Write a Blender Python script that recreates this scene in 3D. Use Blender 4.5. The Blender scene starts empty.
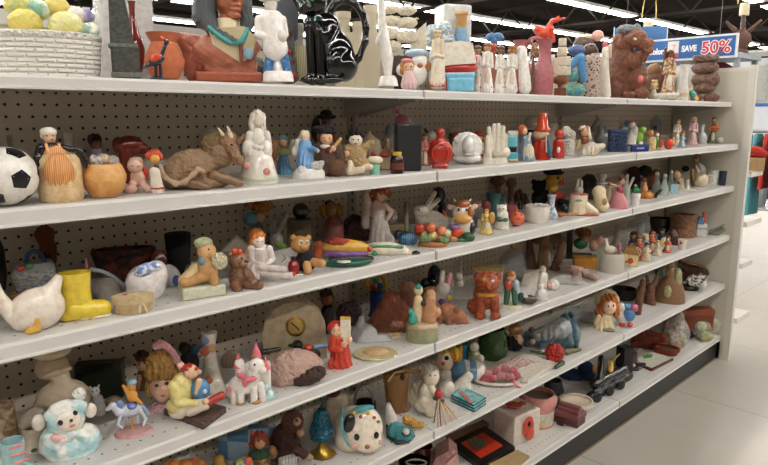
import bpy, bmesh, math, random
import numpy as np
from mathutils import Matrix, Vector
random.seed(4)
sc = bpy.context.scene
COL = sc.collection
# ------------------------------------------------------------------ camera
CAM = np.array([-1.3329, -1.5228, 1.3594])
YAW, PITCH, ROLL, FPX = math.radians(44.1195), math.radians(10.2824), math.radians(-0.0692), 641.72
cy, sy = math.cos(YAW), math.sin(YAW)
_f = np.array([sy, cy, 0.]); _r = np.array([cy, -sy, 0.]); _u = np.array([0., 0., 1.])
cp, sp = math.cos(PITCH), math.sin(PITCH)
FW = _f*cp - _u*sp; _u2 = _u*cp + _f*sp
cr, sr = math.cos(ROLL), math.sin(ROLL)
RT = _r*cr + _u2*sr; UP = -_r*sr + _u2*cr
camd = bpy.data.cameras.new('camera'); camo = bpy.data.objects.new('camera', camd); COL.objects.link(camo)
camd.sensor_width = 36; camd.lens = FPX/768*36; camd.clip_start = .02; camd.clip_end = 200
camo.matrix_world = Matrix(((RT[0], UP[0], -FW[0], CAM[0]), (RT[1], UP[1], -FW[1], CAM[1]), (RT[2], UP[2], -FW[2], CAM[2]), (0, 0, 0, 1)))
sc.camera = camo
def ray(x, y): return FW + RT*(x-384)/FPX - UP*(y-232.5)/FPX
def on_z(x, y, z):
    d = ray(x, y); return CAM + d*(z-CAM[2])/d[2]
def on_y(x, y, Y):
    d = ray(x, y); return CAM + d*(Y-CAM[1])/d[1]
def on_x(x, y, X):
    d = ray(x, y); return CAM + d*(X-CAM[0])/d[0]
def pix(p):
    d = np.asarray(p, float)-CAM; z = d@FW
    return 384+FPX*(d@RT)/z, 232.5-FPX*(d@UP)/z
def floor_spot(px, Y, z):                  # the point of the line (Y, z) seen in column px
    a = RT - FW*(px-384)/FPX               # a.(P-C)=0
    X = CAM[0] - (a[1]*(Y-CAM[1]) + a[2]*(z-CAM[2]))/a[0]
    return np.array([X, Y, z])
# ------------------------------------------------------------------ shelves: heights above the floor
SH = [1.4294, 1.2112, .9871, .7158, .443, .14]
DP = [.303, .356, .356, .356, .356, .356]
BAY = 1.22
# ------------------------------------------------------------------ materials
def lin(h):
    v = [int(h[i:i+2], 16)/255 for i in (0, 2, 4)]
    return tuple(c/12.92 if c <= .04045 else ((c+.055)/1.055)**2.4 for c in v)+(1,)
_mats = {}
ROUGH = dict(z=1., u=.4, g=.1, s=.27, m=.75, c=.9, v=.4, k=.5, b=.5, n=.4, p=.35, t=.5, h=.5, e=.28, r=.55, q=.45)
def M(spec):
    if spec in _mats: return _mats[spec]
    cols, _, st = spec.partition(':'); cols = cols.split('/'); st = st or 's'
    k = st[0]; num = float(st[1:]) if len(st) > 1 else None
    m = bpy.data.materials.new('painted_'+spec.replace(':', '_').replace('/', '_')); m.use_nodes = True
    nt = m.node_tree; nd = nt.nodes; lk = nt.links; b = nd['Principled BSDF']
    c1 = lin(cols[0]); c2 = lin(cols[1]) if len(cols) > 1 else None
    b.inputs['Base Color'].default_value = c1
    tc = nd.new('ShaderNodeTexCoord')
    def tex(kind, scale, **kw):
        t = nd.new(kind); t.inputs['Scale'].default_value = scale
        for a, v in kw.items():
            if a in t.inputs: t.inputs[a].default_value = v
        lk.new(tc.outputs['Object'], t.inputs['Vector']); return t
    def bump(t, out, dist, strength=.6):
        u = nd.new('ShaderNodeBump'); u.inputs['Strength'].default_value = strength; u.inputs['Distance'].default_value = dist
        lk.new(t.outputs[out], u.inputs['Height']); lk.new(u.outputs[0], b.inputs['Normal'])
    def mix(t, out, lo, hi):
        r = nd.new('ShaderNodeValToRGB'); r.color_ramp.elements[0].position = lo; r.color_ramp.elements[1].position = hi
        r.color_ramp.elements[0].color = c1; r.color_ramp.elements[1].color = c2
        lk.new(t.outputs[out], r.inputs[0]); lk.new(r.outputs[0], b.inputs['Base Color'])
    if k == 'x' or k == 'y':
        b.inputs['Roughness'].default_value = .05 if k == 'x' else .18
        if k == 'x':
            b.inputs['Transmission Weight'].default_value = .9; b.inputs['IOR'].default_value = 1.25
        else:
            b.inputs['Alpha'].default_value = num/100 if num else .3
            bump(tex('ShaderNodeTexNoise', 55), 0, .01, .9)
        return _mats.setdefault(spec, m)
    b.inputs['Roughness'].default_value = ROUGH[k]
    if k in 'gsmc' and not c2:               # uneven glaze, grime and wear
        t = tex('ShaderNodeTexNoise', 75, Detail=5, Roughness=.62); r = nd.new('ShaderNodeValToRGB'); e = r.color_ramp.elements
        e[0].position = .3; e[1].position = .56; e[0].color = tuple(x*f for x, f in zip(c1, (.8, .75, .68)))+(1,); e[1].color = c1
        lk.new(t.outputs['Fac'], r.inputs[0]); lk.new(r.outputs[0], b.inputs['Base Color'])
        if k == 's': bump(tex('ShaderNodeTexNoise', 90, Detail=3), 'Fac', .0012, .4)
    if k == 'g': b.inputs['Coat Weight'].default_value = .4; b.inputs['Coat Roughness'].default_value = .06
    if k == 'e': b.inputs['Metallic'].default_value = .85
    if k == 'z': b.inputs['Specular IOR Level'].default_value = 0.
    if k == 'c': bump(tex('ShaderNodeTexNoise', num or 260, Detail=4), 0, .004)
    if k == 'v': bump(tex('ShaderNodeTexVoronoi', num or 110), 0, .008, .9)
    if k == 'r': bump(tex('ShaderNodeTexNoise', num or 70, Detail=6), 0, .012, .9)
    if k == 'k':
        t = tex('ShaderNodeTexWave', num or 45, Distortion=7., Detail=3.)
        if c2: mix(t, 'Fac', .2, .9)
        bump(t, 'Fac', .003, .5)
    if k == 'u':                              # basket weave, relief only
        mp = nd.new('ShaderNodeMapping'); mp.inputs['Rotation'].default_value = (math.pi/2, 0, 0)
        t = nd.new('ShaderNodeTexBrick'); t.inputs['Scale'].default_value = num or 30; lk.new(tc.outputs['Object'], mp.inputs[0]); lk.new(mp.outputs[0], t.inputs['Vector'])
        t.inputs['Mortar Size'].default_value = .11; t.inputs['Mortar Smooth'].default_value = 1.; t.inputs['Brick Width'].default_value = 1.1; t.inputs['Row Height'].default_value = .3
        inv = nd.new('ShaderNodeMath'); inv.operation = 'SUBTRACT'; inv.inputs[0].default_value = 1; lk.new(t.outputs['Fac'], inv.inputs[1]); bump(inv, 0, .006, .8)
    if k == 'b':
        mp = nd.new('ShaderNodeMapping'); mp.inputs['Rotation'].default_value = (math.pi/2, 0, 0)
        t = tex('ShaderNodeTexBrick', num or 30); lk.new(tc.outputs['Object'], mp.inputs[0]); lk.new(mp.outputs[0], t.inputs['Vector'])
        t.inputs['Mortar Size'].default_value = .03; t.inputs['Mortar Smooth'].default_value = 1.
        t.inputs['Color1'].default_value = c1; t.inputs['Color2'].default_value = c2 or c1; t.inputs['Mortar'].default_value = tuple(x*.72 for x in (c2 or c1)[:3])+(1,)
        lk.new(t.outputs['Color'], b.inputs['Base Color'])
        inv = nd.new('ShaderNodeMath'); inv.operation = 'SUBTRACT'; inv.inputs[0].default_value = 1; lk.new(t.outputs['Fac'], inv.inputs[1])
        bump(inv, 0, .006, .9)
    if k == 'n' and c2: mix(tex('ShaderNodeTexNoise', num or 35, Detail=3), 'Fac', .42, .58)
    if k == 'p' and c2: mix(tex('ShaderNodeTexVoronoi', num or 45), 'Distance', .36, .4)
    if k == 'h' and c2:
        t = tex('ShaderNodeTexChecker', num or 30); t.inputs['Color1'].default_value = c1; t.inputs['Color2'].default_value = c2
        lk.new(t.outputs[0], b.inputs['Base Color'])
    if k == 't' and c2:
        t = tex('ShaderNodeTexWave', num or 40); mix(t, 'Fac', .45, .55)
    return _mats.setdefault(spec, m)
# ------------------------------------------------------------------ mesh building
def obj(name, verts, faces, mat, parent=None, smooth=True):
    me = bpy.data.meshes.new(name); me.from_pydata([tuple(map(float, v)) for v in verts], [], [tuple(map(int, f)) for f in faces]); me.update()
    me.materials.append(M(mat) if isinstance(mat, str) else mat)
    if smooth: me.polygons.foreach_set('use_smooth', [True]*len(me.polygons))
    o = bpy.data.objects.new(name, me); COL.objects.link(o)
    if parent: o.parent = parent
    return o
def empty(name, loc=(0, 0, 0), rz=0):
    o = bpy.data.objects.new(name, None); COL.objects.link(o); o.location = tuple(map(float, loc)); o.rotation_euler = (0, 0, rz); o.empty_display_size = .02
    return o
def tag(o, label, cat, group=None, kind=None):
    if label: o['label'] = label; o['category'] = cat
    if group: o['group'] = group
    if kind: o['kind'] = kind
    return o
class MB:                                   # direct mesh collector
    def __init__(s): s.v = []; s.f = []
    def add(s, v, f):
        n = len(s.v); s.v += [tuple(x) for x in v]; s.f += [tuple(i+n for i in q) for q in f]
    def box(s, a, b):
        x0, y0, z0 = a; x1, y1, z1 = b
        s.add([(x0,y0,z0),(x1,y0,z0),(x1,y1,z0),(x0,y1,z0),(x0,y0,z1),(x1,y0,z1),(x1,y1,z1),(x0,y1,z1)],
              [(0,3,2,1),(4,5,6,7),(0,1,5,4),(1,2,6,5),(2,3,7,6),(3,0,4,7)]); return s
    def bar(s, p, q, r, n=8, r2=None):
        p = np.array(p, float); q = np.array(q, float); d = q-p; d /= (np.linalg.norm(d)+1e-9)
        a = np.cross(d, [0, 0, 1.] if abs(d[2]) < .9 else [1., 0, 0]); a /= np.linalg.norm(a); c = np.cross(d, a); r2 = r if r2 is None else r2
        v = [p+r*(a*math.cos(2*math.pi*i/n)+c*math.sin(2*math.pi*i/n)) for i in range(n)]+[q+r2*(a*math.cos(2*math.pi*i/n)+c*math.sin(2*math.pi*i/n)) for i in range(n)]
        s.add(v, [(i, (i+1) % n, n+(i+1) % n, n+i) for i in range(n)]+[tuple(range(n))[::-1], tuple(range(n, 2*n))]); return s
    def extrude_x(s, prof, x0, x1):         # closed (y,z) profile swept along x
        n = len(prof); s.add([(x0, y, z) for y, z in prof]+[(x1, y, z) for y, z in prof],
              [(i, (i+1) % n, n+(i+1) % n, n+i) for i in range(n)]+[tuple(range(n))[::-1], tuple(range(n, 2*n))]); return s
    def build(s, name, mat, parent=None, smooth=False): return obj(name, s.v, s.f, mat, parent, smooth)
def nets(v, org, h):                        # surface nets over a grid of signed distances
    ins = v < 0
    cnt = np.zeros(tuple(n-1 for n in v.shape)); acc = np.zeros(cnt.shape+(3,))
    nx, ny, nz = v.shape
    for ax in range(3):
        for o1 in (0, 1):
            for o2 in (0, 1):
                off = [0, 0, 0]; oth = [i for i in range(3) if i != ax]; off[oth[0]] = o1; off[oth[1]] = o2
                sl = tuple(slice(off[i], off[i]+v.shape[i]-1) for i in range(3)); off2 = list(off); off2[ax] += 1
                sl2 = tuple(slice(off2[i], off2[i]+v.shape[i]-1) for i in range(3))
                a = v[sl]; b = v[sl2]; ch = ins[sl] != ins[sl2]
                t = np.where(ch, a/np.where(ch, a-b, 1), 0)
                p = np.zeros(cnt.shape+(3,)); p[..., ax] = t
                for i in range(2): p[..., oth[i]] = (o1, o2)[i]
                acc += p*ch[..., None]; cnt += ch
    idx = np.full(cnt.shape, -1); m = cnt > 0; idx[m] = np.arange(m.sum())
    cell = np.argwhere(m); verts = (cell+acc[m]/cnt[m][:, None])*h+org
    faces = []
    for ax in range(3):
        b, c = (ax+1) % 3, (ax+2) % 3
        s0 = [slice(1, -1)]*3; s0[ax] = slice(0, -1); s1 = list(s0); s1[ax] = slice(1, None)
        e = ins[tuple(s0)] != ins[tuple(s1)]; fl = ins[tuple(s0)]
        q = np.argwhere(e); add = np.array([1, 1, 1]); add[ax] = 0; q = q+add
        f = fl[e]
        def at(db, dc):
            r = q.copy(); r[:, b] += db; r[:, c] += dc; return idx[r[:, 0], r[:, 1], r[:, 2]]
        quad = np.stack([at(-1, -1), at(0, -1), at(0, 0), at(-1, 0)], 1)
        quad[~f] = quad[~f][:, ::-1]; faces.append(quad)
    return verts, np.concatenate(faces)
# primitives in photograph pixels, with a depth d toward the viewer
# (a depth written 'g6' means: the point lies 6 px above the shelf, at the depth where the eye sees it there)
def E(x, y, rx, ry, rd=None, d=0, a=0, w=0): return ('E', x, y, rx, ry, min(rx, ry) if rd is None else rd, d, a, w)
def K(x, y, x2, y2, r, r2=None, d=0, d2=None): return ('K', x, y, x2, y2, r, r if r2 is None else r2, d, d if d2 is None else d2)
def B(x0, y0, x1, y1, dp, r=.6, d=0, w=0): return ('B', x0, y0, x1, y1, dp, r, d, w)
def N(p): return ('-', p)
def L(x, prof, op=0, sq=1, d=0): return ('L', x, prof, op, sq, d)
def P(pts, dp, d=0): return ('P', pts, dp, d)
def Q(cs, t, z0=0): return ('Q', cs, t, z0)
def T(pts, r): return [K(a[0], a[1], b[0], b[1], r, r, a[2] if len(a) > 2 else 0, b[2] if len(b) > 2 else 0) for a, b in zip(pts, pts[1:])]
def RG(x, y, rx, ry, r, d=0, a0=0, a1=360, n=14):
    ps = [(x+rx*math.cos(math.radians(a0+(a1-a0)*i/n)), y-ry*math.sin(math.radians(a0+(a1-a0)*i/n)), d) for i in range(n+1)]
    return T(ps, r)
class Frame:
    def __init__(s, loc):
        s.loc = np.array(loc, float); v = (s.loc-CAM)[:2]; v /= np.linalg.norm(v)
        s.th = math.atan2(-v[0], v[1]); s.X = np.array([v[1], -v[0], 0]); s.T = np.array([-v[0], -v[1], 0])
        e = 1e-3; s.xc, s.yc = pix(s.loc); a = pix(s.loc+s.X*e); b = pix(s.loc+_u*e); c = pix(s.loc+s.T*e)
        s.mx = e/(a[0]-s.xc); s.mz = e/(s.yc-b[1]); s.ad = (c[1]-s.yc)/e
    def pt(s, x, y, d=0):
        dm = (float(d[1:])*s.mx/s.mz-s.yc+y)/s.ad if isinstance(d, str) else d*s.mx
        return np.array([(x-s.xc)*s.mx, -dm, (s.yc-y+s.ad*dm)*s.mz])
    def local(s, w):
        q = np.asarray(w)-s.loc; return np.array([q@s.X, -(q@s.T), q[2]])
FOLD = ('dress', 'robe', 'gown', 'skirt', 'cloak', 'apron', 'ruffle')
STRAND = ('hair', 'mane', 'beard', 'wing', 'veil')
def sdf(prims, fr, kk, name='', st='s'):
    mx, mz = fr.mx, fr.mz; items = []; lo = np.full(3, 1e9); hi = -lo
    for p in prims:
        neg = p[0] == '-'; p = p[1] if neg else p
        if p[0] == 'E':
            _, x, y, rx, ry, rd, d, a, w = p; c = fr.pt(x, y, d); r = np.array([rx*mx, rd*mx, ry*mz]); big = max(r[0], r[2])
            bb = np.array([big if a else r[0], r[1], big if a else r[2]]); it = ('E', c, r, math.radians(a), math.radians(w))
            if w: bb[:2] = np.linalg.norm(bb[:2])
            l, h = c-bb, c+bb
        elif p[0] == 'K':
            _, x, y, x2, y2, r, r2, d, d2 = p; a = fr.pt(x, y, d); b = fr.pt(x2, y2, d2); it = ('K', a, b, r*mx, r2*mx)
            l = np.minimum(a-r*mx, b-r2*mx); h = np.maximum(a+r*mx, b+r2*mx)
        else:
            _, x0, y0, x1, y1, dp, r, d, w = p; c = fr.pt((x0+x1)/2, (y0+y1)/2, d); hh = np.array([(x1-x0)/2*mx, dp/2*mx, (y1-y0)/2*mz])
            it = ('B', c, hh, r*mx, math.radians(w)); bb = hh.copy(); bb[:2] = (np.linalg.norm(hh[:2]) if w else bb[:2]); l, h = c-bb, c+bb
        items.append((neg, it))
        if not neg: lo = np.minimum(lo, l); hi = np.maximum(hi, h)
    lo[2] = max(lo[2], 0); hi[2] = max(hi[2], lo[2]+.002)
    ext = hi-lo; cell = max(ext.max()/54, .55*mx, .0006); lo = lo-2*cell; n = (np.ceil((ext+4*cell)/cell).astype(int)+1)
    g = np.stack(np.meshgrid(*[lo[i]+cell*np.arange(n[i]) for i in range(3)], indexing='ij'), -1)
    D = None; k = kk*mx
    for neg, it in items:
        q = g-it[1]
        if it[0] == 'E':
            if it[4]: ca, sa = math.cos(it[4]), math.sin(it[4]); q = np.stack([q[..., 0]*ca+q[..., 1]*sa, -q[..., 0]*sa+q[..., 1]*ca, q[..., 2]], -1)
            if it[3]:
                ca, sa = math.cos(it[3]), math.sin(it[3]); q = np.stack([q[..., 0]*ca-q[..., 2]*sa, q[..., 1], q[..., 0]*sa+q[..., 2]*ca], -1)
            r = it[2]; k0 = np.linalg.norm(q/r, axis=-1); k1 = np.linalg.norm(q/(r*r), axis=-1); d = k0*(k0-1)/np.maximum(k1, 1e-9)
            d = np.where(k0 < .05, -r.min(), d)
        elif it[0] == 'K':
            ba = it[2]-it[1]; t = np.clip((q@ba)/max(ba@ba, 1e-12), 0, 1); d = np.linalg.norm(q-t[..., None]*ba, axis=-1)-(it[3]+(it[4]-it[3])*t)
        else:
            if it[4]:
                ca, sa = math.cos(it[4]), math.sin(it[4]); q = np.stack([q[..., 0]*ca+q[..., 1]*sa, -q[..., 0]*sa+q[..., 1]*ca, q[..., 2]], -1)
            r = min(it[3], it[2].min()*.98); q = np.abs(q)-(it[2]-r); d = np.linalg.norm(np.maximum(q, 0), axis=-1)+np.minimum(q.max(-1), 0)-r
        if D is None: D = d
        elif neg: D = np.maximum(D, -d)
        elif k > 0:
            hh = np.clip(.5+.5*(d-D)/k, 0, 1); D = d*(1-hh)+D*hh-k*hh*(1-hh); D = np.minimum(D, d)
        else: D = np.minimum(D, d)
    px = g/mx; wpx = ext[0]/mx                # relief: drapery folds, strands of hair, carved or modelled unevenness
    if wpx > 7 and any(p[0] in 'EK' for p in prims):
        if name in FOLD:
            c = (lo+hi)/2; th = np.arctan2(g[..., 1]-c[1], g[..., 0]-c[0]); dn = np.clip(1-(g[..., 2]-lo[2])/max(ext[2], 1e-6), .15, 1)
            D = D+mx*min(.035*wpx, 1.3)*dn*np.sin(11*th+2.2*np.sin(px[..., 2]*.12+c[0]*90))
        elif name in STRAND:
            D = D+mx*min(.03*wpx, .7)*np.sin(px[..., 0]*1.3+1.6*np.sin(px[..., 2]*.35)+px[..., 1]*.5)
        elif st in 'rkncvpb':
            f = 30/max(wpx, 24); D = D+mx*min(.022*wpx, .9)*(np.sin(px[..., 0]*.62*f+1.3*np.sin(px[..., 2]*.5*f))*np.sin(px[..., 1]*.6*f+.8)*np.sin(px[..., 2]*.66*f+np.sin(px[..., 0]*.31*f))+.5*np.sin(px[..., 0]*1.4*f+px[..., 2]*.9*f)*np.sin(px[..., 2]*1.5*f-px[..., 1]*1.1*f))
        elif wpx > 12 and st != 'g':
            D = D+mx*min(.01*wpx, .35)*np.sin(px[..., 0]*.45+np.sin(px[..., 2]*.3))*np.sin(px[..., 2]*.5+px[..., 1]*.4)
    D = np.maximum(D, -(g[..., 2]))
    D = np.where(np.abs(D) < 1e-9, 1e-9, D)
    for ax in range(3):
        sl = [slice(None)]*3; sl[ax] = 0; D[tuple(sl)] = np.maximum(D[tuple(sl)], cell*.2); sl[ax] = -1; D[tuple(sl)] = np.maximum(D[tuple(sl)], cell*.2)
    if not (D < 0).any(): return None
    return nets(D, lo, cell)
def lathe(mb, fr, p, n=32):
    _, x, prof, op, sq, d = p; rings = []
    for y, r in prof:
        c = fr.pt(x, y, d); rings.append((c, r*fr.mx))
    if op:                                  # open vessel: inner wall first, from its floor up to the rim
        big = max(r for _, r in rings[:3]); top = []
        for c, r in rings:
            if r < .52*big: break
            top.append((c.copy(), max(r-op*fr.mx, 1e-4)))
        inner = top[::-1]
        inner[0][0][2] += op*fr.mz*1.5; rings = inner+rings
    v = []; f = []
    for c, r in rings:
        r = max(r, 1e-5); z = max(c[2], 0)
        v += [(c[0]+r*math.cos(2*math.pi*i/n), c[1]+sq*r*math.sin(2*math.pi*i/n), z) for i in range(n)]
    for j in range(len(rings)-1):
        f += [(j*n+i, (j+1)*n+i, (j+1)*n+(i+1) % n, j*n+(i+1) % n) for i in range(n)]
    f.append(tuple(range(n))); f.append(tuple(range((len(rings)-1)*n, len(rings)*n))[::-1])
    mb.add(v, f)
def part_mesh(name, mat, prims, fr, parent, kk):
    flat = []
    for p in prims:
        if isinstance(p, list): flat += p
        else: flat.append(p)
    soft = [p for p in flat if p[0] in 'EKB-']; hard = [p for p in flat if p[0] in 'LPQ']
    mb = MB(); sm = []
    if soft:
        r = sdf(soft, fr, kk, name, (mat.partition(':')[2] or 's')[0])
        if r is not None: mb.add(r[0], r[1])
    sm += [True]*len(mb.f)
    for p in hard:
        n0 = len(mb.f)
        if p[0] == 'L': lathe(mb, fr, p); sm += [True]*(len(mb.f)-n0-2)+[False]*2
        elif p[0] == 'P':
            _, pts, dp, d = p; n = len(pts); q = []
            for dd in (d+dp/2, d-dp/2):
                for x, y in pts:
                    c = fr.pt(x, y, d); c[1] = -dd*fr.mx; c[2] = max(c[2], 0); q.append(c)
            mb.add(q, [tuple(range(n))[::-1], tuple(range(n, 2*n))]+[(i, (i+1) % n, n+(i+1) % n, n+i) for i in range(n)]); sm += [False]*(len(mb.f)-n0)
        else:
            _, cs, t, z0 = p; zt = fr.loc[2]+z0+t; top = [fr.local(on_z(x, y, zt)) for x, y in cs]; n = len(cs)
            mb.add([tuple(c) for c in top]+[(c[0], c[1], c[2]-t) for c in top], [tuple(range(n)), tuple(range(n, 2*n))[::-1]]+[(i, n+i, n+(i+1) % n, (i+1) % n) for i in range(n)]); sm += [False]*(len(mb.f)-n0)
    if not mb.f: return None
    o = mb.build(name, mat, parent)
    o.data.polygons.foreach_set('use_smooth', sm)
    if hard and not soft or any(p[0] in 'PQ' for p in hard):
        bm = bmesh.new(); bm.from_mesh(o.data); bmesh.ops.recalc_face_normals(bm, faces=bm.faces); bm.to_mesh(o.data); bm.free()
    if any(p[0] == 'L' for p in hard): o.data.set_sharp_from_angle(angle=math.radians(50))
    return o
def F(name, label, cat, s, box, parts, Y=None, br=None, g=None, loc=None, kk=.8):
    """one thing: box = its outline in the photograph; parts = (name, material, shapes); 'a>b' is a sub-part b of the part a"""
    x0, y0, x1, y1 = box; xc = (x0+x1)/2; w = x1-x0
    br = .32*w if br is None else br
    if loc is None:
        h = SH[s]
        if Y is None:
            c = on_z(xc, y1, h); v = (c-CAM)[:2]; dist = np.linalg.norm(v); v /= dist; c = c.copy(); c[:2] += v*br*((c-CAM)@FW)/FPX
            Y = c[1]
        m = ((floor_spot(xc, Y, h)-CAM)@FW)/FPX
        lim = min(br*m, DP[s]/2-.012)
        Y = min(max(Y, -DP[s]+lim+.006), -lim-.006)
        loc = floor_spot(xc, Y, h); loc[2] += .0003
        while loc[0]+.42*w*m > 2.434 and Y > -DP[s]+.02:      # keep clear of the end panel
            Y -= .006; loc = floor_spot(xc, Y, h); loc[2] += .0003
        loc[0] = min(loc[0], 2.434-.42*w*m)
    fr = Frame(loc)
    if len(parts) == 1:
        root = part_mesh(name, parts[0][1], parts[0][2], fr, None, kk); root.location = tuple(fr.loc); root.rotation_euler = (0, 0, fr.th)
    else:
        root = empty(name, fr.loc, fr.th); made = {}
        for pn, mat, prims in parts:
            par = root
            if '>' in pn: a, pn = pn.split('>'); par = made.get(a, root)
            o = part_mesh(pn, mat, prims, fr, par, kk)
            if o is not None: made[pn] = o
    return tag(root, label, cat, g)
# ---- frequently met figures
def lady(x, y0, y1, w, skin, hair, dress, arms=None, base=None, hs=1., hat=None):
    h = y1-y0; ar = min(.055*h, .15*w); r = .09*h*hs; hy = y0+r*1.15
    o = [('head', skin, [E(x, hy, r*.85, r*1.05), K(x, hy, x, hy+r*1.6, r*.4), E(x, hy+.1*r, r*.18, r*.22, d=r*.85)]),
         ('hair', hair, [E(x, hy-r*.5, r*1.08, r*.7, r*1.05, d=-r*.05), E(x, hy+r*.3, r*1.18, r*1.2, r*.75, d=-r*.6)]),
         ('dress', dress, [E(x, y0+2.1*r+.09*h, w*.24, .13*h, w*.2), K(x, y0+2.1*r+.18*h, x, y1-w*.1, w*.16, w*.5), E(x, y1, w*.5, .12*h, w*.42)]),
         ('arms', arms or dress, [K(x-w*.25, y0+2.2*r+.05*h, x-w*.33, y0+.5*h, ar), K(x-w*.33, y0+.5*h, x-w*.04, y0+.47*h, ar*.85, ar*.75, 0, w*.34), K(x+w*.25, y0+2.2*r+.05*h, x+w*.33, y0+.5*h, ar), K(x+w*.33, y0+.5*h, x+w*.06, y0+.47*h, ar*.85, ar*.75, 0, w*.34)])]
    if w > 6.5: o += [('apron', 'd9cdb8:s', [E(x+.04*w, y0+.74*h, w*.2, .19*h, w*.14, d=w*.34)])]
    if h > 26: o += [('head>eye', '2a1c14:g', [E(x-r*.35, hy-.05*r, r*.13, r*.14, d=r*.8)]), ('head>eye', '2a1c14:g', [E(x+r*.35, hy-.05*r, r*.13, r*.14, d=r*.8)])]
    if base: o.append(('base', base, [L(x, [(y1-.05*h, w*.5), (y1+.02*h, w*.54), (y1+.06*h, w*.54)], sq=.8)]))
    if hat: o.append(('hat', hat, [E(x, hy-r*.75, r*1.35, r*.25, r*1.3), E(x, hy-r*1.0, r*.8, r*.6)]))
    return o
def lid(x, y0, y1, r): return L(x, [(y0, 0), (y0+.3*(y1-y0), r*.55), (y1, r)])
LAMP, EXPO = 36., .2
# ------------------------------------------------------------------ the setting
def holes(name, col, dark, axes, pitch, rad, rough=.5):
    m = bpy.data.materials.new(name); m.use_nodes = True; nt = m.node_tree; nd = nt.nodes; lk = nt.links; b = nd['Principled BSDF']; b.inputs['Roughness'].default_value = rough
    tc = nd.new('ShaderNodeTexCoord'); sp = nd.new('ShaderNodeSeparateXYZ'); lk.new(tc.outputs['Object'], sp.inputs[0])
    def mt(op, a, c=None):
        n = nd.new('ShaderNodeMath'); n.operation = op
        for i, q in enumerate((a, c)):
            if q is None: continue
            if isinstance(q, (int, float)): n.inputs[i].default_value = q
            else: lk.new(q, n.inputs[i])
        return n.outputs[0]
    sq = []
    for ax, p in zip(axes, pitch):
        fr = mt('FRACT', mt('DIVIDE', sp.outputs[ax], p)); sq.append(mt('POWER', mt('MULTIPLY', mt('SUBTRACT', fr, .5), p), 2.))
    hole = mt('LESS_THAN', mt('SQRT', mt('ADD', sq[0], sq[1])), rad)
    ns = nd.new('ShaderNodeTexNoise'); ns.inputs['Scale'].default_value = 9; ns.inputs['Detail'].default_value = 5; lk.new(tc.outputs['Object'], ns.inputs['Vector'])
    mx0 = nd.new('ShaderNodeMix'); mx0.data_type = 'RGBA'; mx0.inputs['A'].default_value = lin(col); mx0.inputs['B'].default_value = tuple(c*.86 for c in lin(col)[:3])+(1,); lk.new(ns.outputs[0], mx0.inputs['Factor'])
    mx = nd.new('ShaderNodeMix'); mx.data_type = 'RGBA'; mx.inputs['B'].default_value = lin(dark); lk.new(hole, mx.inputs['Factor']); lk.new(mx0.outputs['Result'], mx.inputs['A']); lk.new(mx.outputs['Result'], b.inputs['Base Color'])
    return m
peg = holes('pegboard', 'c8bca9', '14100c', ('X', 'Z'), (.0254, .0254), .0032, .6)
steel = holes('perforated_shelf_steel', 'cecbc6', '3c3832', ('X', 'Y'), (.0254, .058), .0026, .42)
XL, XR = -BAY*2, BAY*2
unit = tag(empty('shelving_unit', (0, 0, 0)), 'long off-white metal store shelving unit with pegboard back crowded with ornaments', 'shelving unit')
TOPZ = 1.575
for i in range(4):
    x0 = XL+i*BAY
    MB().box((x0+.002, 0, .1), (x0+BAY-.002, .012, TOPZ-.03)).build('back_panel', peg, unit)
    for s in range(6):
        h, d = SH[s], DP[s]; lip = .024 if s == 0 else .03
        prof = [(-.002, h), (-d+.012, h), (-d+.008, h-.0012), (-d+.0035, h-.0012), (-d+.002, h+.0001), (-d, h+.0001), (-d-.003, h-.005), (-d-.003, h-lip+.006), (-d-.006, h-lip+.003), (-d-.006, h-lip), (-d+.012, h-lip), (-d+.012, h-.018), (-.002, h-.018)]
        sh = MB().extrude_x(prof, x0+.0022, x0+BAY-.0022).build('shelf', steel, unit)
        sh['label'] = 'off-white perforated steel shelf'
    for s in range(5):
        for q in (x0+.03, x0+BAY-.03):
            MB().extrude_x([(-.004, SH[s]-.018), (-.004, SH[s]-.075), (-DP[s]+.06, SH[s]-.03), (-DP[s]+.06, SH[s]-.018)], q-.0015, q+.0015).build('bracket', 'a8a49c:q', unit)
    MB().box((x0, -.345, 0), (x0+BAY, -.325, .108)).build('kick_plate', '1c1a18:q', unit)
for i in range(5):
    x = XL+i*BAY
    m = MB().box((x-.016, -.004, 0), (x+.016, .03, TOPZ))
    m.build('upright', '97907f:q', unit)
    sl = MB()
    for k in range(56): sl.box((x-.003, -.0055, .15+k*.0254), (x+.003, -.003, .163+k*.0254))
    if i < 4: sl.build('upright_slots', '14110e:q', unit)
    if 0 < i < 4:
        for s in range(6): MB().box((x-.004, -DP[s]-.0045, SH[s]-.028), (x+.004, -DP[s]+.004, SH[s]-.003)).build('joint_clip', '97938c:q', unit)
MB().box((XL, -.006, TOPZ-.03), (XR, .03, TOPZ)).build('top_rail', 'c0beb8:q', unit)
MB().box((XL, .02, 0), (XR, .04, TOPZ-.04)).build('rear_panel', 'c4bba9:q', unit)
ep = MB().box((XR+.004, -.375, 0), (XR+.028, .05, 1.604)).build('end_panel', 'c9c4b6:q', unit)
MB().box((XR+.001, -.41, 0), (XR+.034, -.375, 1.62)).build('end_post', 'd2cec4:q', ep)
MB().box((XR+.002, -.375, 1.59), (XR+.03, .05, 1.61)).build('end_cap_rail', 'd2cec4:q', ep)
MB().box((XR+.004, -.36, .0), (XR+.034, -.30, .1)).build('end_foot', '3a3733:q', ep)
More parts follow.
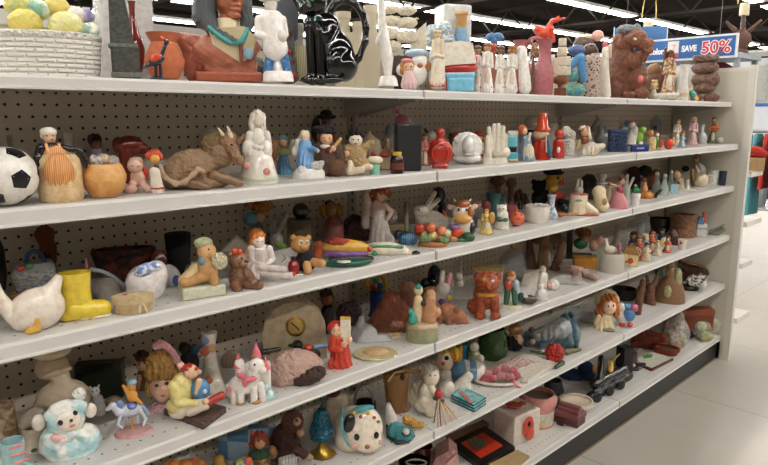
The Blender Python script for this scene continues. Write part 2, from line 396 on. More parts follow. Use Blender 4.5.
# floor, walls, ceiling
def tile_floor():
    m = bpy.data.materials.new('vinyl_floor_tiles'); m.use_nodes = True; nt = m.node_tree; nd = nt.nodes; lk = nt.links; b = nd['Principled BSDF']; b.inputs['Roughness'].default_value = .32
    tc = nd.new('ShaderNodeTexCoord'); t = nd.new('ShaderNodeTexBrick'); lk.new(tc.outputs['Object'], t.inputs['Vector']); t.offset = 0
    t.inputs['Scale'].default_value = 1; t.inputs['Brick Width'].default_value = .915; t.inputs['Row Height'].default_value = .915; t.inputs['Mortar Size'].default_value = .0035
    t.inputs['Color1'].default_value = lin('b9b2a7'); t.inputs['Color2'].default_value = lin('b4ada1'); t.inputs['Mortar'].default_value = lin('988c7a')
    n = nd.new('ShaderNodeTexNoise'); n.inputs['Scale'].default_value = 3.5; n.inputs['Detail'].default_value = 7; lk.new(tc.outputs['Object'], n.inputs['Vector'])
    mx = nd.new('ShaderNodeMix'); mx.data_type = 'RGBA'; mx.blend_type = 'MULTIPLY'; mx.inputs['Factor'].default_value = .22; lk.new(t.outputs[0], mx.inputs['A']); lk.new(n.outputs[0], mx.inputs['B']); lk.new(mx.outputs['Result'], b.inputs['Base Color'])
    return m
def struct(name, a, b, mat):
    o = MB().box(a, b).build(name, mat); o['kind'] = 'structure'; return o
CEIL = 4.05
struct('floor', (-8, -9, -.1), (30, 20, 0), tile_floor())
struct('ceiling', (-8, -9, CEIL), (30, 20, CEIL+.1), '24211f:z')
struct('wall_back', (-8, 20, 0), (30, 20.2, CEIL), 'c9cdd4:q'); struct('wall_front', (-8, -9.2, 0), (30, -9, CEIL), '6c6863:q')
struct('wall_left', (-8.2, -9, 0), (-8, 20, CEIL), '8a8680:q'); struct('wall_right', (30, -9, 0), (30.2, 20, CEIL), 'c9cdd4:q')
struct('trim_1', (29.96, -9, 1.75), (30, 20, 2.35), '2f62a8:q'); struct('trim_2', (-8, 19.96, 2.0), (30, 20, 2.6), '2f62a8:q')
# dark scuffed line at the foot of the unit
tag(MB().box((XL, -.352, 0), (XR-.01, -.346, .004)).build('dirt_strip', '7a6a50:q'), 'thin brown line of dirt on floor along the black kick plate', 'dirt')
# roof beams: open web joists across the store
for k in range(8):
    x = -4+k*4.2; j = tag(empty('roof_joist', (x, 0, 0)), 'dark open web steel roof joist under the ceiling', 'roof joist', 'dark roof joists')
    MB().box((x-.05, -9, CEIL-.08), (x+.05, 20, CEIL)).build('top_chord', '2c2927:z', j).location = (-x, 0, 0)
    MB().box((x-.05, -9, CEIL-.62), (x+.05, 20, CEIL-.56)).build('bottom_chord', '2c2927:z', j).location = (-x, 0, 0)
    w = MB()
    for q in range(29): w.bar((x, -9+q, CEIL-.6), (x, -8.5+q, CEIL-.05), .022, 5).bar((x, -8.5+q, CEIL-.05), (x, -8+q, CEIL-.6), .022, 5)
    w.build('web', '2c2927:z', j).location = (-x, 0, 0)
def emit(name, col, st):
    m = bpy.data.materials.new(name); m.use_nodes = True; nt = m.node_tree; b = nt.nodes['Principled BSDF']
    b.inputs['Emission Color'].default_value = lin(col); b.inputs['Emission Strength'].default_value = st; b.inputs['Base Color'].default_value = lin('eeeeee'); return m
tube_m = emit('fluorescent_tube', 'fffaf3', LAMP)
STRIPZ = 3.815
for k in range(-2, 6):
    y = .52+2.87*k
    j = tag(empty('strip_light', (11, y, STRIPZ)), 'long white fluorescent strip light hung in a line under the dark ceiling', 'strip light', 'fluorescent strip lights')
    MB().box((-19, -.09, .02), (18.5, .09, .09)).build('housing', 'dedede:q', j)
    MB().box((-19, -.05, -.03), (18.5, .05, .02)).build('tube', tube_m, j)
sc.world = bpy.data.worlds.new('store_air'); sc.world.use_nodes = True
sc.world.node_tree.nodes['Background'].inputs[0].default_value = (.8, .85, 1, 1); sc.world.node_tree.nodes['Background'].inputs[1].default_value = .2
# ------------------------------------------------------------------ beyond the end of the unit
ec = tag(empty('endcap_shelving', (2.48, -.42, 0)), 'white end shelves facing the cross aisle behind the end panel', 'shelving')
def wpart(name, a, b, mat, root):
    o = MB().box(a, b).build(name, mat, root); o.location = tuple(-x for x in root.location); return o
wpart('back_panel', (2.478, -.36, 0), (2.498, .45, 1.5), 'd3cdbf:q', ec)
for xf, zt in ((2.69, 1.06), (2.76, .785), (2.66, .552), (2.72, .235)):
    wpart('shelf', (2.499, -.42, zt-.028), (xf, .45, zt), 'dcd9d2:q', ec)
# SAVE 50% sign, hung across the end of the unit
SX = 2.62
sg = tag(empty('hanging_sign', (SX, 0, 1.68)), 'blue hanging sale sign with white border reading SAVE 50%', 'sign')
wpart('border', (SX, -.25, 1.678), (SX+.012, .50, 1.808), 'e8eaee:q', sg); wpart('panel', (SX-.003, -.238, 1.689), (SX, .49, 1.797), '2c62a4:q', sg)
def text(s, size, col, y, z, x, root, name, off=0., sx=1.):
    c = bpy.data.curves.new('lettering', 'FONT'); c.body = s; c.size = size; c.extrude = .0008; c.offset = off
    o = bpy.data.objects.new('lettering', c); COL.objects.link(o); bpy.context.view_layer.update()
    me = bpy.data.meshes.new_from_object(o.evaluated_get(bpy.context.evaluated_depsgraph_get())); bpy.data.objects.remove(o)
    me.materials.clear(); me.materials.append(M(col)); t = bpy.data.objects.new(name, me); COL.objects.link(t)
    t.parent = root; mw = Matrix(((0, 0, -1, x), (-1*sx, 0, 0, y), (0, 1, 0, z), (0, 0, 0, 1)))
    t.matrix_local = Matrix.Translation(-Vector(root.location)) @ mw; return t
def sy_(px): return float(on_x(px, 48, SX)[1])
text('50%', .094, 'f4f4f4:q', sy_(701.5), 1.7085, SX-.004, sg, 'lettering', .006, 1.0); text('50%', .094, 'd8342c:q', sy_(701.5), 1.7085, SX-.0055, sg, 'lettering', .001, 1.0)
text('SAVE', .047, 'f4f4f4:q', sy_(682), 1.727, SX-.004, sg, 'lettering', .002, .8); text('Color', .047, 'f4f4f4:q', sy_(649), 1.722, SX-.004, sg, 'lettering', .002, .8)
wpart('tag_square', (SX-.005, sy_(679), 1.7), (SX-.003, sy_(668), 1.79), 'e9e6e2:q', sg); wpart('tag_band', (SX-.006, sy_(679), 1.7), (SX-.005, sy_(668), 1.722), 'cf3b34:q', sg)
text('7', .055, 'd9a7a2:q', sy_(671.5), 1.733, SX-.006, sg, 'lettering')
for y in (-.15, .4): o = MB().bar((SX+.006, y, 1.808), (SX+.006, y, CEIL), .0015, 4).build('hanger_wire', '777777:q', sg); o.location = tuple(-x for x in sg.location)
# ------------------------------------------------------------------ TOP SHELF (0)
eg = []
for x, y, r, c in ((30, 23, 17, 'd9c46a/c9c05c:n50'), (24, 6, 14, 'cfc470/a9b878:n40'), (44, 9, 13, 'e4e2d2/7fae9c:n45'), (62, 5, 14, 'dfc972:s'), (70, 24, 18, 'd3cc7e/dcd6a0:n40'), (82, 12, 11, 'e2dcd6:s'), (92, 12, 9, '8f80b4/d6d2dc:n45'), (94, 27, 10, 'e0ddcc/7fae9c:n45')):
    eg.append(('egg', c, [E(x+1, y+2, r, r*.78, r*.8, d=(y-15)*.8)]))
F('egg_basket', 'white woven ceramic basket full of big pastel Easter eggs', 'jar', 0, (-8, 0, 104, 76),
  [('basket', 'e2ddd4:u34', [L(48, [(36, 57), (39, 58.5), (52, 57.5), (70, 55.5), (79, 52)], op=4, sq=.6)]), ('rim', 'e2ddd4:v160', [RG(48, 37.5, 57, 3, 2.6, 0, 180, 360)] and [L(48, [(34, 56), (35, 59), (38.5, 59.6), (40, 57.5)], sq=.61)]), ('filling', 'b9c77e:m', [E(48, 40, 48, 10, 28)])]+eg, Y=-.165)
F('stone_obelisk', 'dark grey carved stone tower standing beside the egg basket', 'sculpture', 0, (111, -14, 143, 76),
  [('shaft', '55564f/3a3b36:b70', [B(113, 44, 141, 80, 24, 1.5), B(114.5, -14, 128, 0, 12), P([(115, -14), (128, -14), (137, 46), (113, 46)], 22)]), ('band', '6a6b62:r90', [B(111, 45, 140, 48.5, 25, .8)]), ('plinth', '6a6b62:r90', [B(112, 73, 142, 78, 27, .8)])], Y=-.22)
F('slim_vase', 'dark red glazed bottle vase with thin neck behind the grey tower', 'vase', 0, (127, 2, 148, 72),
  [('body', '6e2a22:g', [L(137, [(3, 4.2), (5, 3.4), (14, 2.8), (27, 4), (38, 8.5), (50, 10.5), (62, 9), (72, 6)], op=.8)])], Y=-.1)
F('terracotta_vase', 'round terracotta vase with flared neck behind the black bird', 'vase', 0, (144, 34, 188, 76),
  [('body', 'bd6a44:m', [L(166, [(34, 17.5), (36, 16.5), (43, 12.5), (50, 16), (60, 20.5), (68, 19), (79, 13)], op=1.5)])], Y=-.155)
F('crane_figurine', 'black bird figurine with red wing and yellow beak before terracotta vase', 'figurine', 0, (141, 35, 175, 77),
  [('body', '1d2430:g', [E(158, 60, 9, 5.5, 5, a=-30), K(163, 55, 168, 44, 2.6, 1.6), E(169, 42, 3, 2.6), K(152, 64, 143, 69, 3, .8)]), ('wing', 'c94a2e:s', [E(157, 58, 6.5, 3.6, 2, d=4.5, a=-25)]), ('beak', 'd9b550:s', [K(170, 42, 174, 43.5, 1.3, .4, 0, 1)]),
   ('crest', 'c9492e:s', [E(166, 39, 3, 1.6), E(164, 37.5, 1.5, 1.2)]), ('leg', '1d2430:s', [K(157, 64, 156, 80, 1.6)]), ('leg', '1d2430:s', [K(161, 63, 161, 80, 1.6)]), ('base', '232a33:s', [E(158, 79, 8, 3, 5)])], Y=-.265)
F('chief_bust', 'terracotta bust of a Native American chief with turquoise necklace', 'bust', 0, (180, -34, 262, 78),
  [('chest', 'ad6a50/9b5a44:n60', [E(225, 53, 34, 22, 20), E(195, 42, 14, 7, 10, a=18), E(252, 46, 11, 9, 10), B(205, 55, 258, 84, 28, 6)]), ('base', 'a5573f:s', [B(196, 72, 263, 82, 34, 1.5)]),
   ('bib', 'd9c9a0:b90', [P([(211, 30), (246, 27), (258, 38), (252, 58), (240, 62), (214, 45)], 6, 17)]), ('choker', 'dcccaa:t220', [L(230, [(19, 10.5), (23, 11.5), (33, 14)], d=2)]), ('necklace', '3f9c98:s', T([(212, 29, 19), (221, 37, 21.5), (232, 43.5, 22.5), (243, 42, 22), (249, 30, 18)], 2.5)),
   ('strip', '7a4a40:s', [B(240, 40, 244, 62, 3, 1, 22)]), ('medallion', '8aa2b4:s', [E(249, 53, 5.5, 6.2, 2, 22)]), ('head', 'a8644a:s', [E(233, -2, 15, 22, 17), E(238, 6, 6, 2.2, 4, 14.5), E(238, 10, 5.6, 2.2, 3.6, 14), E(237, 16, 7, 4, 5, 11), E(238, -3, 4, 6.5, 5, 16), E(226, 3, 5, 7, 5, 12), K(232, 14, 231, 26, 10, 11)]),
   ('hair', '454a4c/5c6264:k160', [E(228, -12, 19, 20, 18, -6), K(209, -6, 207, 18, 11, 12, 4), K(207, 16, 216, 32, 10, 7, 6, 14), K(214, 31, 236, 42, 6, 3.4, 15, 22), K(249, -2, 250, 20, 6, 7), K(250, 20, 248, 34, 7, 4, 2, 8)]), ('headband', 'b6483c:s', [L(230, [(-24, 19), (-18, 19.4)], d=-2)]), ('drape', '98503c:s', [E(192, 62, 9, 20, 8), K(185, 40, 200, 66, 7, 8)])], Y=-.16)
F('drummer_figurine', 'white glazed man figurine in round hat and blue trousers', 'figurine', 0, (256, -2, 293, 81),
  [('base', 'e9e6e1:g', [L(278, [(72, 13), (75, 15), (82, 15.5)], sq=.75)]), ('trousers', '3f6fa2/4d80b0:n60', [K(272, 53, 268, 72, 5, 4.4), K(283, 53, 287, 72, 4.8, 4.4), E(278, 53, 9, 6)]), ('stump', 'e6e3df:g', [K(278, 56, 278, 76, 3, 6)]),
   ('coat', 'e9e6e2:g', [E(273, 24, 13, 12, 8), K(273, 24, 276, 50, 10.5, 12.5), K(261, 22, 260, 37, 4.2, 4), K(260, 37, 272, 40, 4, 3, 2, 9), K(284, 22, 286, 36, 4, 3.6)]), ('head', 'e7e2dc:g', [E(273, 8, 6, 7.5)]), ('hair', 'd9d5cf:g', [E(273, 6, 6.8, 6, 6, -2)]), ('hat', 'e9e6e2:g', [E(272, 3, 11, 2.4, 9), E(272, 0, 6.5, 4.5)]), ('drum', 'dcd8d2:g', [E(283, 38, 5, 6, 4, 9)]), ('pipe', 'b5823f:s', [K(279, 18, 286, 20, 1.5)])], Y=-.235)
F('eagle_figurine', 'dark grey winged figure standing behind the white drummer', 'figurine', 0, (250, -4, 300, 78),
  [('wing', '646a6e/4c5256:k140', [P([(278, 2), (292, -4), (300, 14), (299, 40), (291, 46), (280, 34)], 6)]), ('body', '5c5f5c/45302a:n50', [K(286, 30, 288, 74, 9, 10), E(288, 78, 12, 6)]), ('rock', '4e5048/2f3a36:n60', [E(258, 70, 9, 12, 8), E(290, 72, 8, 9)]), ('flower', 'a33430:s', [E(289, 53, 3, 3, 3, 9)]), ('flower', 'a33430:s', [E(294, 76, 4, 3, 3, 8)])], Y=-.09)
F('pitcher', 'white and yellow pitcher standing left of the black cat', 'pitcher', 0, (291, 22, 313, 79),
  [('body', 'e4dfd4/c5b355:t70', [L(303, [(46, 8), (52, 9), (64, 12), (79, 9)], op=1)]), ('block', 'e0dbd0:s', [B(292, 24, 305, 50, 10, 1)]), ('handle', 'e4dfd4:s', RG(294, 62, 4.5, 8, 1.4))], Y=-.12)
F('black_cat', 'tall glossy black ceramic cat with looped tail', 'figurine', 0, (296, -12, 370, 81),
  [('body', '0c0b0c:g', [E(337, 55, 18, 26, 14, a=-14), E(329, 28, 12, 16, 11, a=-25), K(318, 22, 326, 36, 11, 13), E(345, 66, 13, 16, 15)]), ('chest', '0c0b0c:g', [K(316, 30, 315, 64, 8, 6)]),
   ('front_leg', '0c0b0c:g', [K(312, 28, 313, 80, 5.6, 5.2, 3), E(310, 80, 9, 4, 6, 5)]), ('front_leg', '0c0b0c:g', [K(321, 32, 322, 80, 5.4, 5, 7), E(320, 81, 9, 4, 6, 9)]), ('haunch', '0c0b0c:g', [E(335, 64, 9, 15, 6, 10), E(331, 80, 12, 4, 6, 13)]),
   ('head', '0c0b0c:g', [E(313, 5, 15, 14, 13, 3), E(308, 12, 7, 5.5, 6, 12), K(303, -3, 300, -14, 5, 1.5), K(321, -4, 325, -15, 5, 1.5), E(307, 9, 2, 1.4, 2, 18)]), ('eye', '3e7d4c:g', [E(304, 4, 2.6, 2, 1.5, 13.5)]), ('eye', '3e7d4c:g', [E(314, 4, 2.6, 2, 1.5, 15)]), ('collar', '16352f:g', [L(317, [(20, 10.5), (24, 11.5)], d=2)]),
   ('tail', '0c0b0c:g', T([(350, 72, 0), (359, 58, 0), (365.5, 42, 0), (366.5, 28, 0), (363, 14, 0), (356, 5, 0), (346, 1.8, 0), (337, 4.5, 0), (332, 11, 0), (332, 18, 0), (336, 24, 0)], 3.3))], Y=-.215, kk=3)
F('castle_ornament', 'cream ceramic castle with two towers seen behind the cat tail', 'ornament', 0, (334, 4, 381, 84),
  [('wall', 'd8ccb0:b90', [B(336, 34, 380, 90, 14, 1)]), ('tower', 'd8ccb0:b90', [L(344, [(14, 7.5), (20, 7.5), (20.5, 6.5), (90, 6.8)])]), ('tower', 'dacfb4:b90', [L(359, [(24, 6.8), (29, 6.8), (29.5, 5.8), (90, 6)], d=4)]), ('tower', 'dfd4ba:b90', [L(371, [(8, 7.2), (14, 7.2), (14.5, 6.2), (90, 6.5)])])], Y=-.085)
F('sailing_ship', 'large model ship with rows of cream billowing sails', 'model ship', 0, (378, 2, 430, 86),
  [('hull', '4a3226:k90', [E(404, 68, 22, 9, 7), B(386, 56, 420, 66, 9, 2)]), ('mast', '6a4b34:k90', [K(391, 3, 391, 66, .8), K(404, 5, 404, 66, .9)]), ('stand', '33251d:s', [B(394, 72, 412, 90, 10, 1)])]+
  [('sail', 'd9d0bd:c', [E(x, y, rx, ry, 3.4, 4), K(x-rx, y-ry*.8, x+rx, y-ry*.8, .8)]) for x, y, rx, ry in ((389, 12, 9, 4.4), (389.5, 22.5, 9.5, 5), (390, 34.5, 10, 5.6), (391, 47.5, 11, 6), (406, 13, 10, 4.8), (406.5, 24.5, 10.6, 5.4), (407, 38, 11.5, 6.4))]+[('jib', 'dcd3c0:c', [P([(425.5, 24), (409, 38), (410, 54), (427, 57)], 2.4, 2)])], Y=-.1)
F('dolphin_statue', 'slender white glazed leaping dolphin statue right of the cat', 'statue', 0, (375, -12, 398, 84),
  [('body', 'e9e5df:g', [K(381, -10, 382, 24, 3.2, 4.4), K(382, 24, 387, 58, 4.4, 6.6), K(387, 58, 388, 74, 6.6, 4), E(378, 40, 2, 7, 3, 2, 20)]), ('base', 'e9e5df:g', [L(388, [(76, 7), (79, 9), (86, 10.5)])])], Y=-.245)
F('scarf_girl', 'small girl figurine with orange hair and white apron on top shelf', 'figurine', 0, (399, 57, 418, 86),
  [('head', 'e5bd98:s', [E(408, 67, 5.6, 5.8)]), ('hair', 'b87b3e:s', [E(407, 65, 7, 6.4, 6, -2), E(402.5, 71, 3.4, 4)]), ('scarf', 'd8848c:s', [E(407, 61, 6.2, 2.4, 6, 1)]), ('dress', 'ebe6e0/b9556a:t170', [K(408, 74, 409, 84, 5, 8)]), ('base', 'c99a55:s', [E(409, 86, 8, 3)]), ('head>eye', '2a1c14:s', [E(406, 67, .8, 1, 1, 5.4)]), ('head>eye', '2a1c14:s', [E(411, 67, .8, 1, 1, 5.2)])], Y=-.255)
F('lamb_figurine', 'white and blue animal figurine with brown ears behind scarf girl', 'figurine', 0, (402, 49, 431, 84),
  [('body', 'e6e4e2:g', [E(416, 74, 11, 12, 8), K(402, 70, 414, 74, 6, 8)]), ('head', 'e9e6e3:g', [E(419, 62, 8, 8)]), ('cap', 'a9c4da:g', [E(416, 53.5, 11, 4.5, 9)]), ('ear', 'ad7437:g', [E(427, 66, 4, 6, 3)]), ('ear', 'ad7437:g', [E(412, 64, 2.5, 4, 3, 4)]), ('nose', '9c5f37:g', [E(420, 66, 3, 2.4, 2, 7)])], Y=-.2)
F('lady_statue', 'slim cream robed lady statue on red base at top shelf edge', 'statue', 0, (426, 30, 447, 87),
  lady(437, 31, 84, 15, 'd9c8a4:s', 'cdb27a:s', 'ddd2bc:s', base='a44a40:s', hs=.8)+[('cloak', 'e0d7c4:s', [K(440, 48, 439, 80, 4, 6, -3)])], Y=-.25)
F('flower_vase', 'pale blue and white flower covered vase behind the cream lady', 'vase', 0, (424, 23, 452, 84),
  [('body', 'cfd3d4/8fa6b4:n90', [L(438, [(46, 7), (56, 9), (70, 11), (86, 8)])]), ('flowers', 'cdd2d0/7c9aac:n120', [E(432, 35, 7, 8), E(444, 32, 7, 8), E(440, 41, 9, 7), E(429, 44, 5, 5), E(450, 43, 4, 5)])], Y=-.075)
F('white_box', 'plain white square box standing tall behind the lighthouse', 'box', 0, (435, 6, 468, 86), [('carton', 'dcdcdc:s', [B(437, 8, 466, 90, 26, .8, 0, 24)])], Y=-.07, br=14)
F('lighthouse', 'lighthouse ornament with tan top and blue tapering tower', 'ornament', 0, (450, 14, 470, 86), [('tower', '6f97b8:s', [L(460, [(30, 5.4), (45, 8), (88, 10.5)])]), ('lantern', 'c29a62:s', [L(460, [(15, 6.4), (17, 6.8), (18.5, 5.2), (30, 5.2)])])], Y=-.125)
F('boat_dish', 'red boat shaped dish filled with a cream block', 'dish', 0, (440, 42, 478, 75),
  [('block', 'e6dccb:m', [P([(442, 46), (459, 43.5), (471, 46), (475, 65), (443, 67)], 14, 4)]), ('hull', 'c8392c:g', [E(459, 69, 18, 6, 11), E(472, 61, 4, 8, 5), E(449, 46, 6, 2.5, 5, -6)]), ('foot', 'c8392c:g', [B(446, 70, 470, 95, 10, 1, -2)])], Y=-.165)
F('blue_dish', 'light blue glazed stepped dish below the red boat', 'dish', 0, (443, 71, 476, 89), [('body', '7cc0de:g', [B(445, 73, 475, 79, 14, 2.4), B(447, 78, 474, 92, 15, 2.4)])], Y=-.245)
angels = [(476.5, 46, 9, 'a58a6c', '6a4a34', 'leftmost, half hidden behind the others'), (486.5, 43, 13.5, 'c9a27e', '8a6240', 'second from left with clasped hands'), (499, 46, 10.5, '8a5a40', '5e4030', 'third from left with dark hair'), (511, 46, 12.5, 'b0804e', '9a6a3c', 'fourth from left with auburn hair')]
for x, y, w, sk, hr_, t in angels:
    F('choir_angel', 'white robed choir angel on the top shelf, '+t, 'figurine', 0, (x-w/2, y, x+w/2, 91), lady(x, y, 90, w, sk+':s', hr_+':s', 'ebe7e1:s')+[('trim', 'b4525a:t200', [L(x, [(86.5, w*.5), (88, w*.515)], sq=.85)])], Y=-.17 if x < 480 else -.225, g='white choir angels')
F('bowed_angel', 'white angel bending forward beside the pink pitcher', 'figurine', 0, (514, 47, 529, 92), [('robe', 'e9e5df:s', [E(520, 55, 5, 9, 5, a=15), K(522, 62, 525, 88, 5, 6)]), ('head', 'e2dcd4:s', [E(519, 50, 3.8, 4)]), ('wing', 'efece7:s', [E(524, 58, 2, 8, 3, 4)])], Y=-.25)
F('bluebird_figurine', 'blue bird figurine with red breast perched behind the angels', 'figurine', 0, (483, 32, 504, 88), [('body', '4d78a8:s', [E(489, 38, 5.5, 4.2, 4, a=-25), E(497, 38, 5.5, 4, 4, a=25), E(493, 42, 4, 4)]), ('breast', 'b5433c:s', [E(491, 48, 5, 6)]), ('post', '8a5a44:s', [K(492, 50, 493, 92, 2.5, 5)])], Y=-.09)
F('double_pitcher', 'dusty pink pitcher with two flared necks and a ring handle', 'pitcher', 0, (510, 39, 555, 93),
  [('body', 'a8656b:s', [L(543, [(41, 9.5), (44, 7), (56, 6), (68, 8.6), (80, 10), (95, 9)], op=1), K(521, 66, 540, 74, 5, 7), K(526, 86, 536, 80, 4, 6)]), ('spout', 'a8656b:s', [L(519, [(41, 8), (46, 5), (58, 4), (70, 5.5), (82, 4)], op=.8)]), ('handle', '9c5a60:s', RG(533, 50, 8.5, 11, 1.8, 0, 0, 180)), ('foot', 'a8656b:s', [K(519, 78, 520, 94, 3.5, 5)])], Y=-.16)
F('hanging_figure', 'brown and cream figure hanging in the pink pitcher ring', 'ornament', 0, (528, 41, 537, 92), [('figure', 'b58c6c/6b3f2c:n120', [E(533.5, 51, 3, 8), E(530, 50, 1.4, 11)]), ('post', '5e4436:s', [K(532, 58, 532, 95, 1.2, 3)])], Y=-.235)
F('red_fish', 'bright orange red leaping fish rising behind the pink pitcher', 'figurine', 0, (530, 18, 563, 90), [('body', 'd8492c:g', [E(540, 34, 7, 5.5, 5), E(535, 31, 4.6, 4.4), K(543, 34, 549, 22, 4, 2), K(549, 23, 561, 20.5, 2.6, 1), K(548, 24, 555, 18.5, 1.6, .8), K(548, 30, 551, 42, 3, 2)]), ('stem', 'c7452c:g', [K(545, 40, 545, 95, 3, 6)])], Y=-.075)
F('little_ship', 'small model ship with stacked cream sails and brown hull', 'model ship', 0, (550, 32, 571, 93),
  [('hull', '7a4526:k120', [E(560, 80, 8, 5, 5), B(554, 88, 566, 96, 8, 1), K(560, 80, 559, 90, 2)]), ('mast', '4e3526:s', [K(559, 33, 559, 76, .8)])]+[('sail', 'dacfbb:c', [B(x-w, y-h, x+w, y+h, 3, 1, 2)]) for x, y, w, h in ((560, 43, 4, 4), (560, 52, 5, 4.4), (562, 61.5, 7, 4.6), (562, 71, 7.5, 4.4), (554, 66, 3, 8))], Y=-.235)
F('whale_figurine', 'blue dolphin figurine riding a green wave on top shelf', 'figurine', 0, (563, 45, 586, 94), [('dolphin', '4f8cc0:g', [K(569, 66, 578, 58, 4, 5), K(578, 58, 583, 80, 5, 3), E(570, 74, 7, 4)]), ('wave', '6fa05e/3f7fae:n90', [E(571, 76, 7, 6), E(574, 90, 11, 7)]), ('tail', '44608e:g', [E(574, 51, 9, 5.5, 5)])], Y=-.21)
F('owl_figurine', 'dark brown owl figurine flecked with white on top shelf', 'figurine', 0, (577, 40, 601, 95), [('body', '4a2c22/b9a596:p90', [K(590, 60, 589, 84, 9, 8.5), E(588, 93, 10, 6)]), ('head', '50342a:s', [E(588, 52, 8, 8)]), ('wing', '2c1c18:g', [E(583, 72, 4, 14, 5, 3)])], Y=-.22)
F('dome_ornament', 'brown domed ornament with pink ear behind the owl', 'ornament', 0, (568, 31, 602, 90), [('dome', '4d3830/6a5244:k110', [E(581, 46, 11, 9, 10)]), ('rim', 'd3c2a8:s', [E(583, 39, 11, 4, 9, -3)]), ('ear', 'dcae9e:s', [E(594, 37.5, 6, 5.4, 4, 3)]), ('stalk', '5b4236:s', [K(582, 52, 582, 95, 5, 7)])], Y=-.08)
F('pelican_statue', 'tall thin white bird statue with red crown', 'statue', 0, (597, 42, 611, 97), [('body', 'e2dccf:g', [K(603, 50, 602, 66, 3.6, 5), K(602, 66, 606, 95, 5, 5)]), ('crown', 'b84a50:g', [E(602, 46, 2.8, 4.5)]), ('beak', 'ddc0ae:g', [K(607, 47, 608, 58, 2, 1.2, 2)])], Y=-.25)
F('carved_lion', 'big brown carved wooden lion with shaggy lumpy mane', 'carving', 0, (607, 26, 651, 98),
  [('body', '7c4a32/5a3222:k70', [K(620, 58, 618, 92, 12, 11), E(634, 80, 12, 18, 10), E(612, 64, 6, 12), E(619, 96, 12, 5), E(640, 94, 9, 6, 8, 4)]), ('mane', '7a4c36/583426:r70', [E(620, 44, 12, 12, 11), E(612, 52, 6, 10), E(629, 62, 10, 9, 9, 5), E(638, 56, 8, 8, 8, 3)]), ('head', '80503a:r60', [E(632, 40, 11, 9, 9, 7), E(642, 46, 8, 6, 7, 8), E(645, 52, 5, 4, 5, 9)]), ('cap', '7f8486/5c5a58:r80', [E(622, 31, 10, 5, 9, 3), E(632, 30, 4, 5)]), ('eye', 'e6e0d6:g', [E(631, 41, 2, 1.6, 1.5, 15)]), ('ball', 'c46a5c:s', [E(639, 80, 3, 4, 3, 12)]), ('paw', '6d3f2c:s', [E(628, 95, 8, 5, 5, 9)])], Y=-.17)
F('bear_carving', 'small brown carved bear sitting right of the wooden lion', 'carving', 0, (643, 64, 665, 98), [('body', '80563a/5c3a28:k110', [E(653, 84, 9, 14, 8)]), ('head', '8a6244:s', [E(652, 70, 7.5, 6.5)]), ('tusk', 'd9cdb2:s', [K(657, 74, 662, 72, 1.4)])], Y=-.13)
F('child_figurine', 'little cream child figurine in front of the carved bear', 'figurine', 0, (647, 79, 660, 98), lady(653, 80, 97, 11, 'dcc39a:s', 'c9ad6c:s', 'b3a98c:s', hs=2.2), Y=-.255)
F('robed_figurine', 'tall brown and cream robed figurine under the sale sign', 'figurine', 0, (659, 47, 677, 98), lady(667, 51, 96, 15, '7a4a38:s', '5c3428:s', 'd9bf96/8a5a44:n90', base='e2ddd2:s', hs=.9)+[('staff', '6a4030:s', [K(662, 49, 661, 80, 1.6)])], Y=-.19)
F('scalloped_dish', 'low white scalloped dish under the robed figurine', 'dish', 0, (656, 90, 680, 99), [('bowl', 'e5e2dc:g', [L(668, [(93, 11), (95, 11.5), (99, 8)], op=1)])], Y=-.25)
F('bud_vase', 'plain white cylinder vase near the right of top shelf', 'vase', 0, (674, 63, 689, 99), [('body', 'dfe0de:g', [L(682, [(65, 5.4), (67, 4.4), (84, 4.6), (92, 6.4), (101, 6)], op=.8)]), ('band', 'd8c49a:g', [L(682, [(93, 6.7), (97, 6.7)])])], Y=-.22)
F('parrot_figurine', 'small green and orange bird beside the brown totem', 'figurine', 0, (685, 87, 699, 99), [('body', '3f8f80:g', [E(692, 94, 3.6, 5, 3.5, a=-25)]), ('tail', 'd5a648:g', [K(694, 96, 697, 99, 2)]), ('head', 'd9cf9c:g', [E(690, 89.5, 2.4, 2.4)])], Y=-.262)
F('wooden_totem', 'brown carved totem of stacked lumps at right end of top shelf', 'carving', 0, (687, 54, 720, 101), [('block', '84665a/604438:k90', [B(689, 56, 715, 62, 18, 2), E(702, 68, 14, 7, 10)]), ('block', '80604f/5c4236:k90', [E(698, 80, 9, 7, 9), E(709, 80, 9, 8, 9), E(703, 88, 11, 6, 9)]), ('foot', '6d4436:k90', [E(696, 98, 6, 5, 6, 3)]), ('foot', '6d4436:k90', [E(711, 98, 8, 5, 6, 3)])], Y=-.15)
F('wrapped_box', 'white plastic wrapped carton at the back behind the grey tower', 'box', 0, (100, -20, 162, 76), [('carton', 'dad9d6:s', [B(100, -20, 158, 80, 16, 1, 0, 28)]), ('wrap', 'e4e4e4:y30', [B(99, -21, 159, 80, 17.5, 3, 0, 28)])], Y=-.045)
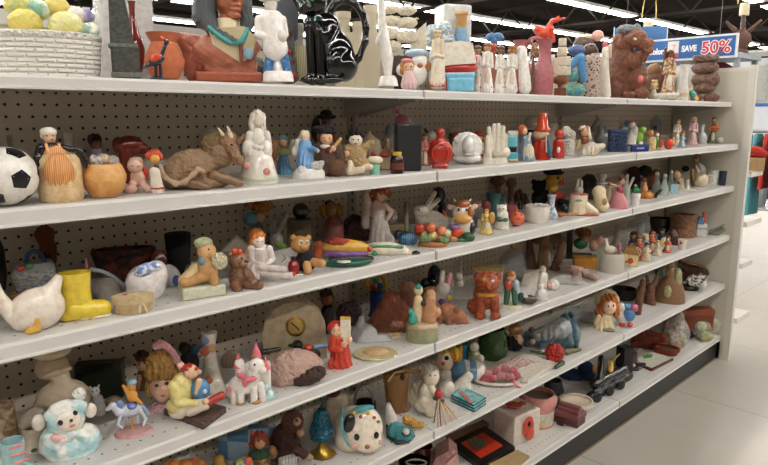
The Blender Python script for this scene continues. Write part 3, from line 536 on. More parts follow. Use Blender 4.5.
# ------------------------------------------------------------------ SECOND SHELF (1)
def soccer_ball():
    cx, cyy, r = 10, 179, 27.8; h = SH[1]
    m = ((floor_spot(cx, -.24, h)-CAM)@FW)/FPX; R = r*m*.98
    loc = floor_spot(cx, -DP[1]+R+.004, h); loc[2] += .0015; fr = Frame(loc); root = empty('soccer_ball', fr.loc, fr.th); tag(root, 'white and black soccer ball at the left edge of second shelf', 'ball')
    bm = bmesh.new(); bmesh.ops.create_icosphere(bm, subdivisions=1, radius=1); ico = [v.co.normalized() for v in bm.verts]; bm.free()
    bm = bmesh.new(); bmesh.ops.create_icosphere(bm, subdivisions=1, radius=1)
    pent = [v.co.normalized() for v in bm.verts if len(v.link_edges) == 5]; bm.free()
    rot = Matrix.Rotation(math.radians(22), 3, 'Y') @ Matrix.Rotation(math.radians(24), 3, 'X') @ Matrix.Rotation(math.radians(10), 3, 'Z')
    pent = [rot @ p for p in pent]
    bm = bmesh.new(); bmesh.ops.create_icosphere(bm, subdivisions=5, radius=R)
    for v in bm.verts:
        a = sorted((v.co.normalized().angle(p) for p in pent))
        v.co *= 1-.012*math.exp(-((a[0]-.36)/.03)**2); v.co.z += R
    me = bpy.data.meshes.new('cover'); bm.to_mesh(me); bm.free(); me.materials.append(M('e6e2db:s')); me.polygons.foreach_set('use_smooth', [True]*len(me.polygons))
    o = bpy.data.objects.new('cover', me); COL.objects.link(o); o.parent = root
    for p in pent:
        nb = sorted(pent, key=lambda q: p.angle(q))[1:6]; c = [];
        for q in nb: c.append((p+(q-p)*.335).normalized())
        a0 = p.orthogonal().normalized(); b0 = p.cross(a0); c.sort(key=lambda q: math.atan2(q.dot(b0), q.dot(a0)))
        v = [p]; f = []; n = 6
        for i in range(5):
            for j in range(n): v.append((c[i]+(c[(i+1) % 5]-c[i])*j/n))
        k = len(v)-1; mid = [(p+(Vector(q)-p)*.5) for q in v[1:]]; v = v[:1]+mid+v[1:]
        f += [(0, 1+i, 1+(i+1) % k) for i in range(k)]+[(1+i, 1+k+i, 1+k+(i+1) % k, 1+(i+1) % k) for i in range(k)]
        obj('black_patch', [Vector(q).normalized()*R*1.004+Vector((0, 0, R)) for q in v], f, '15141a:s', root)
soccer_ball()
F('clear_bottle', 'small clear bottle behind the soccer ball', 'bottle', 1, (9, 133, 22, 190), [('body', 'c4ccd0:x', [L(15, [(136, 2.6), (146, 2.6), (152, 5), (190, 5.5)])])], Y=-.07)
F('cook_jar', 'cream cookie jar of a woman in striped orange apron', 'jar', 1, (38, 128, 87, 203),
  [('body', 'd8bd93/c9a878:n90', [L(62.5, [(155, 17), (160, 21.5), (170, 22.5), (190, 23), (199, 22.5), (203, 21)])]), ('torso', 'd9a56c:s', [E(59, 157, 15, 13, 12)]), ('apron', 'dba169/c07a40:t95', [E(62, 173, 15.5, 18, 9, 16), E(60, 157, 11, 10, 6, 9)]),
   ('strap', 'd9a066:s', [K(52, 146, 54, 154, 1.8, 1.8, 8, 12)]), ('strap', 'd9a066:s', [K(64, 146, 65, 154, 1.8, 1.8, 8, 12)]), ('neckline', '2a1d18:s', [E(57, 147.5, 7, 4, 6, 5)]), ('arm', '191416:g', [K(47, 149, 43, 158, 5.5, 5, 4), K(43, 158, 45, 165, 5, 4, 6), K(45, 165, 53, 166, 3.6, 3, 8, 14)]), ('arm', '191416:g', [K(68, 149, 78, 151, 4, 3, 2)]),
   ('head', 'e3b58f:s', [E(55.5, 138, 6.8, 7.2, 6.5), E(58, 140, 1.4, 1.2, 1.5, 6)]), ('head>eye', '2a1c14:s', [E(53.5, 137.4, .8, .9, .8, 6.4)]), ('head>eye', '2a1c14:s', [E(59, 137.4, .8, .9, .8, 6)]), ('cap', 'e7ded0:s', [E(55, 133.5, 8.4, 5.2, 8), E(49, 137, 2.6, 3)]),
   ('handle', '161214:g', RG(77, 163, 12.5, 14, 2.2, 0, -20, 130))])
F('pale_cup', 'pale cup standing behind the cook jar', 'cup', 1, (66, 131, 80, 175), [('body', 'cfc8bc:s', [L(73, [(133, 5.5), (175, 5)], op=.8)])], Y=-.05)
F('bread_jar', 'round golden brown bowl shaped like a bread loaf', 'jar', 1, (83, 161, 129, 199),
  [('bowl', 'd6a161/c58c4c:n45', [L(106, [(164, 17), (166, 18.5), (171, 21), (180, 22), (189, 20), (196, 15), (200, 11)], op=2)]), ('crust', 'd9a768:m', [L(106, [(172.5, 21.6), (176, 22.6), (180, 22.2)])]), ('candy', 'd9d3cd/8b6f7d:n120', [E(100, 162, 6, 6, 5), E(96, 160, 4, 5)]), ('candy', 'd9a94e:s', [E(109, 160, 4, 5)]), ('wrapper', 'd8cfc6:y35', [E(116, 163, 7, 7, 6), E(106, 160, 9, 6, 7)])])
F('doll_bust', 'small dark haired brown doll behind the bread jar', 'doll', 1, (90, 132, 108, 182), [('head', '6d3c2c:s', [E(99, 144, 6, 7)]), ('hair', '2f1814:c', [E(98, 140, 7.5, 6, 7, -1)]), ('dress', '7d7a84:c', [K(99, 151, 99, 182, 5, 8)]), ('face', '8a5038:s', [E(100, 145, 4.5, 5, 3, 4)])], Y=-.07)
F('rooster_ornament', 'dark red glazed rooster at the back behind the bread jar', 'ornament', 1, (114, 134, 153, 185), [('body', '7c2c1f:g', [E(132, 146, 15, 10, 9), E(121, 145, 6, 8), E(145, 149, 6, 6), K(128, 150, 130, 188, 8, 10)]), ('base', '6d5647:s', [E(128, 176, 12, 12, 9)])], Y=-.085)
F('baby_figurine', 'pink sitting baby figurine beside bread jar', 'figurine', 1, (126, 157, 152, 193),
  [('body', 'dcb19c:s', [E(139, 178, 8, 9, 7), K(134, 184, 130, 191, 4.5, 4, 3, 8), K(143, 184, 148, 190, 4.4, 4, 3, 6), E(131, 189, 7, 4.6, 5, 8)]), ('head', 'e0b9a4:s', [E(137, 166, 8, 7.6, 7.4, 2)]), ('hair', 'c99f83:s', [E(138, 162, 7.6, 5, 7)]), ('head>eye', '40241c:s', [E(134, 166.5, .9, 1, .8, 8.6)]), ('head>eye', '40241c:s', [E(139.5, 167, .9, 1, .8, 8.8)]), ('bow', 'b43a2e:s', [E(146, 174, 4, 7, 3)])])
F('flower_figurine', 'white figurine topped by an orange and yellow flower', 'figurine', 1, (148, 148, 168, 194), [('body', 'ddd3c6:s', [K(156, 172, 158, 194, 5.5, 7)]), ('flower', 'c0472e:s', [E(157, 154, 6.5, 4.6, 5), E(151, 156, 3.5, 4), E(162, 157, 3.6, 4)]), ('flower_centre', 'd9a34c:s', [E(157, 159, 5, 4.6, 4, 3)]), ('belt', 'ab3b2e:s', [E(158, 188, 7.4, 2, 7.3)]), ('neck', '5b3a26:s', [E(158, 167, 3, 2.4)])])
F('white_plate', 'pale round dish leaning at back behind the bull', 'dish', 1, (204, 129, 224, 175), [('disc', 'cfc4b4:s', [E(214, 141, 10, 12, 2), B(208, 150, 220, 180, 4, 1)])], Y=-.045)
F('bull_figurine', 'brown textured resting bull figurine with curled pale tail', 'figurine', 1, (160, 127, 247, 191),
  [('body', '8f7357/6d543e:r75', [E(193, 168, 27, 19, 17, 0, -8), E(222, 154, 15, 15, 13, 0), E(177, 176, 15, 15, 15, 2), E(205, 182, 25, 8, 15, 3)]), ('hump', '76603f/5f4a36:r110', [E(216, 146, 13, 12, 10)]), ('head', '8b6a4c/6f533b:r90', [K(229, 143, 237, 158, 8.5, 5.5, 6, 12), E(240, 162, 5, 4.4, 5, 13), E(232, 139, 8, 6)]), ('horn', 'd9c8a6:s', [K(226, 138, 221, 130, 2.6, .9, 8)]), ('horn', 'd9c8a6:s', [K(233, 138, 230, 129, 2.6, .9, 10, 14)]), ('ear', '7a5c42:s', [K(240, 143, 247, 136, 3, 1.4, 2)]), ('eye', '1f140e:g', [E(233, 147, 1.5, 1.4, 1.3, 14.5)]),
   ('tail', 'b49a7c:s', T([(163, 166, 15), (167, 177, 19), (176, 183, 22), (186, 182, 23.5), (194, 175, 23), (199, 170, 22), (204, 172, 21)], 2.6)), ('leg', '84684c:s', [K(214, 176, 236, 183, 6, 4, 12, 14), E(239, 184, 5, 3.6, 4, 14)]), ('leg', '7b6046:s', [K(186, 181, 206, 187, 6.5, 4, 16, 20)])], kk=3)
F('gowned_lady', 'large white glazed lady in full gown with pink roses', 'figurine', 1, (238, 111, 278, 184),
  [('gown', 'e6e0d6:g', [L(259, [(146, 9), (152, 12.5), (160, 15), (170, 17.5), (177, 19.5), (184, 19.8)], sq=.85), E(250, 150, 7, 10, 7, 3), E(267, 150, 6, 10, 7, 3)]), ('bodice', 'e9e4db:g', [E(260, 138, 8.5, 11, 7)]), ('hair', 'e7e1d6:g', [E(260, 120, 8, 9, 7.5), E(254, 126, 3.5, 8, 4, 1), E(265, 127, 3.5, 8, 4, 1)]), ('face', 'e9dccd:g', [E(261, 121.5, 5, 6.4, 4, 4.6), E(261, 122, 1, 1.6, 1, 8.6)]),
   ('arm', 'e6e0d7:g', [K(252, 135, 249, 146, 4, 3.4, 2), K(249, 146, 258, 148, 3.4, 2.6, 3, 9)]), ('arm', 'e6e0d7:g', [K(268, 135, 270, 146, 4, 3.4, 2), K(270, 146, 261, 149, 3.4, 2.6, 3, 9)]), ('hem', 'c8ccb2:g', [L(259, [(176, 19.6), (178, 20.4), (180, 20)], sq=.87)]), ('rose', 'd88f86:g', [E(247, 166, 3.6, 3.6, 2.4, 14)]), ('rose', 'd88f86:g', [E(267, 172, 3.6, 3.6, 2.4, 14.6)])])
F('garden_angel', 'small winged figurine in blue and green behind white gown', 'figurine', 1, (271, 134, 297, 176), [('dress', '4f86ae:s', [K(284, 158, 284, 176, 5, 9)]), ('shawl', 'a5a875:s', [E(284, 152, 9, 4, 6, 2)]), ('head', 'c99f80:s', [E(284, 143, 4.5, 5)]), ('wing', 'b6b1a4:s', [E(292, 147, 3, 9, 2, -3, 20)]), ('hat', '6f8f9c:s', [E(284, 139, 5, 3.4)]), ('pot', 'b4794f:s', [E(275, 150, 4.5, 10, 5), E(275, 168, 5, 9)])], Y=-.14)
F('praying_angel', 'angel in pale blue robe with white wings and lamb', 'figurine', 1, (292, 131, 326, 179),
  [('robe', '7fa9d2/5f90c2:n70', [K(305, 148, 306, 166, 6, 9), E(306, 145, 6.5, 6, 5), K(310, 148, 317, 151, 3.2, 2.2, 4, 9)]), ('base', 'e4e1da:g', [L(309, [(168, 13), (172, 16), (179, 16.5)], sq=.7), E(303, 170, 5, 5, 5, 6)]), ('head', 'e5c9b0:s', [E(306, 137.5, 4.6, 5.6)]), ('hair', 'ded0b6:s', [E(305.5, 135.5, 5.4, 5, 5, -1.2)]), ('wing', 'dfdcd6:s', [E(298.5, 146, 3.6, 10, 2, -3, 14)]), ('wing', 'dfdcd6:s', [E(296, 150, 3, 6, 2, -3, 20)]), ('hand', 'e3c2a6:s', [E(318, 151.5, 2, 2, 2, 9)]), ('lamb', 'e6e3dc:v220', [E(317, 166, 6.4, 4.6, 4.6, 6), E(321.5, 163.5, 3, 3, 3, 7)])])
F('cloaked_figure', 'standing figure in black hat and red cloak at the back', 'figurine', 1, (314, 113, 340, 172), [('cloak', '7d2a20:c', [K(328, 132, 327, 172, 7, 10)]), ('head', '6b4030:s', [E(327, 122, 5, 5.5)]), ('hat', '141216:c', [E(327, 117.5, 10, 2.6, 9), E(327, 114.5, 6, 4.2)]), ('shawl', '3b2a26:c', [E(317, 130, 5, 12, 5)])], Y=-.075)
F('coat_boy', 'boy doll in brown coat and black beret playing a flute', 'doll', 1, (314, 126, 349, 177),
  [('coat', '5b4438/483428:c', [E(329, 158, 12, 17, 9), K(320, 148, 320, 166, 5.5, 5), K(338, 148, 340, 160, 5, 4.6, 4), E(326, 171, 11, 6, 8)]), ('knee', '6b4a36:c200', [E(337, 168, 9, 9, 8, 6)]), ('head', 'deb08c:s', [E(327, 139, 6.4, 7, 6.2, 2), E(327, 141, 1.2, 1.2, 1.2, 8.4)]), ('hair', '70432c:c', [E(324.5, 137, 7, 7.4, 6, -1)]), ('beret', '15141a:c', [E(324, 131, 11, 4, 9, 0, 12), E(327, 128, 6, 3)]), ('head>eye', '2a1a14:s', [E(325, 138.4, .8, .9, .8, 8)]), ('head>eye', '2a1a14:s', [E(330, 138.8, .8, .9, .8, 7.8)]), ('collar', 'd7cfc2:s', [E(326, 147, 5.5, 2.4, 4, 4.5)]), ('scarf', '6e2a28:c', [E(329, 151, 3.4, 4, 3, 7)]), ('hand', 'dcae8a:s', [E(334, 149, 2.6, 3, 2.5, 9)]), ('flute', 'c8a266:s', [K(331, 152, 341, 140, 1.5, 1.8, 9)])])
F('rag_clown', 'white faced rag clown in tan suit with black hair', 'doll', 1, (342, 127, 374, 176),
  [('suit', 'a48b63/8c7450:c180', [E(356, 155, 10.5, 12, 8), K(348, 149, 345, 160, 4.4, 3.6, 2), K(364, 148, 371, 143, 4.2, 3.6), E(360, 163, 10, 6, 7, 3)]), ('head', 'e2d6c8:s', [E(356, 141, 6.6, 6.4, 6, 2)]), ('hair', '191212:c300', [E(355, 133, 7, 5.4, 6), E(349, 137, 3, 3), E(362, 136, 3, 3)]), ('head>eye', '2a1a20:s', [E(353.6, 140.5, 1, .9, .8, 7.8)]), ('head>eye', '2a1a20:s', [E(358.6, 140.5, 1, .9, .8, 7.8)]), ('head>mouth', 'a8403c:s', [E(356, 144.4, 2.2, .8, .8, 7.2)]), ('leg', 'dcccb0:s', [K(351, 164, 350, 172, 4, 4, 5, 9), K(350, 172, 362, 170, 4, 3.6, 9, 10)]), ('leg', 'dccbb0:s', [K(360, 167, 370, 167, 4, 3, 5, 9)]), ('hand', 'd9a888:s', [E(347, 154, 3, 3.4, 3, 7)])])
F('beehive_jar', 'cream beehive shaped jar behind the rag clown', 'jar', 1, (363, 131, 385, 174), [('body', 'c2b192:t60', [L(371, [(138, 5), (141, 9), (149, 10.5), (174, 11)])]), ('lid', 'b9a888:s', [L(370, [(131, 1.6), (134, 2), (136, 4), (140, 10)])])], Y=-.13)
F('cup_flower', 'mint green cup holding a white blossom', 'cup', 1, (366, 155, 383, 175), [('cup', '8fc9b2:s', [L(375, [(164, 5), (175, 4.6)], op=.8)]), ('blossom', 'e2d9c2:s', [E(375, 160, 8, 4.4, 6)]), ('berry', '7a2c2a:s', [E(374, 154.5, 3, 3)])])
F('cottage_ornament', 'small tan cottage with red trim beside black box', 'ornament', 1, (378, 145, 394, 173), [('wall', 'b69c7c:s', [B(380, 155, 392, 176, 10, .6)]), ('roof', '8a5a44:s', [P([(378, 156), (386, 146), (394, 156)], 12)]), ('trim', 'a63a30:s', [E(385, 156, 5, 1.6, 2, 6)])], Y=-.24)
F('honey_jar', 'small dark brown glass jar with yellow lid', 'jar', 1, (389, 151, 404, 174), [('glass', '2c1712:g', [L(397, [(155, 4.4), (157, 6), (160, 6.8), (174, 6.6)])]), ('lid', 'd1a832:s', [L(397, [(152, 4.6), (156, 4.8)])]), ('label', '6e3a2a:s', [L(397, [(163, 6.95), (169, 6.95)])])])
F('black_case', 'tall shiny black wrapped box on second shelf', 'box', 1, (393, 121, 422, 171), [('box', '050505:q', [B(395, 124, 420, 174, 15, 1.6, 0, 12)]), ('wrapping', '8a8a8a:y5', [B(394, 122.5, 421, 173, 16.6, 3, 0, 12)])], br=9)
F('toy_bag', 'clear plastic bag of pink toys behind the black box', 'bag', 1, (384, 104, 416, 168), [('bag', 'd6d2d0:y22', [K(400, 118, 402, 150, 11, 12), K(399, 106, 400, 116, 2, 8), E(389, 136, 5, 12, 6)]), ('toy', 'c0446c:s', [E(402, 121, 8, 6), E(398, 112, 3, 3)]), ('toy', '6f93b0:s', [E(389, 132, 4.5, 6)]), ('toy', 'b8987c:s', [E(388, 146, 4, 8), E(402, 148, 8, 16, 6)])], Y=-.115)
F('pink_figurine', 'tiny pink figurine between black box and red bottle', 'figurine', 1, (420, 131, 429, 169), lady(425, 133, 168, 8, 'd6a18c:s', '7a5644:s', 'c77f74:s', base='d5cfc6:s', hs=1.1), Y=-.2)
F('plush_goat', 'grey and white animal figurine behind the red glass bottle', 'figurine', 1, (425, 129, 440, 165), [('body', 'b7aa98:s', [K(432, 146, 433, 166, 5, 7)]), ('head', 'c9bcaa:s', [E(431, 136, 5, 5)]), ('ear', '4a4440:s', [K(427, 133, 424, 129, 2, 1)])], Y=-.1)
F('red_bottle', 'red glass flask bottle with round flat body', 'bottle', 1, (425, 131, 454, 169), [('glass', 'b02a1a:g', [E(440, 153, 12.4, 15, 7), K(440, 131.5, 440, 142, 3.2, 3.6), K(440, 132.6, 440, 133, 4.4, 4.4), B(432, 163, 448, 174, 12, 3)]), ('ring', 'c8402c:g', RG(440, 154, 8, 9.5, .8, 6.4))], br=8)
F('red_plate', 'dark red glass plate standing behind red bottle', 'plate', 1, (424, 138, 440, 168), [('plate', '8a2418:g', [E(432, 155, 8, 15, 2)])], Y=-.215)
F('frog_planter', 'dark green planter with pale lid behind the white hat', 'planter', 1, (446, 126, 470, 165), [('pot', '4c4f34:s', [L(457, [(134, 9), (165, 7)])]), ('top', 'c9bda8:s', [E(455, 131, 8, 4.4, 7)]), ('rose', 'a23a2c:s', [E(455, 136, 4, 3, 3, 7)])], Y=-.085)
F('hat_dish', 'white ceramic cowboy hat tipped upright', 'ornament', 1, (451, 131, 483, 165), [('brim', 'e4e2de:g', [E(467, 147, 15.5, 15, 4, -2, 20), E(467, 158, 14.5, 6, 11), K(456, 140, 460, 135, 3, 2, 3)]), ('crown', 'e8e6e2:g', [E(468, 146, 6.4, 9.5, 9, 6)]), ('band', 'c9c7c3:g', [E(468, 154.5, 7.2, 1.6, 9.4, 6.3)])], br=11)
F('red_cap_figurine', 'small white bearded figurine in red cap behind the white hat', 'figurine', 1, (472, 130, 486, 162), [('cap', 'c23226:s', [E(478, 134.5, 5.5, 3.4)]), ('face', 'e3c3ac:s', [E(478, 139, 4.2, 3.6, 4)]), ('coat', 'd9d2ca/c23a44:n90', [K(479, 144, 480, 162, 4.6, 5.5)]), ('beard', 'ece8e2:s', [E(477, 142, 3.6, 3, 2, 4)]), ('ball', '7f9a3c:s', [E(469.5, 134, 3, 3)]), ('bell', 'd7b24a:s', [E(484, 140, 2, 3)])], Y=-.1)
F('praying_hands', 'cream ceramic sculpture of two tall hands holding a shell', 'sculpture', 1, (483, 123, 510, 164),
  [('palm', 'e3ddcd:g', [P([(494, 130), (501, 126), (507, 136), (507, 162), (495, 162)], 7, 0), K(496, 152, 504, 152, 6, 6, 0)]), ('finger', 'e5dfd0:g', [K(490, 150, 488, 129, 3.6, 2.2, 4)]), ('finger', 'e5dfd0:g', [K(493, 150, 493.5, 126, 3.6, 2.3, 2)]), ('finger', 'e3ddcd:g', [K(497, 150, 497.5, 125.5, 3.4, 2.2, 3)]), ('finger', 'e3ddcd:g', [K(501, 150, 502, 128, 3.4, 2.2, 3)]), ('thumb', 'e5dfd0:g', [K(488, 156, 487, 138, 3.4, 2.4, 8)]), ('cup', 'e5dfd0:g', [L(487.5, [(153, 4.4), (164, 5)], d=6)]), ('base', 'e3ddcd:g', [L(497, [(158, 10), (164, 11.5)], sq=.6)])], br=8)
F('toy_truck', 'turquoise two tier toy truck ornament', 'ornament', 1, (505, 131, 519, 162), [('cab', '6fc0d0:g', [B(506, 136, 517, 147, 9, 1.4)]), ('chassis', '69bace:g', [B(506, 152, 518, 163, 10, 1.4)]), ('axle', '151417:s', [B(507, 147, 516, 153, 7, .5)]), ('roof', 'd8d2c6:s', [B(507, 131, 517, 136.5, 8, 1)]), ('bumper', 'c6ba94:s', [B(508, 159, 518, 164, 4, 1, 5)])])
F('bonnet_woman', 'figurine of a woman in blue dress with orange cap', 'figurine', 1, (516, 124, 536, 161), [('dress', '6d8296/8497a6:n70', [K(525, 140, 526, 158, 5, 9)]), ('apron', 'd9cdb8:s', [E(528, 153, 6, 9, 4, 5)]), ('cap', 'c1663c:s', [E(521, 130, 4.6, 5.2)]), ('face', 'dcb192:s', [E(523.5, 132, 3, 3.4, 3, 2)]), ('arm', 'd8cfc3:s', [K(527, 140, 529, 134, 2.2, 1.6, 3)]), ('basket', 'c09468:s', [E(523, 159.5, 7, 3, 6, 2)])])
F('brown_jug', 'dark brown jug with white top behind red guardsman', 'jug', 1, (523, 115, 537, 155), [('body', '3a1e18:s', [L(529, [(130, 4), (136, 7), (155, 6)])]), ('top', 'b9aea0:s', [E(530, 122, 6.5, 6.5)])], Y=-.07)
F('guard_figurine', 'red coated guard with tall flared red hat', 'figurine', 1, (531, 112, 554, 160), [('coat', 'c3341f:g', [L(542, [(140, 6.5), (146, 8), (160, 8.5)]), K(536, 143, 535.5, 152, 3, 3, 3), K(547, 143, 548, 152, 3, 3, 3)]), ('head', 'd9ba94:s', [E(540, 134.5, 8, 5.4, 7)]), ('hat', 'c94a2c:g', [L(541, [(113.5, 3.6), (115, 4.2), (127, 6.2), (129, 8.2), (131, 8)])]), ('tassel', '4a6c8a:s', [K(547, 136, 550, 156, 1, 2.2, 8)]), ('cord', 'ddd3c4:s', [K(545, 137, 546, 152, .8, .8, 9)])])
F('white_pot', 'off white sugar pot behind the red guard', 'pot', 1, (545, 115, 560, 155), [('pot', 'cfc5b6:s', [L(551, [(124, 6), (130, 7), (155, 5)])]), ('knob', 'c4b9a8:s', [E(549, 119, 2.4, 4)]), ('lid', 'cfc5b6:s', [E(551, 125, 6, 2.5, 6)])], Y=-.075)
F('apple_clown', 'red figurine with round red head and white bib', 'figurine', 1, (550, 127, 566, 159), [('head', 'b9402a:s', [E(558, 134, 4.5, 5)]), ('body', 'b8392c:s', [K(558, 143, 558, 158, 5.5, 6.5)]), ('bib', 'dbd3cb:s', [E(558, 150, 2, 3, 2, 6)])], Y=-.3)
F('poodle_figurine', 'fluffy white poodle figurine with curly head', 'figurine', 1, (559, 125, 578, 158), [('body', 'd8d2c6:v180', [K(568, 144, 568, 156, 6.5, 6)]), ('head', 'e0dad0:v180', [E(565, 132, 5.4, 5.8)]), ('ear', 'd3cbbf:v180', [E(571, 136, 4, 5.5, 3)]), ('bow', 'b9a6c0:s', [E(566, 141, 4, 1.6, 2, 5)])], Y=-.255)
F('resting_angel', 'cream reclining angel with long brown hair at shelf edge', 'figurine', 1, (575, 124, 608, 160),
  [('robe', 'e2d9c8:s', [E(590, 149, 9, 7, 7), K(588, 150, 602, 146, 6, 3, 3), E(587, 153, 8, 5, 6, 3)]), ('head', 'd8ae8a:s', [E(584, 132, 5, 5.6, 5, 1)]), ('hair', '8a5432:s', [E(583, 130.5, 6, 6, 5, -1), E(584, 140, 4.4, 5, 4, 1)]), ('scarf', 'ddd0bd:s', [E(580, 128, 4, 2, 4, 3, -30), K(587, 128, 589, 138, 1.4, 2, 4)]), ('wing', 'dccb9e:s', [E(578, 145, 2.6, 6, 3, 0, 15)]), ('foot', 'dcbfa0:s', [K(592, 153, 594, 158, 2.2, 1.6, 7)])], kk=1.2)
F('pewter_horses', 'grey pewter horse figurine at the back of second shelf', 'figurine', 1, (588, 114, 609, 152), [('horse', '9a9a9a:e', [K(591, 130, 597, 121, 3, 3), K(597, 121, 595, 116, 2.4, 1.4), K(599, 124, 602, 142, 2.6, 4), E(600, 138, 7, 7, 5), K(605, 128, 606, 150, 2, 2)]), ('base', '7d7d7b:e', [E(599, 150, 10, 5, 7)])], Y=-.09)
F('blue_jar', 'square dark blue textured jar on second shelf', 'jar', 1, (606, 129, 628, 152), [('pot', '26375a/3d5480:v160', [B(607.5, 131, 626, 156, 15, 2, 0, 8)]), ('rim', '2e4068:s', [B(606.5, 129.5, 627, 133, 16, 1.2, 0, 8)])], br=8)
F('ribbon_figurine', 'white figurine with blue ribbon behind the blue jar', 'figurine', 1, (617, 117, 630, 150), [('body', 'd9d3cc:s', [K(622, 128, 622, 150, 4, 5)]), ('head', 'dccdbf:s', [E(620, 121, 3.6, 3.8)]), ('ribbon', '6a98bc:s', [E(625, 124, 2.6, 4, 2, 2)])], Y=-.1)
F('blue_book', 'small blue hardback book lying flat at shelf edge', 'book', 1, (624, 143, 650, 152), [('cover', '2b3d78:s', [B(626, 144.5, 648, 153, 11, .8, 0, 36)]), ('pages', 'd8cfb8:s', [B(625.4, 146, 640, 151, 9.5, .4, 1.5, 36)]), ('title', 'b9c2d8:s', [B(632, 147.4, 642, 149, 11.3, .3, .1, 36)])], Y=-.31, br=5)
F('red_hat_duck', 'white bird ornament with red hat behind the blue book', 'ornament', 1, (625, 120, 638, 150), [('body', 'e3ddd4:s', [E(631, 135, 5.5, 8, 5), K(631, 140, 631, 150, 4.5, 5)]), ('head', 'e6dfd6:s', [E(631, 126, 3.8, 4)]), ('hat', 'c23a3a:s', [E(630, 122, 3.4, 2)]), ('wing', 'ccc3ba:s', [E(634, 131, 3, 5, 3, 3)])], Y=-.2)
F('green_frog', 'lime green frog figurine holding a leaf', 'figurine', 1, (632, 126, 647, 148), [('body', '86b440:s', [E(639, 137, 4, 6), K(637, 142, 634, 145, 3, 2.4, 2)]), ('head', '8fbe46:s', [E(641, 130, 4.4, 3.6)]), ('base', 'd8d3c6:s', [K(639, 144, 640, 150, 4, 5)]), ('leaf', '557c36:s', [E(635, 142, 4, 3, 2, 4)])], Y=-.215)
F('owl_cup', 'little tan owl cup in front of green frog', 'cup', 1, (645, 130, 657, 151), [('cup', 'd9cdb6/c29a58:n100', [L(651, [(137, 3.6), (141, 4.6), (151, 4.4)])]), ('owl', 'b88448:s', [E(649, 133.5, 3.4, 4)]), ('face', 'e4c04e:s', [E(651, 144, 2.4, 2.2, 1.4, 4.2)])])
F('castle_pewter', 'grey pewter cottage scene at the back of second shelf', 'ornament', 1, (646, 113, 663, 146), [('house', '77777a:e', [B(649, 122, 660, 150, 8, 1), P([(647, 123), (654, 114), (661, 123)], 8)]), ('window', '2c2c30:s', [B(652, 126, 656, 130, 2, .4, 4)])], Y=-.07)
F('nutcracker_figurine', 'tiny soldier figurine in green and red', 'figurine', 1, (653, 133, 663, 150), [('body', '5c8a4a:s', [K(656, 140, 656, 148, 2.6, 3)]), ('drum', 'c9503c:s', [E(660, 144, 2.6, 4)]), ('head', 'd9b48c:s', [E(656, 135.5, 2.3, 2.6)]), ('base', 'c9b878:s', [E(658, 149.5, 4.6, 2, 4)])])
F('red_apple', 'shiny red apple ornament near right of second shelf', 'ornament', 1, (663, 136, 674, 150), [('apple', 'd2402c:g', [E(668.5, 144, 5, 5.4, 5)]), ('stem', '5a6a2c:s', [K(668.5, 139, 669.5, 136.6, .6)]), ('leaf', 'd8b24c:s', [E(672.5, 141, 1.6, 4, 1.6)])])
F('bridal_figurine', 'tall woman figurine in cream beside a small child', 'figurine', 1, (671, 118, 681, 149), lady(676, 119, 147, 9, 'dcb596:s', '8f5e40:s', 'ddd0bf:s', base='a8694a:s'), Y=-.22)
F('little_girl', 'small girl figurine in pale blue dress', 'figurine', 1, (677, 130, 686, 149), lady(681.5, 131, 147, 8, 'd9b090:s', '9a5a38:s', 'a3bdd0:s', base='a8694a:s', hs=1.6), Y=-.29)
F('pink_lady', 'lady figurine in long pink gown with blond hair', 'figurine', 1, (686, 115, 699, 147), lady(692, 117, 146, 11, 'e3c2a4:s', 'd8bd84:s', 'd7adb2:s'), Y=-.235)
F('white_goose', 'white and grey goose figurine right of pink lady', 'figurine', 1, (697, 123, 708, 147), [('body', 'c9c8c4:g', [E(702, 139, 4.6, 7), K(701, 132, 701, 126, 2, 1.8), E(701.5, 125.5, 2.4, 2.2)]), ('bow', '40484a:s', [E(701, 131, 2.4, 1.6)]), ('base', 'b6bab4:g', [E(702, 146, 5, 3)])], Y=-.225)
F('flower_seller', 'lady figurine with green skirt and orange flower basket', 'figurine', 1, (706, 117, 724, 146), lady(712, 117, 144, 10, 'cf9f80:s', '7a4c34:s', '6d6a50/3f5a3a:n90', arms='c97a4a:s')+[('basket', 'd0603a:s', [E(714, 128, 4.6, 2, 3, 4)]), ('lamb', 'd0cdc4:s', [E(720, 140, 3.6, 3)])], Y=-.21)
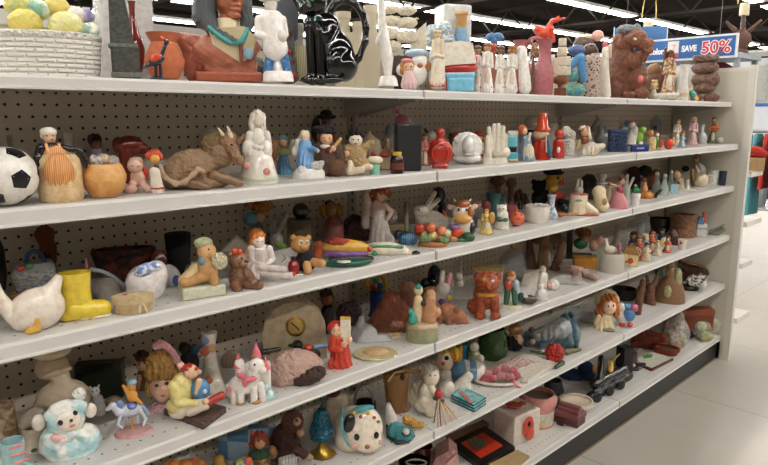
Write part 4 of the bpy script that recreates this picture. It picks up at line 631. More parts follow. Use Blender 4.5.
# ------------------------------------------------------------------ THIRD SHELF (2)
F('white_goose_planter', 'large white ceramic goose with yellow feet at left edge', 'planter', 2, (-22, 262, 71, 336),
  [('body', 'e4d9cb:g', [E(40, 311, 29, 21, 20, 0, -14), E(26, 315, 18, 17, 17), K(52, 300, 63, 284, 12, 5.5)]), ('neck', 'e4d9cb:g', [K(17, 315, 5, 300, 11, 7.5, 2), K(5, 300, -1, 284, 7.5, 6.5, 2), K(-1, 284, -7, 268, 6.5, 6.5, 2)]), ('head', 'e4d9cb:g', [E(-10, 264, 9, 8)]), ('bill', 'd9a640:s', [K(-16, 265, -24, 268, 3.4, 1.6)]), ('foot', 'd8aa4e:s', [E(33, 331, 9, 4, 5, 16, -12), K(38, 322, 37, 330, 3, 3, 18)])], kk=4, br=20)
F('woven_teapot', 'blue and white woven basket teapot behind the goose', 'teapot', 2, (14, 250, 62, 296), [('basket', 'd3c9ae/7c88a0:b80', [L(37, [(266, 21), (272, 22.5), (280, 21), (287, 19), (296, 18)], sq=.8)]), ('rim', '9a9f9c:b90', [L(37, [(262, 19), (266, 22), (269, 22)], sq=.8)]), ('handle', '3d5c8c:s', RG(39, 264, 9, 12, 2.3, 0, 0, 180)), ('flower', 'b8503f:s', [E(25, 268, 4, 3, 3, 17)]), ('flower', '5c8a58:s', [E(33, 267, 4, 3, 3, 18)]), ('foot', '4e6a96:s', [L(37, [(288, 19.5), (291, 19)], sq=.8)])], Y=-.135)
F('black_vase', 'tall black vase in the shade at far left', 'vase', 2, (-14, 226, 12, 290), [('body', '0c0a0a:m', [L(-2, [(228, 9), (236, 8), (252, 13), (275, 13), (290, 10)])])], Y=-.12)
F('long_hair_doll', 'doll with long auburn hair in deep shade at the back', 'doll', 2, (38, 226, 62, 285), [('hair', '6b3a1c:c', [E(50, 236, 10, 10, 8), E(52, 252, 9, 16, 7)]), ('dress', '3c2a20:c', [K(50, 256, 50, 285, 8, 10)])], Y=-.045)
F('leaf_dish', 'dish of red and green leaves tucked behind the goose', 'dish', 2, (6, 284, 42, 308), [('leaves', '4c6a34/b5482c:n60', [E(14, 296, 8, 4, 6), E(30, 294, 10, 4, 6)]), ('bowl', '8a3020:s', [L(24, [(296, 17), (307, 12)], sq=.6)])], Y=-.19)
F('yellow_boot', 'glossy yellow ceramic rain boot planter', 'planter', 2, (59, 270, 114, 321),
  [('boot', 'd8c03a:g', [L(77.5, [(272, 17.6), (275, 17), (290, 15.6), (303, 16.5), (315, 17)], op=2, sq=.75)]), ('foot', 'd8c03a:g', [K(76, 308, 98, 310, 12.5, 10, 2, 3), E(101, 310, 12, 9, 10, 3), B(61, 306, 100, 318, 24, 5)]), ('sole', 'dcd6c6:s', [E(84, 318, 26, 3.6, 13, 1), E(99, 317.5, 14, 4, 10, 3)])], br=14)
F('pink_candle', 'thin pink brown candle standing in the yellow boot', 'candle', 2, (87, 258, 93, 316), [('wax', '8e5a58:s', [K(89, 290, 90, 261, 3, 2.2)])], Y=-.24)
F('stone_egg', 'pale grey round stone egg behind the yellow boot', 'egg', 2, (94, 277, 122, 304), [('egg', 'aca79e:m', [E(108, 291, 13, 13, 11)])], Y=-.2)
F('ribbon_spoon', 'pale blue ribbon like ladle resting over the stone egg', 'ladle', 2, (93, 266, 128, 296), [('handle', 'a9b0b8:s', T([(94, 268, 2), (104, 271, 4), (114, 277, 6), (122, 285, 8), (127, 293, 8)], 2.4)), ('foot', '8d949c:s', [K(125, 289, 124, 305, 2, 4)])], Y=-.15)
F('floral_bowl', 'dark lacquer bowl painted with orange flowers', 'bowl', 2, (92, 245, 158, 290), [('bowl', '150d0b/5e2616:n60', [L(126, [(249, 32), (252, 33), (268, 28), (290, 14)], op=2, sq=.45)])], Y=-.085)
F('tan_box', 'small round tan lidded box tied with ribbon', 'box', 2, (112, 291, 156, 319), [('box', 'b9a17a:c', [L(134, [(299, 20), (319, 19)], sq=.7)]), ('lid', 'c6ae86:c', [L(134, [(294, 18), (295, 21), (301, 21.4)], sq=.7)]), ('bow', 'd3c4a4:s', [K(141, 302, 139, 314, 1.6, 1.6, 12), K(142, 302, 147, 314, 1.6, 1.6, 12), E(134, 294.5, 6, 1.4, 3, 4)]), ('ribbon', 'b5626a:s', [E(128, 294.6, 5, 1.2, 4)])])
clog = lambda x, y: None
F('delft_clog', 'white ceramic clog with blue windmill painting', 'shoe ornament', 2, (126, 257, 176, 303), [('shoe', 'e3dedc:g', [E(147, 283, 20, 19, 15, 0, -30), E(158, 275, 12, 14, 13), E(139, 292, 12, 10, 12)]), ('painting', '5a7dba/e0dee0:n100', [E(147, 270, 11, 6, 5, 11, -22), E(158, 268, 6, 4, 4, 11)])], kk=3)
F('delft_clog', 'second white and blue clog just behind the windmill clog', 'shoe ornament', 2, (158, 262, 184, 296), [('shoe', 'd7d6d8:g', [E(172, 278, 10, 14, 11, 0, -20)]), ('painting', '4a6cae:g', [E(176, 281, 5, 6, 4, 8, -20)])], Y=-.185)
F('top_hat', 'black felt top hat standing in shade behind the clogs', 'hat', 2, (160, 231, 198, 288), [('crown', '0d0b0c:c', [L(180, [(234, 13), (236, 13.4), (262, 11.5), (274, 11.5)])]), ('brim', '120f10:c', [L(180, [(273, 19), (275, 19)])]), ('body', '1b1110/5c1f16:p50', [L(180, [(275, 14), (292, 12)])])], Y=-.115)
F('red_lantern', 'small dark red lantern beside the black top hat', 'lantern', 2, (150, 247, 170, 290), [('body', '52180f:g', [L(160, [(250, 5), (256, 9), (272, 9), (290, 8)])]), ('ring', '7c6c60:s', RG(190, 274, 5, 7, .9, 16))], Y=-.13)
F('story_bear', 'tan bear in green cap holding a flower on a pale base', 'figurine', 2, (177, 236, 228, 300),
  [('base', 'c6c6ae:s', [B(180, 284, 224, 304, 26, 2, 0, 14)]), ('body', 'bd8f5c:s', [E(208, 267, 9.5, 15, 9, 2), K(204, 276, 188, 282, 7, 5, 3, 6), E(186, 281, 6, 4.4, 5, 7), K(214, 272, 215, 283, 5, 4.6, 7)]), ('head', 'c69a66:s', [E(209, 253, 9.5, 9, 8.5, 2), E(214, 256, 4.4, 3.6, 4, 8)]), ('cap', 'a8ac8a:c', [E(206, 244, 9.5, 5.6, 8), E(204, 249, 4, 6, 5)]), ('tail', 'd1b98c:s', [K(198, 268, 186, 280, 6, 7, 0, 2)]), ('flower', 'd9cdae:v200', [E(221, 263, 8, 8.6, 5, 10)]), ('scarf', '6d8ca0:s', [E(204, 262, 4, 4.4, 4, 8)]), ('head>eye', '20140e:s', [E(211, 251, 1, 1.1, 1, 9.6)])], br=17)
F('house_plaque', 'grey wooden bird house with pointed roof behind brown bear', 'ornament', 2, (222, 235, 254, 286), [('wall', '8d8071:m', [B(226, 250, 250, 290, 8, .5)]), ('gable', 'a39b8c:m', [P([(223, 250), (237.5, 237), (253, 250)], 10)]), ('roof', '776b60:m', [K(222, 251, 237.5, 237, 1.6, 1.6, 2), K(237.5, 237, 254, 251, 1.6, 1.6, 2)])], Y=-.16)
F('brown_bear', 'sitting brown bear figurine with small red bow on head', 'figurine', 2, (227, 248, 263, 292),
  [('body', '7f5a42/6d4a36:n80', [E(240, 276, 11, 13, 10), K(248, 274, 254, 284, 5, 4.4, 7, 10)]), ('head', '8a644a:s', [E(240, 261, 9.5, 9, 9, 2), E(244, 264, 4.6, 4, 4, 9), E(232, 254, 3, 3), E(248, 254, 3, 3)]), ('leg', '7b563e:s', [K(236, 284, 238, 290, 6, 5, 6, 12)]), ('leg', '805b43:s', [K(247, 284, 259, 286, 5.6, 5, 5, 10)]), ('bow', 'd2502f:s', [E(236.5, 252, 3, 3, 2.5, 7), E(241, 252, 3, 3, 2.5, 7)]), ('eye', '19100c:s', [E(243, 259, 1.1, 1.3, 1, 10)]), ('nose', '241611:s', [E(247, 262.5, 1.6, 1.2, 1.2, 12.5)])])
F('reading_nurse', 'white porcelain girl with orange hair reading on the shelf', 'figurine', 2, (249, 227, 296, 283),
  [('dress', 'd8cdc9:s', [E(262, 255, 9, 12, 8), E(262, 268, 12, 7, 10, 4), K(252, 268, 256, 276, 6, 5, 6, 10)]), ('leg', 'd9cecb:s', [K(262, 271, 290, 277, 4.5, 3.4, 10, 14), E(291, 276, 3.6, 3, 3, 14)]), ('leg', 'd6cac7:s', [K(262, 267, 284, 270, 4, 3, 12, 16)]), ('arm', 'd8cdc9:s', [K(253, 249, 253, 262, 4.2, 3.6, 3), K(253, 262, 266, 266, 3.4, 2.8, 4, 11)]), ('arm', 'd8cdc9:s', [K(270, 249, 273, 260, 4, 3.4, 3), K(273, 260, 266, 266, 3.2, 2.6, 4, 11)]), ('head', 'e6d3c6:s', [E(260, 241, 6.2, 7, 6.4, 2)]), ('hair', 'cf7f3a:s', [E(258, 235.5, 8.4, 7, 7.5, 0), E(253, 241, 3, 6, 5)]), ('collar', 'e6dedb:s', [E(261, 249, 6.6, 2.4, 6, 2)]), ('head>eye', '4a3428:s', [E(259, 242, 1, .6, .8, 8.2)]), ('head>eye', '4a3428:s', [E(263.5, 242, 1, .6, .8, 7.6)]), ('shoe', 'c4513c:s', [E(293.5, 275, 1.8, 2.4, 2, 15)])], br=15)
F('open_book', 'white open ceramic book beside the reading girl', 'book ornament', 2, (273, 246, 302, 279), [('page', 'e1ddd6:s', [P([(274, 251), (288, 248), (299, 246), (300, 272), (287, 274), (276, 277)], 4)]), ('print', '7c7670:s', [K(283, 254, 286, 258, .5, .5, 2.4), K(286, 258, 282, 262, .5, .5, 2.4), K(289, 256, 291, 259, .4, .4, 2.4)])], Y=-.25)
F('jug_ornament', 'small round dark red jug in front of open book', 'jug', 2, (288, 257, 300, 275), [('body', '8c2620:g', [L(294, [(260, 3), (262, 5), (267, 6), (273, 5), (276, 4)])]), ('neck', '33211c:s', [L(294, [(256.5, 3), (260, 2.4)])]), ('saucer', 'd8d2ca:s', [K(284, 276, 302, 275, 1.6, 1.6, 3)])], Y=-.305)
F('fairy_figurine', 'orange haired fairy with blue cap at the back', 'figurine', 2, (244, 199, 276, 268), [('hair', '9a6228:c', [E(264, 207, 11, 6.5, 7), E(252, 205, 6, 5)]), ('cap', '6292aa:s', [E(253, 219, 8.5, 7, 7)]), ('face', 'cf9f86:s', [E(262, 218, 6, 5, 5, 1)]), ('body', '6a6f68:s', [K(258, 228, 258, 268, 6, 9)])], Y=-.075)
F('grey_rabbit', 'grey rabbit figurine with upright ears behind reading girl', 'figurine', 2, (266, 212, 291, 268), [('ear', '8f8b88:s', [K(277, 236, 287, 216, 3, 3.4)]), ('ear', '7f7b78:s', [K(273, 236, 276, 221, 3, 3)]), ('body', '8b8783:s', [E(277, 242, 7.5, 9, 7), K(277, 248, 277, 268, 7, 8)]), ('leaf', '7ca24a:s', [E(281, 246, 6, 3.4, 3, 6, 25)])], Y=-.125)
F('wooden_crate', 'brown square wooden crate standing behind small brown bear', 'crate', 2, (286, 217, 314, 265), [('crate', '5c4c36/6c5a42:k60', [B(288, 219, 312, 270, 20, .6)])], Y=-.1)
F('dark_globe', 'dark round globe resting on top of the wooden crate', 'ball', 2, (292, 203, 310, 219), [('globe', '1e1a1c:g', [E(301, 211, 8.4, 8, 8)])], loc=None if False else tuple(floor_spot(301, -.1, SH[2])+np.array([0, 0, float(Frame(floor_spot(300, -.1, SH[2])).pt(300, 219)[2])])))
F('vest_bear', 'tan teddy bear ornament in black vest sitting upright', 'figurine', 2, (289, 235, 326, 275), [('head', 'bd8e52:s', [E(301, 245, 9.5, 8.5, 8, 2), E(305, 248, 4.6, 3.6, 4, 9), E(294, 238, 3, 3), E(309, 238.5, 3, 3)]), ('vest', '1c1b22:c', [E(306, 262, 11, 10, 8)]), ('leg', 'bf945e:s', [K(307, 264, 308, 271, 4.6, 4.4, 5, 11)]), ('leg', 'bf945e:s', [K(314, 263, 322, 264, 4.6, 4.4, 5, 11)]), ('spectacles', 'd9d4c6:e', [RG(302, 244, 2.4, 2.2, .5, 10.4), RG(308, 244, 2.4, 2.2, .5, 9.6)])])
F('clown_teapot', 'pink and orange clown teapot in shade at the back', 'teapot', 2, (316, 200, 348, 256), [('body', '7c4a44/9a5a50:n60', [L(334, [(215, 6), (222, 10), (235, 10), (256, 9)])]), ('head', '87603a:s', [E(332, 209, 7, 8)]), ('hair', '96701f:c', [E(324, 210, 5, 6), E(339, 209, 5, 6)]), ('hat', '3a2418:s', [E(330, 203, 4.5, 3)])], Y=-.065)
F('berry_cluster', 'cluster of dark red glass berries at the back', 'ornament', 2, (336, 211, 372, 262), [('berries', '3a1612/5c241a:v130', [E(356, 230, 13, 14, 9), E(344, 236, 8, 10, 7), E(365, 240, 6, 12, 6), E(354, 248, 15, 10, 9)])], Y=-.1)
F('fish_dish', 'yellow orange and purple painted fish dish', 'dish', 2, (313, 236, 374, 263), [('body', 'd1a23e:s', [E(346, 249, 25, 8.5, 8, 0, 4)]), ('scales', 'c0453a:b160', [E(338, 243.5, 12, 4.4, 6, 2, 2)]), ('belly', '74508a:s', [E(346, 255, 23, 5, 8, 2, 3)]), ('tail', 'c8603c:s', [E(319, 247, 6, 5, 4), E(318, 254, 6, 6, 4)]), ('mouth', 'cf5038:s', [E(370, 251, 3, 3, 3, 2)]), ('foot', '6a4a7c:s', [E(344, 261, 16, 5, 8)])], br=7)
F('leaf_tray', 'dark green tray with white diamond below the fish dish', 'tray', 2, (322, 253, 375, 272), [('tray', '1f5a46:g', [E(348, 264, 25, 5, 10, 'g3', -4), E(348, 268, 18, 4, 9)]), ('diamond', 'd7d7ca:q', [E(344, 263, 7, 1.5, 4, 'g7.6')]), ('tip', '17181a:s', [E(368, 260, 7, 3, 5, 'g3.5')])], br=6)
F('crocodile_dish', 'long white dish dotted with green ending in a dark tip', 'dish', 2, (362, 240, 421, 259), [('body', 'ded6c4:s', [E(386, 250, 23, 8, 9, 0, 2)]), ('stripe', '5f9268:s', [K(370, 246, 402, 247, 1.6, 1.6, 7)]), ('tip', '241a16:s', [E(415, 254, 5.5, 3.4, 4, 1)]), ('snout', 'ddcdb6:s', [K(396, 254, 412, 254, 6, 4)]), ('fin', '3f8f62:s', [E(375, 255, 3, 5, 3, 7)]), ('foot', 'd8ccb8:s', [E(386, 257, 17, 5, 8), K(372, 256, 368, 260, 4, 3)])])
F('blue_fish', 'glossy dark blue striped fish lying behind the white dish', 'ornament', 2, (394, 230, 420, 248), [('body', '1c2c4c/4f86a0:t60', [E(408, 239, 9.5, 7.5, 7)]), ('tail', '1a2740:g', [E(398, 235, 4, 5, 3)]), ('foot', '16203a:s', [E(408, 246, 7, 5, 5)])], Y=-.235)
F('porcelain_lady', 'tall pale pink porcelain lady with auburn hair', 'figurine', 2, (362, 186, 397, 247),
  [('skirt', 'd6cfc8:s', [K(379, 216, 381, 244, 7, 12), E(386, 240, 8, 8, 7, 4)]), ('bodice', 'd2b8ae:s', [E(378, 210, 8, 11, 7), E(368, 204, 4.5, 14, 5, -3)]), ('arm', 'd9bcae:s', [K(385, 205, 391, 212, 3, 2.6, 3), K(391, 212, 387, 219, 2.6, 2, 4, 7)]), ('head', 'dcb59c:s', [E(381, 196, 5.4, 6.4)]), ('hair', '9a5528:s', [E(383, 191, 7.5, 5.4, 6.5), E(375, 195, 5, 8, 5, -1), E(389, 194, 3, 4)]), ('veil', 'c4b1a6:s', [K(366, 192, 366, 224, 3, 5, -4)])], Y=-.17)
F('side_table', 'tiny tan table with white lace beside porcelain lady', 'ornament', 2, (384, 208, 405, 242), [('top', 'a58f6e:s', [B(385, 224, 404, 230, 9, .6)]), ('leg', '93805f:s', [B(387, 229, 390, 250, 3, .4)]), ('leg', '93805f:s', [B(399, 229, 402, 250, 3, .4)]), ('lace', 'b9b7ae:v200', [E(391, 216, 6, 8, 4)])], Y=-.13)
F('bamboo_vase', 'thin cream bamboo stick vase left of the white rabbit', 'vase', 2, (401, 200, 412, 246), [('stem', 'a69c80:s', [L(406.5, [(202, 2.6), (212, 2.2), (213, 2.8), (224, 2.3), (225, 2.9), (246, 3)])])], Y=-.12)
F('white_rabbit', 'white rabbit figurine with tall grey ears crouching', 'figurine', 2, (412, 189, 452, 240), [('body', 'dfd7ca:s', [E(434, 220, 14, 9.5, 9, 0, 14), E(422, 218, 7, 7, 7)]), ('head', 'e2dace:s', [E(421, 211, 7.6, 6.4, 6, 2)]), ('ear', 'd9d0c2:s', [K(426, 207, 434, 193, 2.8, 2.4, 1)]), ('ear', 'd2c8b8:s', [K(428, 209, 438, 199, 2.8, 2.2, -1)]), ('base', 'b04232:s', [L(428, [(226, 13), (231, 13.5), (240, 13)], sq=.7)]), ('eye', '2a2018:s', [E(419, 210, 1, 1, .8, 7.6)])], Y=-.175)
F('navy_jug', 'dark navy blob shaped jug behind the white rabbit', 'jug', 2, (428, 185, 447, 235), [('body', '16213a:s', [E(438, 196, 7, 9), K(442, 204, 441, 235, 3, 7)])], Y=-.055)
F('fruit_basket', 'round brown base heaped with red and green fruit', 'ornament', 2, (414, 220, 452, 248), [('base', 'a8703e:s', [L(433, [(241, 14), (243, 15), (248, 14)], sq=.8)]), ('leaves', '7d9460/55764a:n90', [E(426, 239, 6, 4.6, 6, 5), E(443, 240, 6, 4, 6, 3)])]+[('fruit', c, [E(x, y, r, r)]) for x, y, r, c in ((420, 229, 5, 'b53c22:s'), (431, 228, 5, 'c96a44:s'), (442, 231, 5, 'd08060:s'), (433, 236, 4.5, 'd6c590:s'), (440, 238, 4, 'c95c3c:s'), (424, 235, 4, '8fa060:s'), (447, 233, 3.6, 'dccfae:s'))])
F('gnome_figurine', 'small gnome with grey beard behind the fruit base', 'figurine', 2, (439, 212, 452, 238), [('body', '8a9a94:s', [K(446, 226, 446, 238, 4, 5)]), ('head', 'd5a786:s', [E(445, 219, 3.6, 3.6)]), ('cap', 'b9503c:s', [K(445, 217, 443, 211, 3, .8)]), ('beard', 'c9c3b8:s', [E(446, 224, 3, 4, 2, 3)])], Y=-.2)
F('cow_jar', 'cow head jar with brown patches and purple flower collar', 'jar', 2, (446, 200, 477, 240),
  [('head', 'e3d8cb:g', [E(462, 212, 11, 11, 10), E(462, 226, 12, 13, 10)]), ('patch', '9c5a30:g', [E(462, 204.5, 8, 5, 8, 2), E(470, 212, 3.4, 5, 4, 7)]), ('muzzle', 'd2a05c:g', [E(462, 219, 9, 5.4, 6, 8)]), ('ear', 'd8b5a4:g', [E(450.5, 207.5, 4.4, 2.8, 3, 0, 20)]), ('ear', 'd8b5a4:g', [E(473, 207, 4.4, 2.8, 3, 0, -20)]), ('horn', 'd9c79a:g', [K(455, 203, 453, 200, 1.8, .8)]), ('horn', 'd9c79a:g', [K(468, 202, 470, 199.6, 1.8, .8)]), ('eye', '1c1410:g', [E(458, 210.5, 1.4, 1.6, 1, 10)]), ('eye', '1c1410:g', [E(466, 210.5, 1.4, 1.6, 1, 10)]), ('collar', '8a6aa8:s', [E(456, 228, 6, 4.4, 5, 7)]), ('patch', '2c2622:g', [E(472, 228, 3.4, 6, 4, 5)])], br=11)
F('posy_ornament', 'low posy of orange flowers and dark green leaves', 'ornament', 2, (446, 227, 477, 246), [('leaves', '2f5a3a:s', [E(468, 237, 7, 5, 5), E(460, 240, 10, 4, 5)]), ('flower', 'd0502c:s', [E(457, 233, 6, 4.4, 4, 5, -20)]), ('flower', 'cc9a62:s', [E(453, 239, 5, 3.4, 4, 5)]), ('base', 'd9d5c8:s', [E(461, 245, 13, 3.4, 7)])], Y=-.318)
F('stone_saint', 'grey standing figure with pink face behind cow jar', 'figurine', 2, (471, 199, 485, 236), lady(478, 201, 234, 12, 'c4a192:s', '8f8078:s', '9a9088:s'), Y=-.2)
F('yellow_lady', 'lady figurine in yellow gown holding a fan', 'figurine', 2, (478, 207, 496, 235), lady(486, 209, 233, 13, 'dfc294:s', 'c79c4a:s', 'dcc070:s')+[('fan', 'c0935a:s', [E(491.5, 218, 3, 6, 2, 3)])])
F('white_cat', 'white cat ornament with green leaf bow', 'ornament', 2, (493, 204, 511, 230), [('body', 'e1dccc:g', [K(502, 215, 502, 228, 6, 7.5)]), ('head', 'e3decf:g', [E(501, 209.5, 5.4, 5), K(497.5, 207, 496.5, 204.4, 1.6, .6), K(504.5, 207, 505.5, 204.4, 1.6, .6)]), ('bow', '3f6a54:s', [E(499, 219.5, 4, 2.4, 3, 6, 15), E(505, 220, 3, 2, 3, 6)]), ('eye', '3a3a30:s', [E(499.4, 209, .8, .8, .8, 5)]), ('eye', '3a3a30:s', [E(503, 209, .8, .8, .8, 5)])])
F('teal_mug', 'teal mug standing behind the white cat', 'mug', 2, (485, 191, 504, 226), [('cup', '4d7f82:s', [L(493, [(193, 7.4), (207, 6.2), (226, 6)], op=1)]), ('handle', '4d7f82:s', RG(500.5, 199, 3, 4.4, .9))], Y=-.13)
F('red_pot', 'dark red little pot left of the teal mug', 'pot', 2, (480, 199, 492, 228), [('pot', '8e3a30:s', [L(485, [(201, 4), (206, 6), (228, 5)])])], Y=-.125)
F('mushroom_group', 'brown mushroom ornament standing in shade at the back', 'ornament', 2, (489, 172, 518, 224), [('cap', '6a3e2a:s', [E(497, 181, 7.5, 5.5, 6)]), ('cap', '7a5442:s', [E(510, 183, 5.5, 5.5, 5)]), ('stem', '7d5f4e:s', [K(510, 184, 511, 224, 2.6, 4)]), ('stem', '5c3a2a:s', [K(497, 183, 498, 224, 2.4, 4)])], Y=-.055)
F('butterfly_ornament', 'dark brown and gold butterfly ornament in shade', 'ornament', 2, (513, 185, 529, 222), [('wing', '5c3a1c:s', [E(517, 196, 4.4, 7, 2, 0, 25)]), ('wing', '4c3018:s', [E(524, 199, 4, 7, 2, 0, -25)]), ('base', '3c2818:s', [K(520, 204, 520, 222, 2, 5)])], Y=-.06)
F('pink_dish', 'pink low dish behind the orange fish bank', 'dish', 2, (503, 203, 517, 222), [('dish', 'b8606c:s', [L(510, [(205, 6), (207, 6.6), (222, 5)])])], Y=-.175)
F('orange_bank', 'round coral orange fish bank with stem', 'ornament', 2, (508, 205, 526, 227), [('body', 'd9694a:g', [E(517, 218.5, 7.6, 7, 7)]), ('stem', 'd2623f:g', [K(516, 212, 515.6, 207, 1.6, .9)]), ('eye', '2f2a30:s', [E(515, 214.5, 1, 1, 1, 6.4)]), ('eye', '2f2a30:s', [E(521, 215, 1, 1, 1, 6)]), ('mouth', 'a93c30:s', [E(518, 219, 2.4, .7, 1, 7)])])
F('crown_bowl', 'white fluted bowl with beaded rim', 'bowl', 2, (523, 202, 551, 224), [('bowl', 'ddd6ce:g', [L(537, [(206, 12), (209, 12.6), (217, 12), (224, 9.4)], op=1.4)]), ('rim', 'e0dad2:v190', RG(537, 206.5, 11.4, 1.6, 1.5, 0))])
F('narrow_vase', 'white bud vase with blue flowers and flared top', 'vase', 2, (543, 193, 559, 220), [('body', 'd6d8da/7f98b4:n120', [L(551, [(195, 5), (197, 3.6), (205, 2.6), (211, 5), (216, 7), (222, 5.4)])])])
F('puppet_head', 'yellow faced puppet in black hat and red coat', 'puppet', 2, (540, 163, 570, 218), [('head', 'c79a3e:s', [E(553, 180, 9, 8, 8), E(551, 188, 6, 4, 5, 4)]), ('hat', '0f0e12:c', [E(550, 170, 9.5, 5, 8), E(552, 173, 10, 2.4, 9)]), ('coat', 'b2402a:c', [E(556, 197, 9, 5.5, 7, 2), K(553, 198, 553, 215, 6, 6)]), ('nose', 'b4402f:s', [E(559.5, 183, 3, 3, 3, 6)]), ('eye', '26404c:s', [E(556.5, 178.5, 1.6, 2, 1, 7)])], Y=-.16)
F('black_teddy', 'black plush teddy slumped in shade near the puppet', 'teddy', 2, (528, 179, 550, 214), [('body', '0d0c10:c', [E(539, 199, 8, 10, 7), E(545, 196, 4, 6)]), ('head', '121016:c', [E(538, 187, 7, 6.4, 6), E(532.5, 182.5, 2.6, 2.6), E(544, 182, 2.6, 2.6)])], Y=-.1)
F('black_dog', 'black dog figurine lying down before the red puppet', 'figurine', 2, (556, 199, 586, 216), [('body', '141318:g', [K(563, 206, 577, 209, 6, 5.4), E(560, 204, 5, 5)]), ('head', '18171c:g', [B(577, 205, 584, 214, 8, 2)]), ('collar', '3c8a86:s', [E(566, 209, 1.6, 2.4, 2, 5.5)])], Y=-.255)
F('orange_ornament', 'tiny orange and brown ornament lying at shelf edge', 'ornament', 2, (553, 211, 580, 219), [('body', 'a9623a:s', [E(561, 215, 4, 2.4, 3)]), ('leg', 'c98a6c:s', [K(565, 215, 577, 213.5, 1.2, 1.4)])], Y=-.315)
F('bunny_clog', 'cream shoe planter with red rim and red sole', 'planter', 2, (569, 191, 601, 216), [('shoe', 'dfd0b2:g', [L(578, [(194.5, 8.4), (198, 8.8), (206, 9.6), (213, 10)], op=1.2), K(582, 206, 594, 211, 7.5, 4.4)]), ('rim', 'b5564a:g', RG(578, 195, 8.4, 1.4, 1)), ('sole', 'b05446:g', [E(581, 213.5, 13, 2.4, 9), E(593, 213.5, 6.5, 2, 6)]), ('motif', '7c9a90:s', [E(578, 200.5, 3.6, 1.6, 1.6, 8)])])
F('rabbit_ears', 'white rabbit with long ears peeking from the red rimmed shoe', 'figurine', 2, (572, 178, 584, 214), [('head', 'dcd6cc:s', [E(578, 191, 4.4, 4)]), ('ear', 'dcd6cc:s', [K(575.5, 189, 576.5, 181, 1.6, 1.4)]), ('ear', 'dcd6cc:s', [K(580, 189, 580, 182, 1.6, 1.4)]), ('body', 'd2ccc0:s', [K(578, 194, 578, 210, 4, 4)])], Y=-.262)
F('baby_boot', 'cream baby boot ornament with round openings', 'ornament', 2, (590, 184, 610, 213), [('boot', 'decdaa:s', [E(598, 192, 7, 6, 6.5), K(598, 194, 601, 204, 6.4, 7), E(603, 206, 6, 5.4, 6, 2)]), ('opening', 'a98c5e:s', [E(604, 202, 2.4, 4, 2, 6.4)])])
F('candlestick', 'white turned candlestick behind the baby boot', 'candlestick', 2, (594, 173, 608, 206), [('stick', 'dedad2:g', [L(601, [(174, 5), (177, 5.2), (179, 3), (181.5, 3), (182.5, 6), (183.5, 6), (185, 3), (206, 4)])])], Y=-.15)
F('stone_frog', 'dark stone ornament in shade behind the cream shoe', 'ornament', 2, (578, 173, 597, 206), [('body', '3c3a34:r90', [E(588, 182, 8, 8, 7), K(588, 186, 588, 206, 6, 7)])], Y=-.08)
F('pink_plate', 'pinkish beige oval plate leaning behind the dancer doll', 'plate', 2, (598, 176, 622, 203), [('plate', 'c4a596:s', [E(610, 184, 11, 7, 2, 0, -8), K(610, 188, 610, 203, 5, 6)])], Y=-.09)
F('beige_jug', 'small beige jug between cream boot and dancer doll', 'jug', 2, (602, 184, 613, 206), [('jug', 'b8a48c:s', [L(607, [(186, 3), (191, 3.2), (197, 5), (206, 4.4)], op=.6)])], Y=-.2)
F('pink_dancer', 'dancer doll in tiered pink striped skirt', 'figurine', 2, (606, 174, 630, 209), [('skirt', 'd79a9a/b4505c:t150', [L(618, [(191, 3), (197, 6.5), (202, 9), (207, 10.5), (209, 10.5)], sq=.8)]), ('bodice', 'a03a50:s', [E(619, 191, 3.4, 5)]), ('head', 'c79a80:s', [E(621, 181, 3.2, 3.6)]), ('hair', '5c3426:s', [E(621, 179.5, 3.8, 3)]), ('arm', 'cfa68e:s', [K(617, 187, 608, 184, 1.4, 1.2)])])
F('hand_vase', 'white vase shaped like an open hand behind the dancer', 'vase', 2, (616, 173, 636, 206), [('palm', 'd8d6ce:g', [K(625, 188, 626, 206, 4.6, 4.4)]), ('finger', 'd8d6ce:g', [K(623, 187, 621, 176, 1.8, 1.4)]), ('finger', 'd8d6ce:g', [K(626, 187, 626, 175, 1.8, 1.4)]), ('finger', 'd8d6ce:g', [K(628, 187, 632, 178, 1.8, 1.4)])], Y=-.2)
F('parrot_pot', 'white pot with a small green parrot on the rim', 'pot', 2, (629, 183, 643, 208), [('pot', 'dfe0da:g', [L(635, [(193, 5.2), (206, 4.4)], op=.8)]), ('parrot', '2f8a5c:s', [E(635, 190.5, 4, 2.6, 3), E(634.4, 187, 2, 2.2)]), ('beak', 'd9b84e:s', [E(634, 185.5, 1, 1.2, 1, 1.4)])])
F('elf_boat', 'orange tan boat shaped dish carrying a small child', 'dish', 2, (638, 176, 657, 203), [('boat', 'c07a34:s', [E(646, 196, 7.5, 5.5, 6), K(648, 199, 655, 200, 2.4, 1)]), ('child', 'c98a62:s', [E(643, 185, 3, 4), K(644, 188, 645, 194, 3, 3.4)]), ('hat', '6a4a34:s', [E(642.5, 180, 3.2, 2.6)])], Y=-.27)
F('dark_sleigh', 'small black sleigh ornament beside orange boat dish', 'ornament', 2, (650, 186, 662, 202), [('sleigh', '26242a:s', [K(652, 200, 660, 190, 2.2, 1.6), E(654, 199, 4, 2.6)])], Y=-.29)
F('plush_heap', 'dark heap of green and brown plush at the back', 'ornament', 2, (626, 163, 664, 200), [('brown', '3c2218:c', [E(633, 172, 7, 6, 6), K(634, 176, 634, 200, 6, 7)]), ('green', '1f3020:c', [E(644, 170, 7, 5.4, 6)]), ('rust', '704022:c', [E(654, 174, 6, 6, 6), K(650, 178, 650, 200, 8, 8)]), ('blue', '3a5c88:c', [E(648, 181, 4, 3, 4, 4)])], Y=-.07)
bottle = [('glass', 'b4c2b8:x', None)]
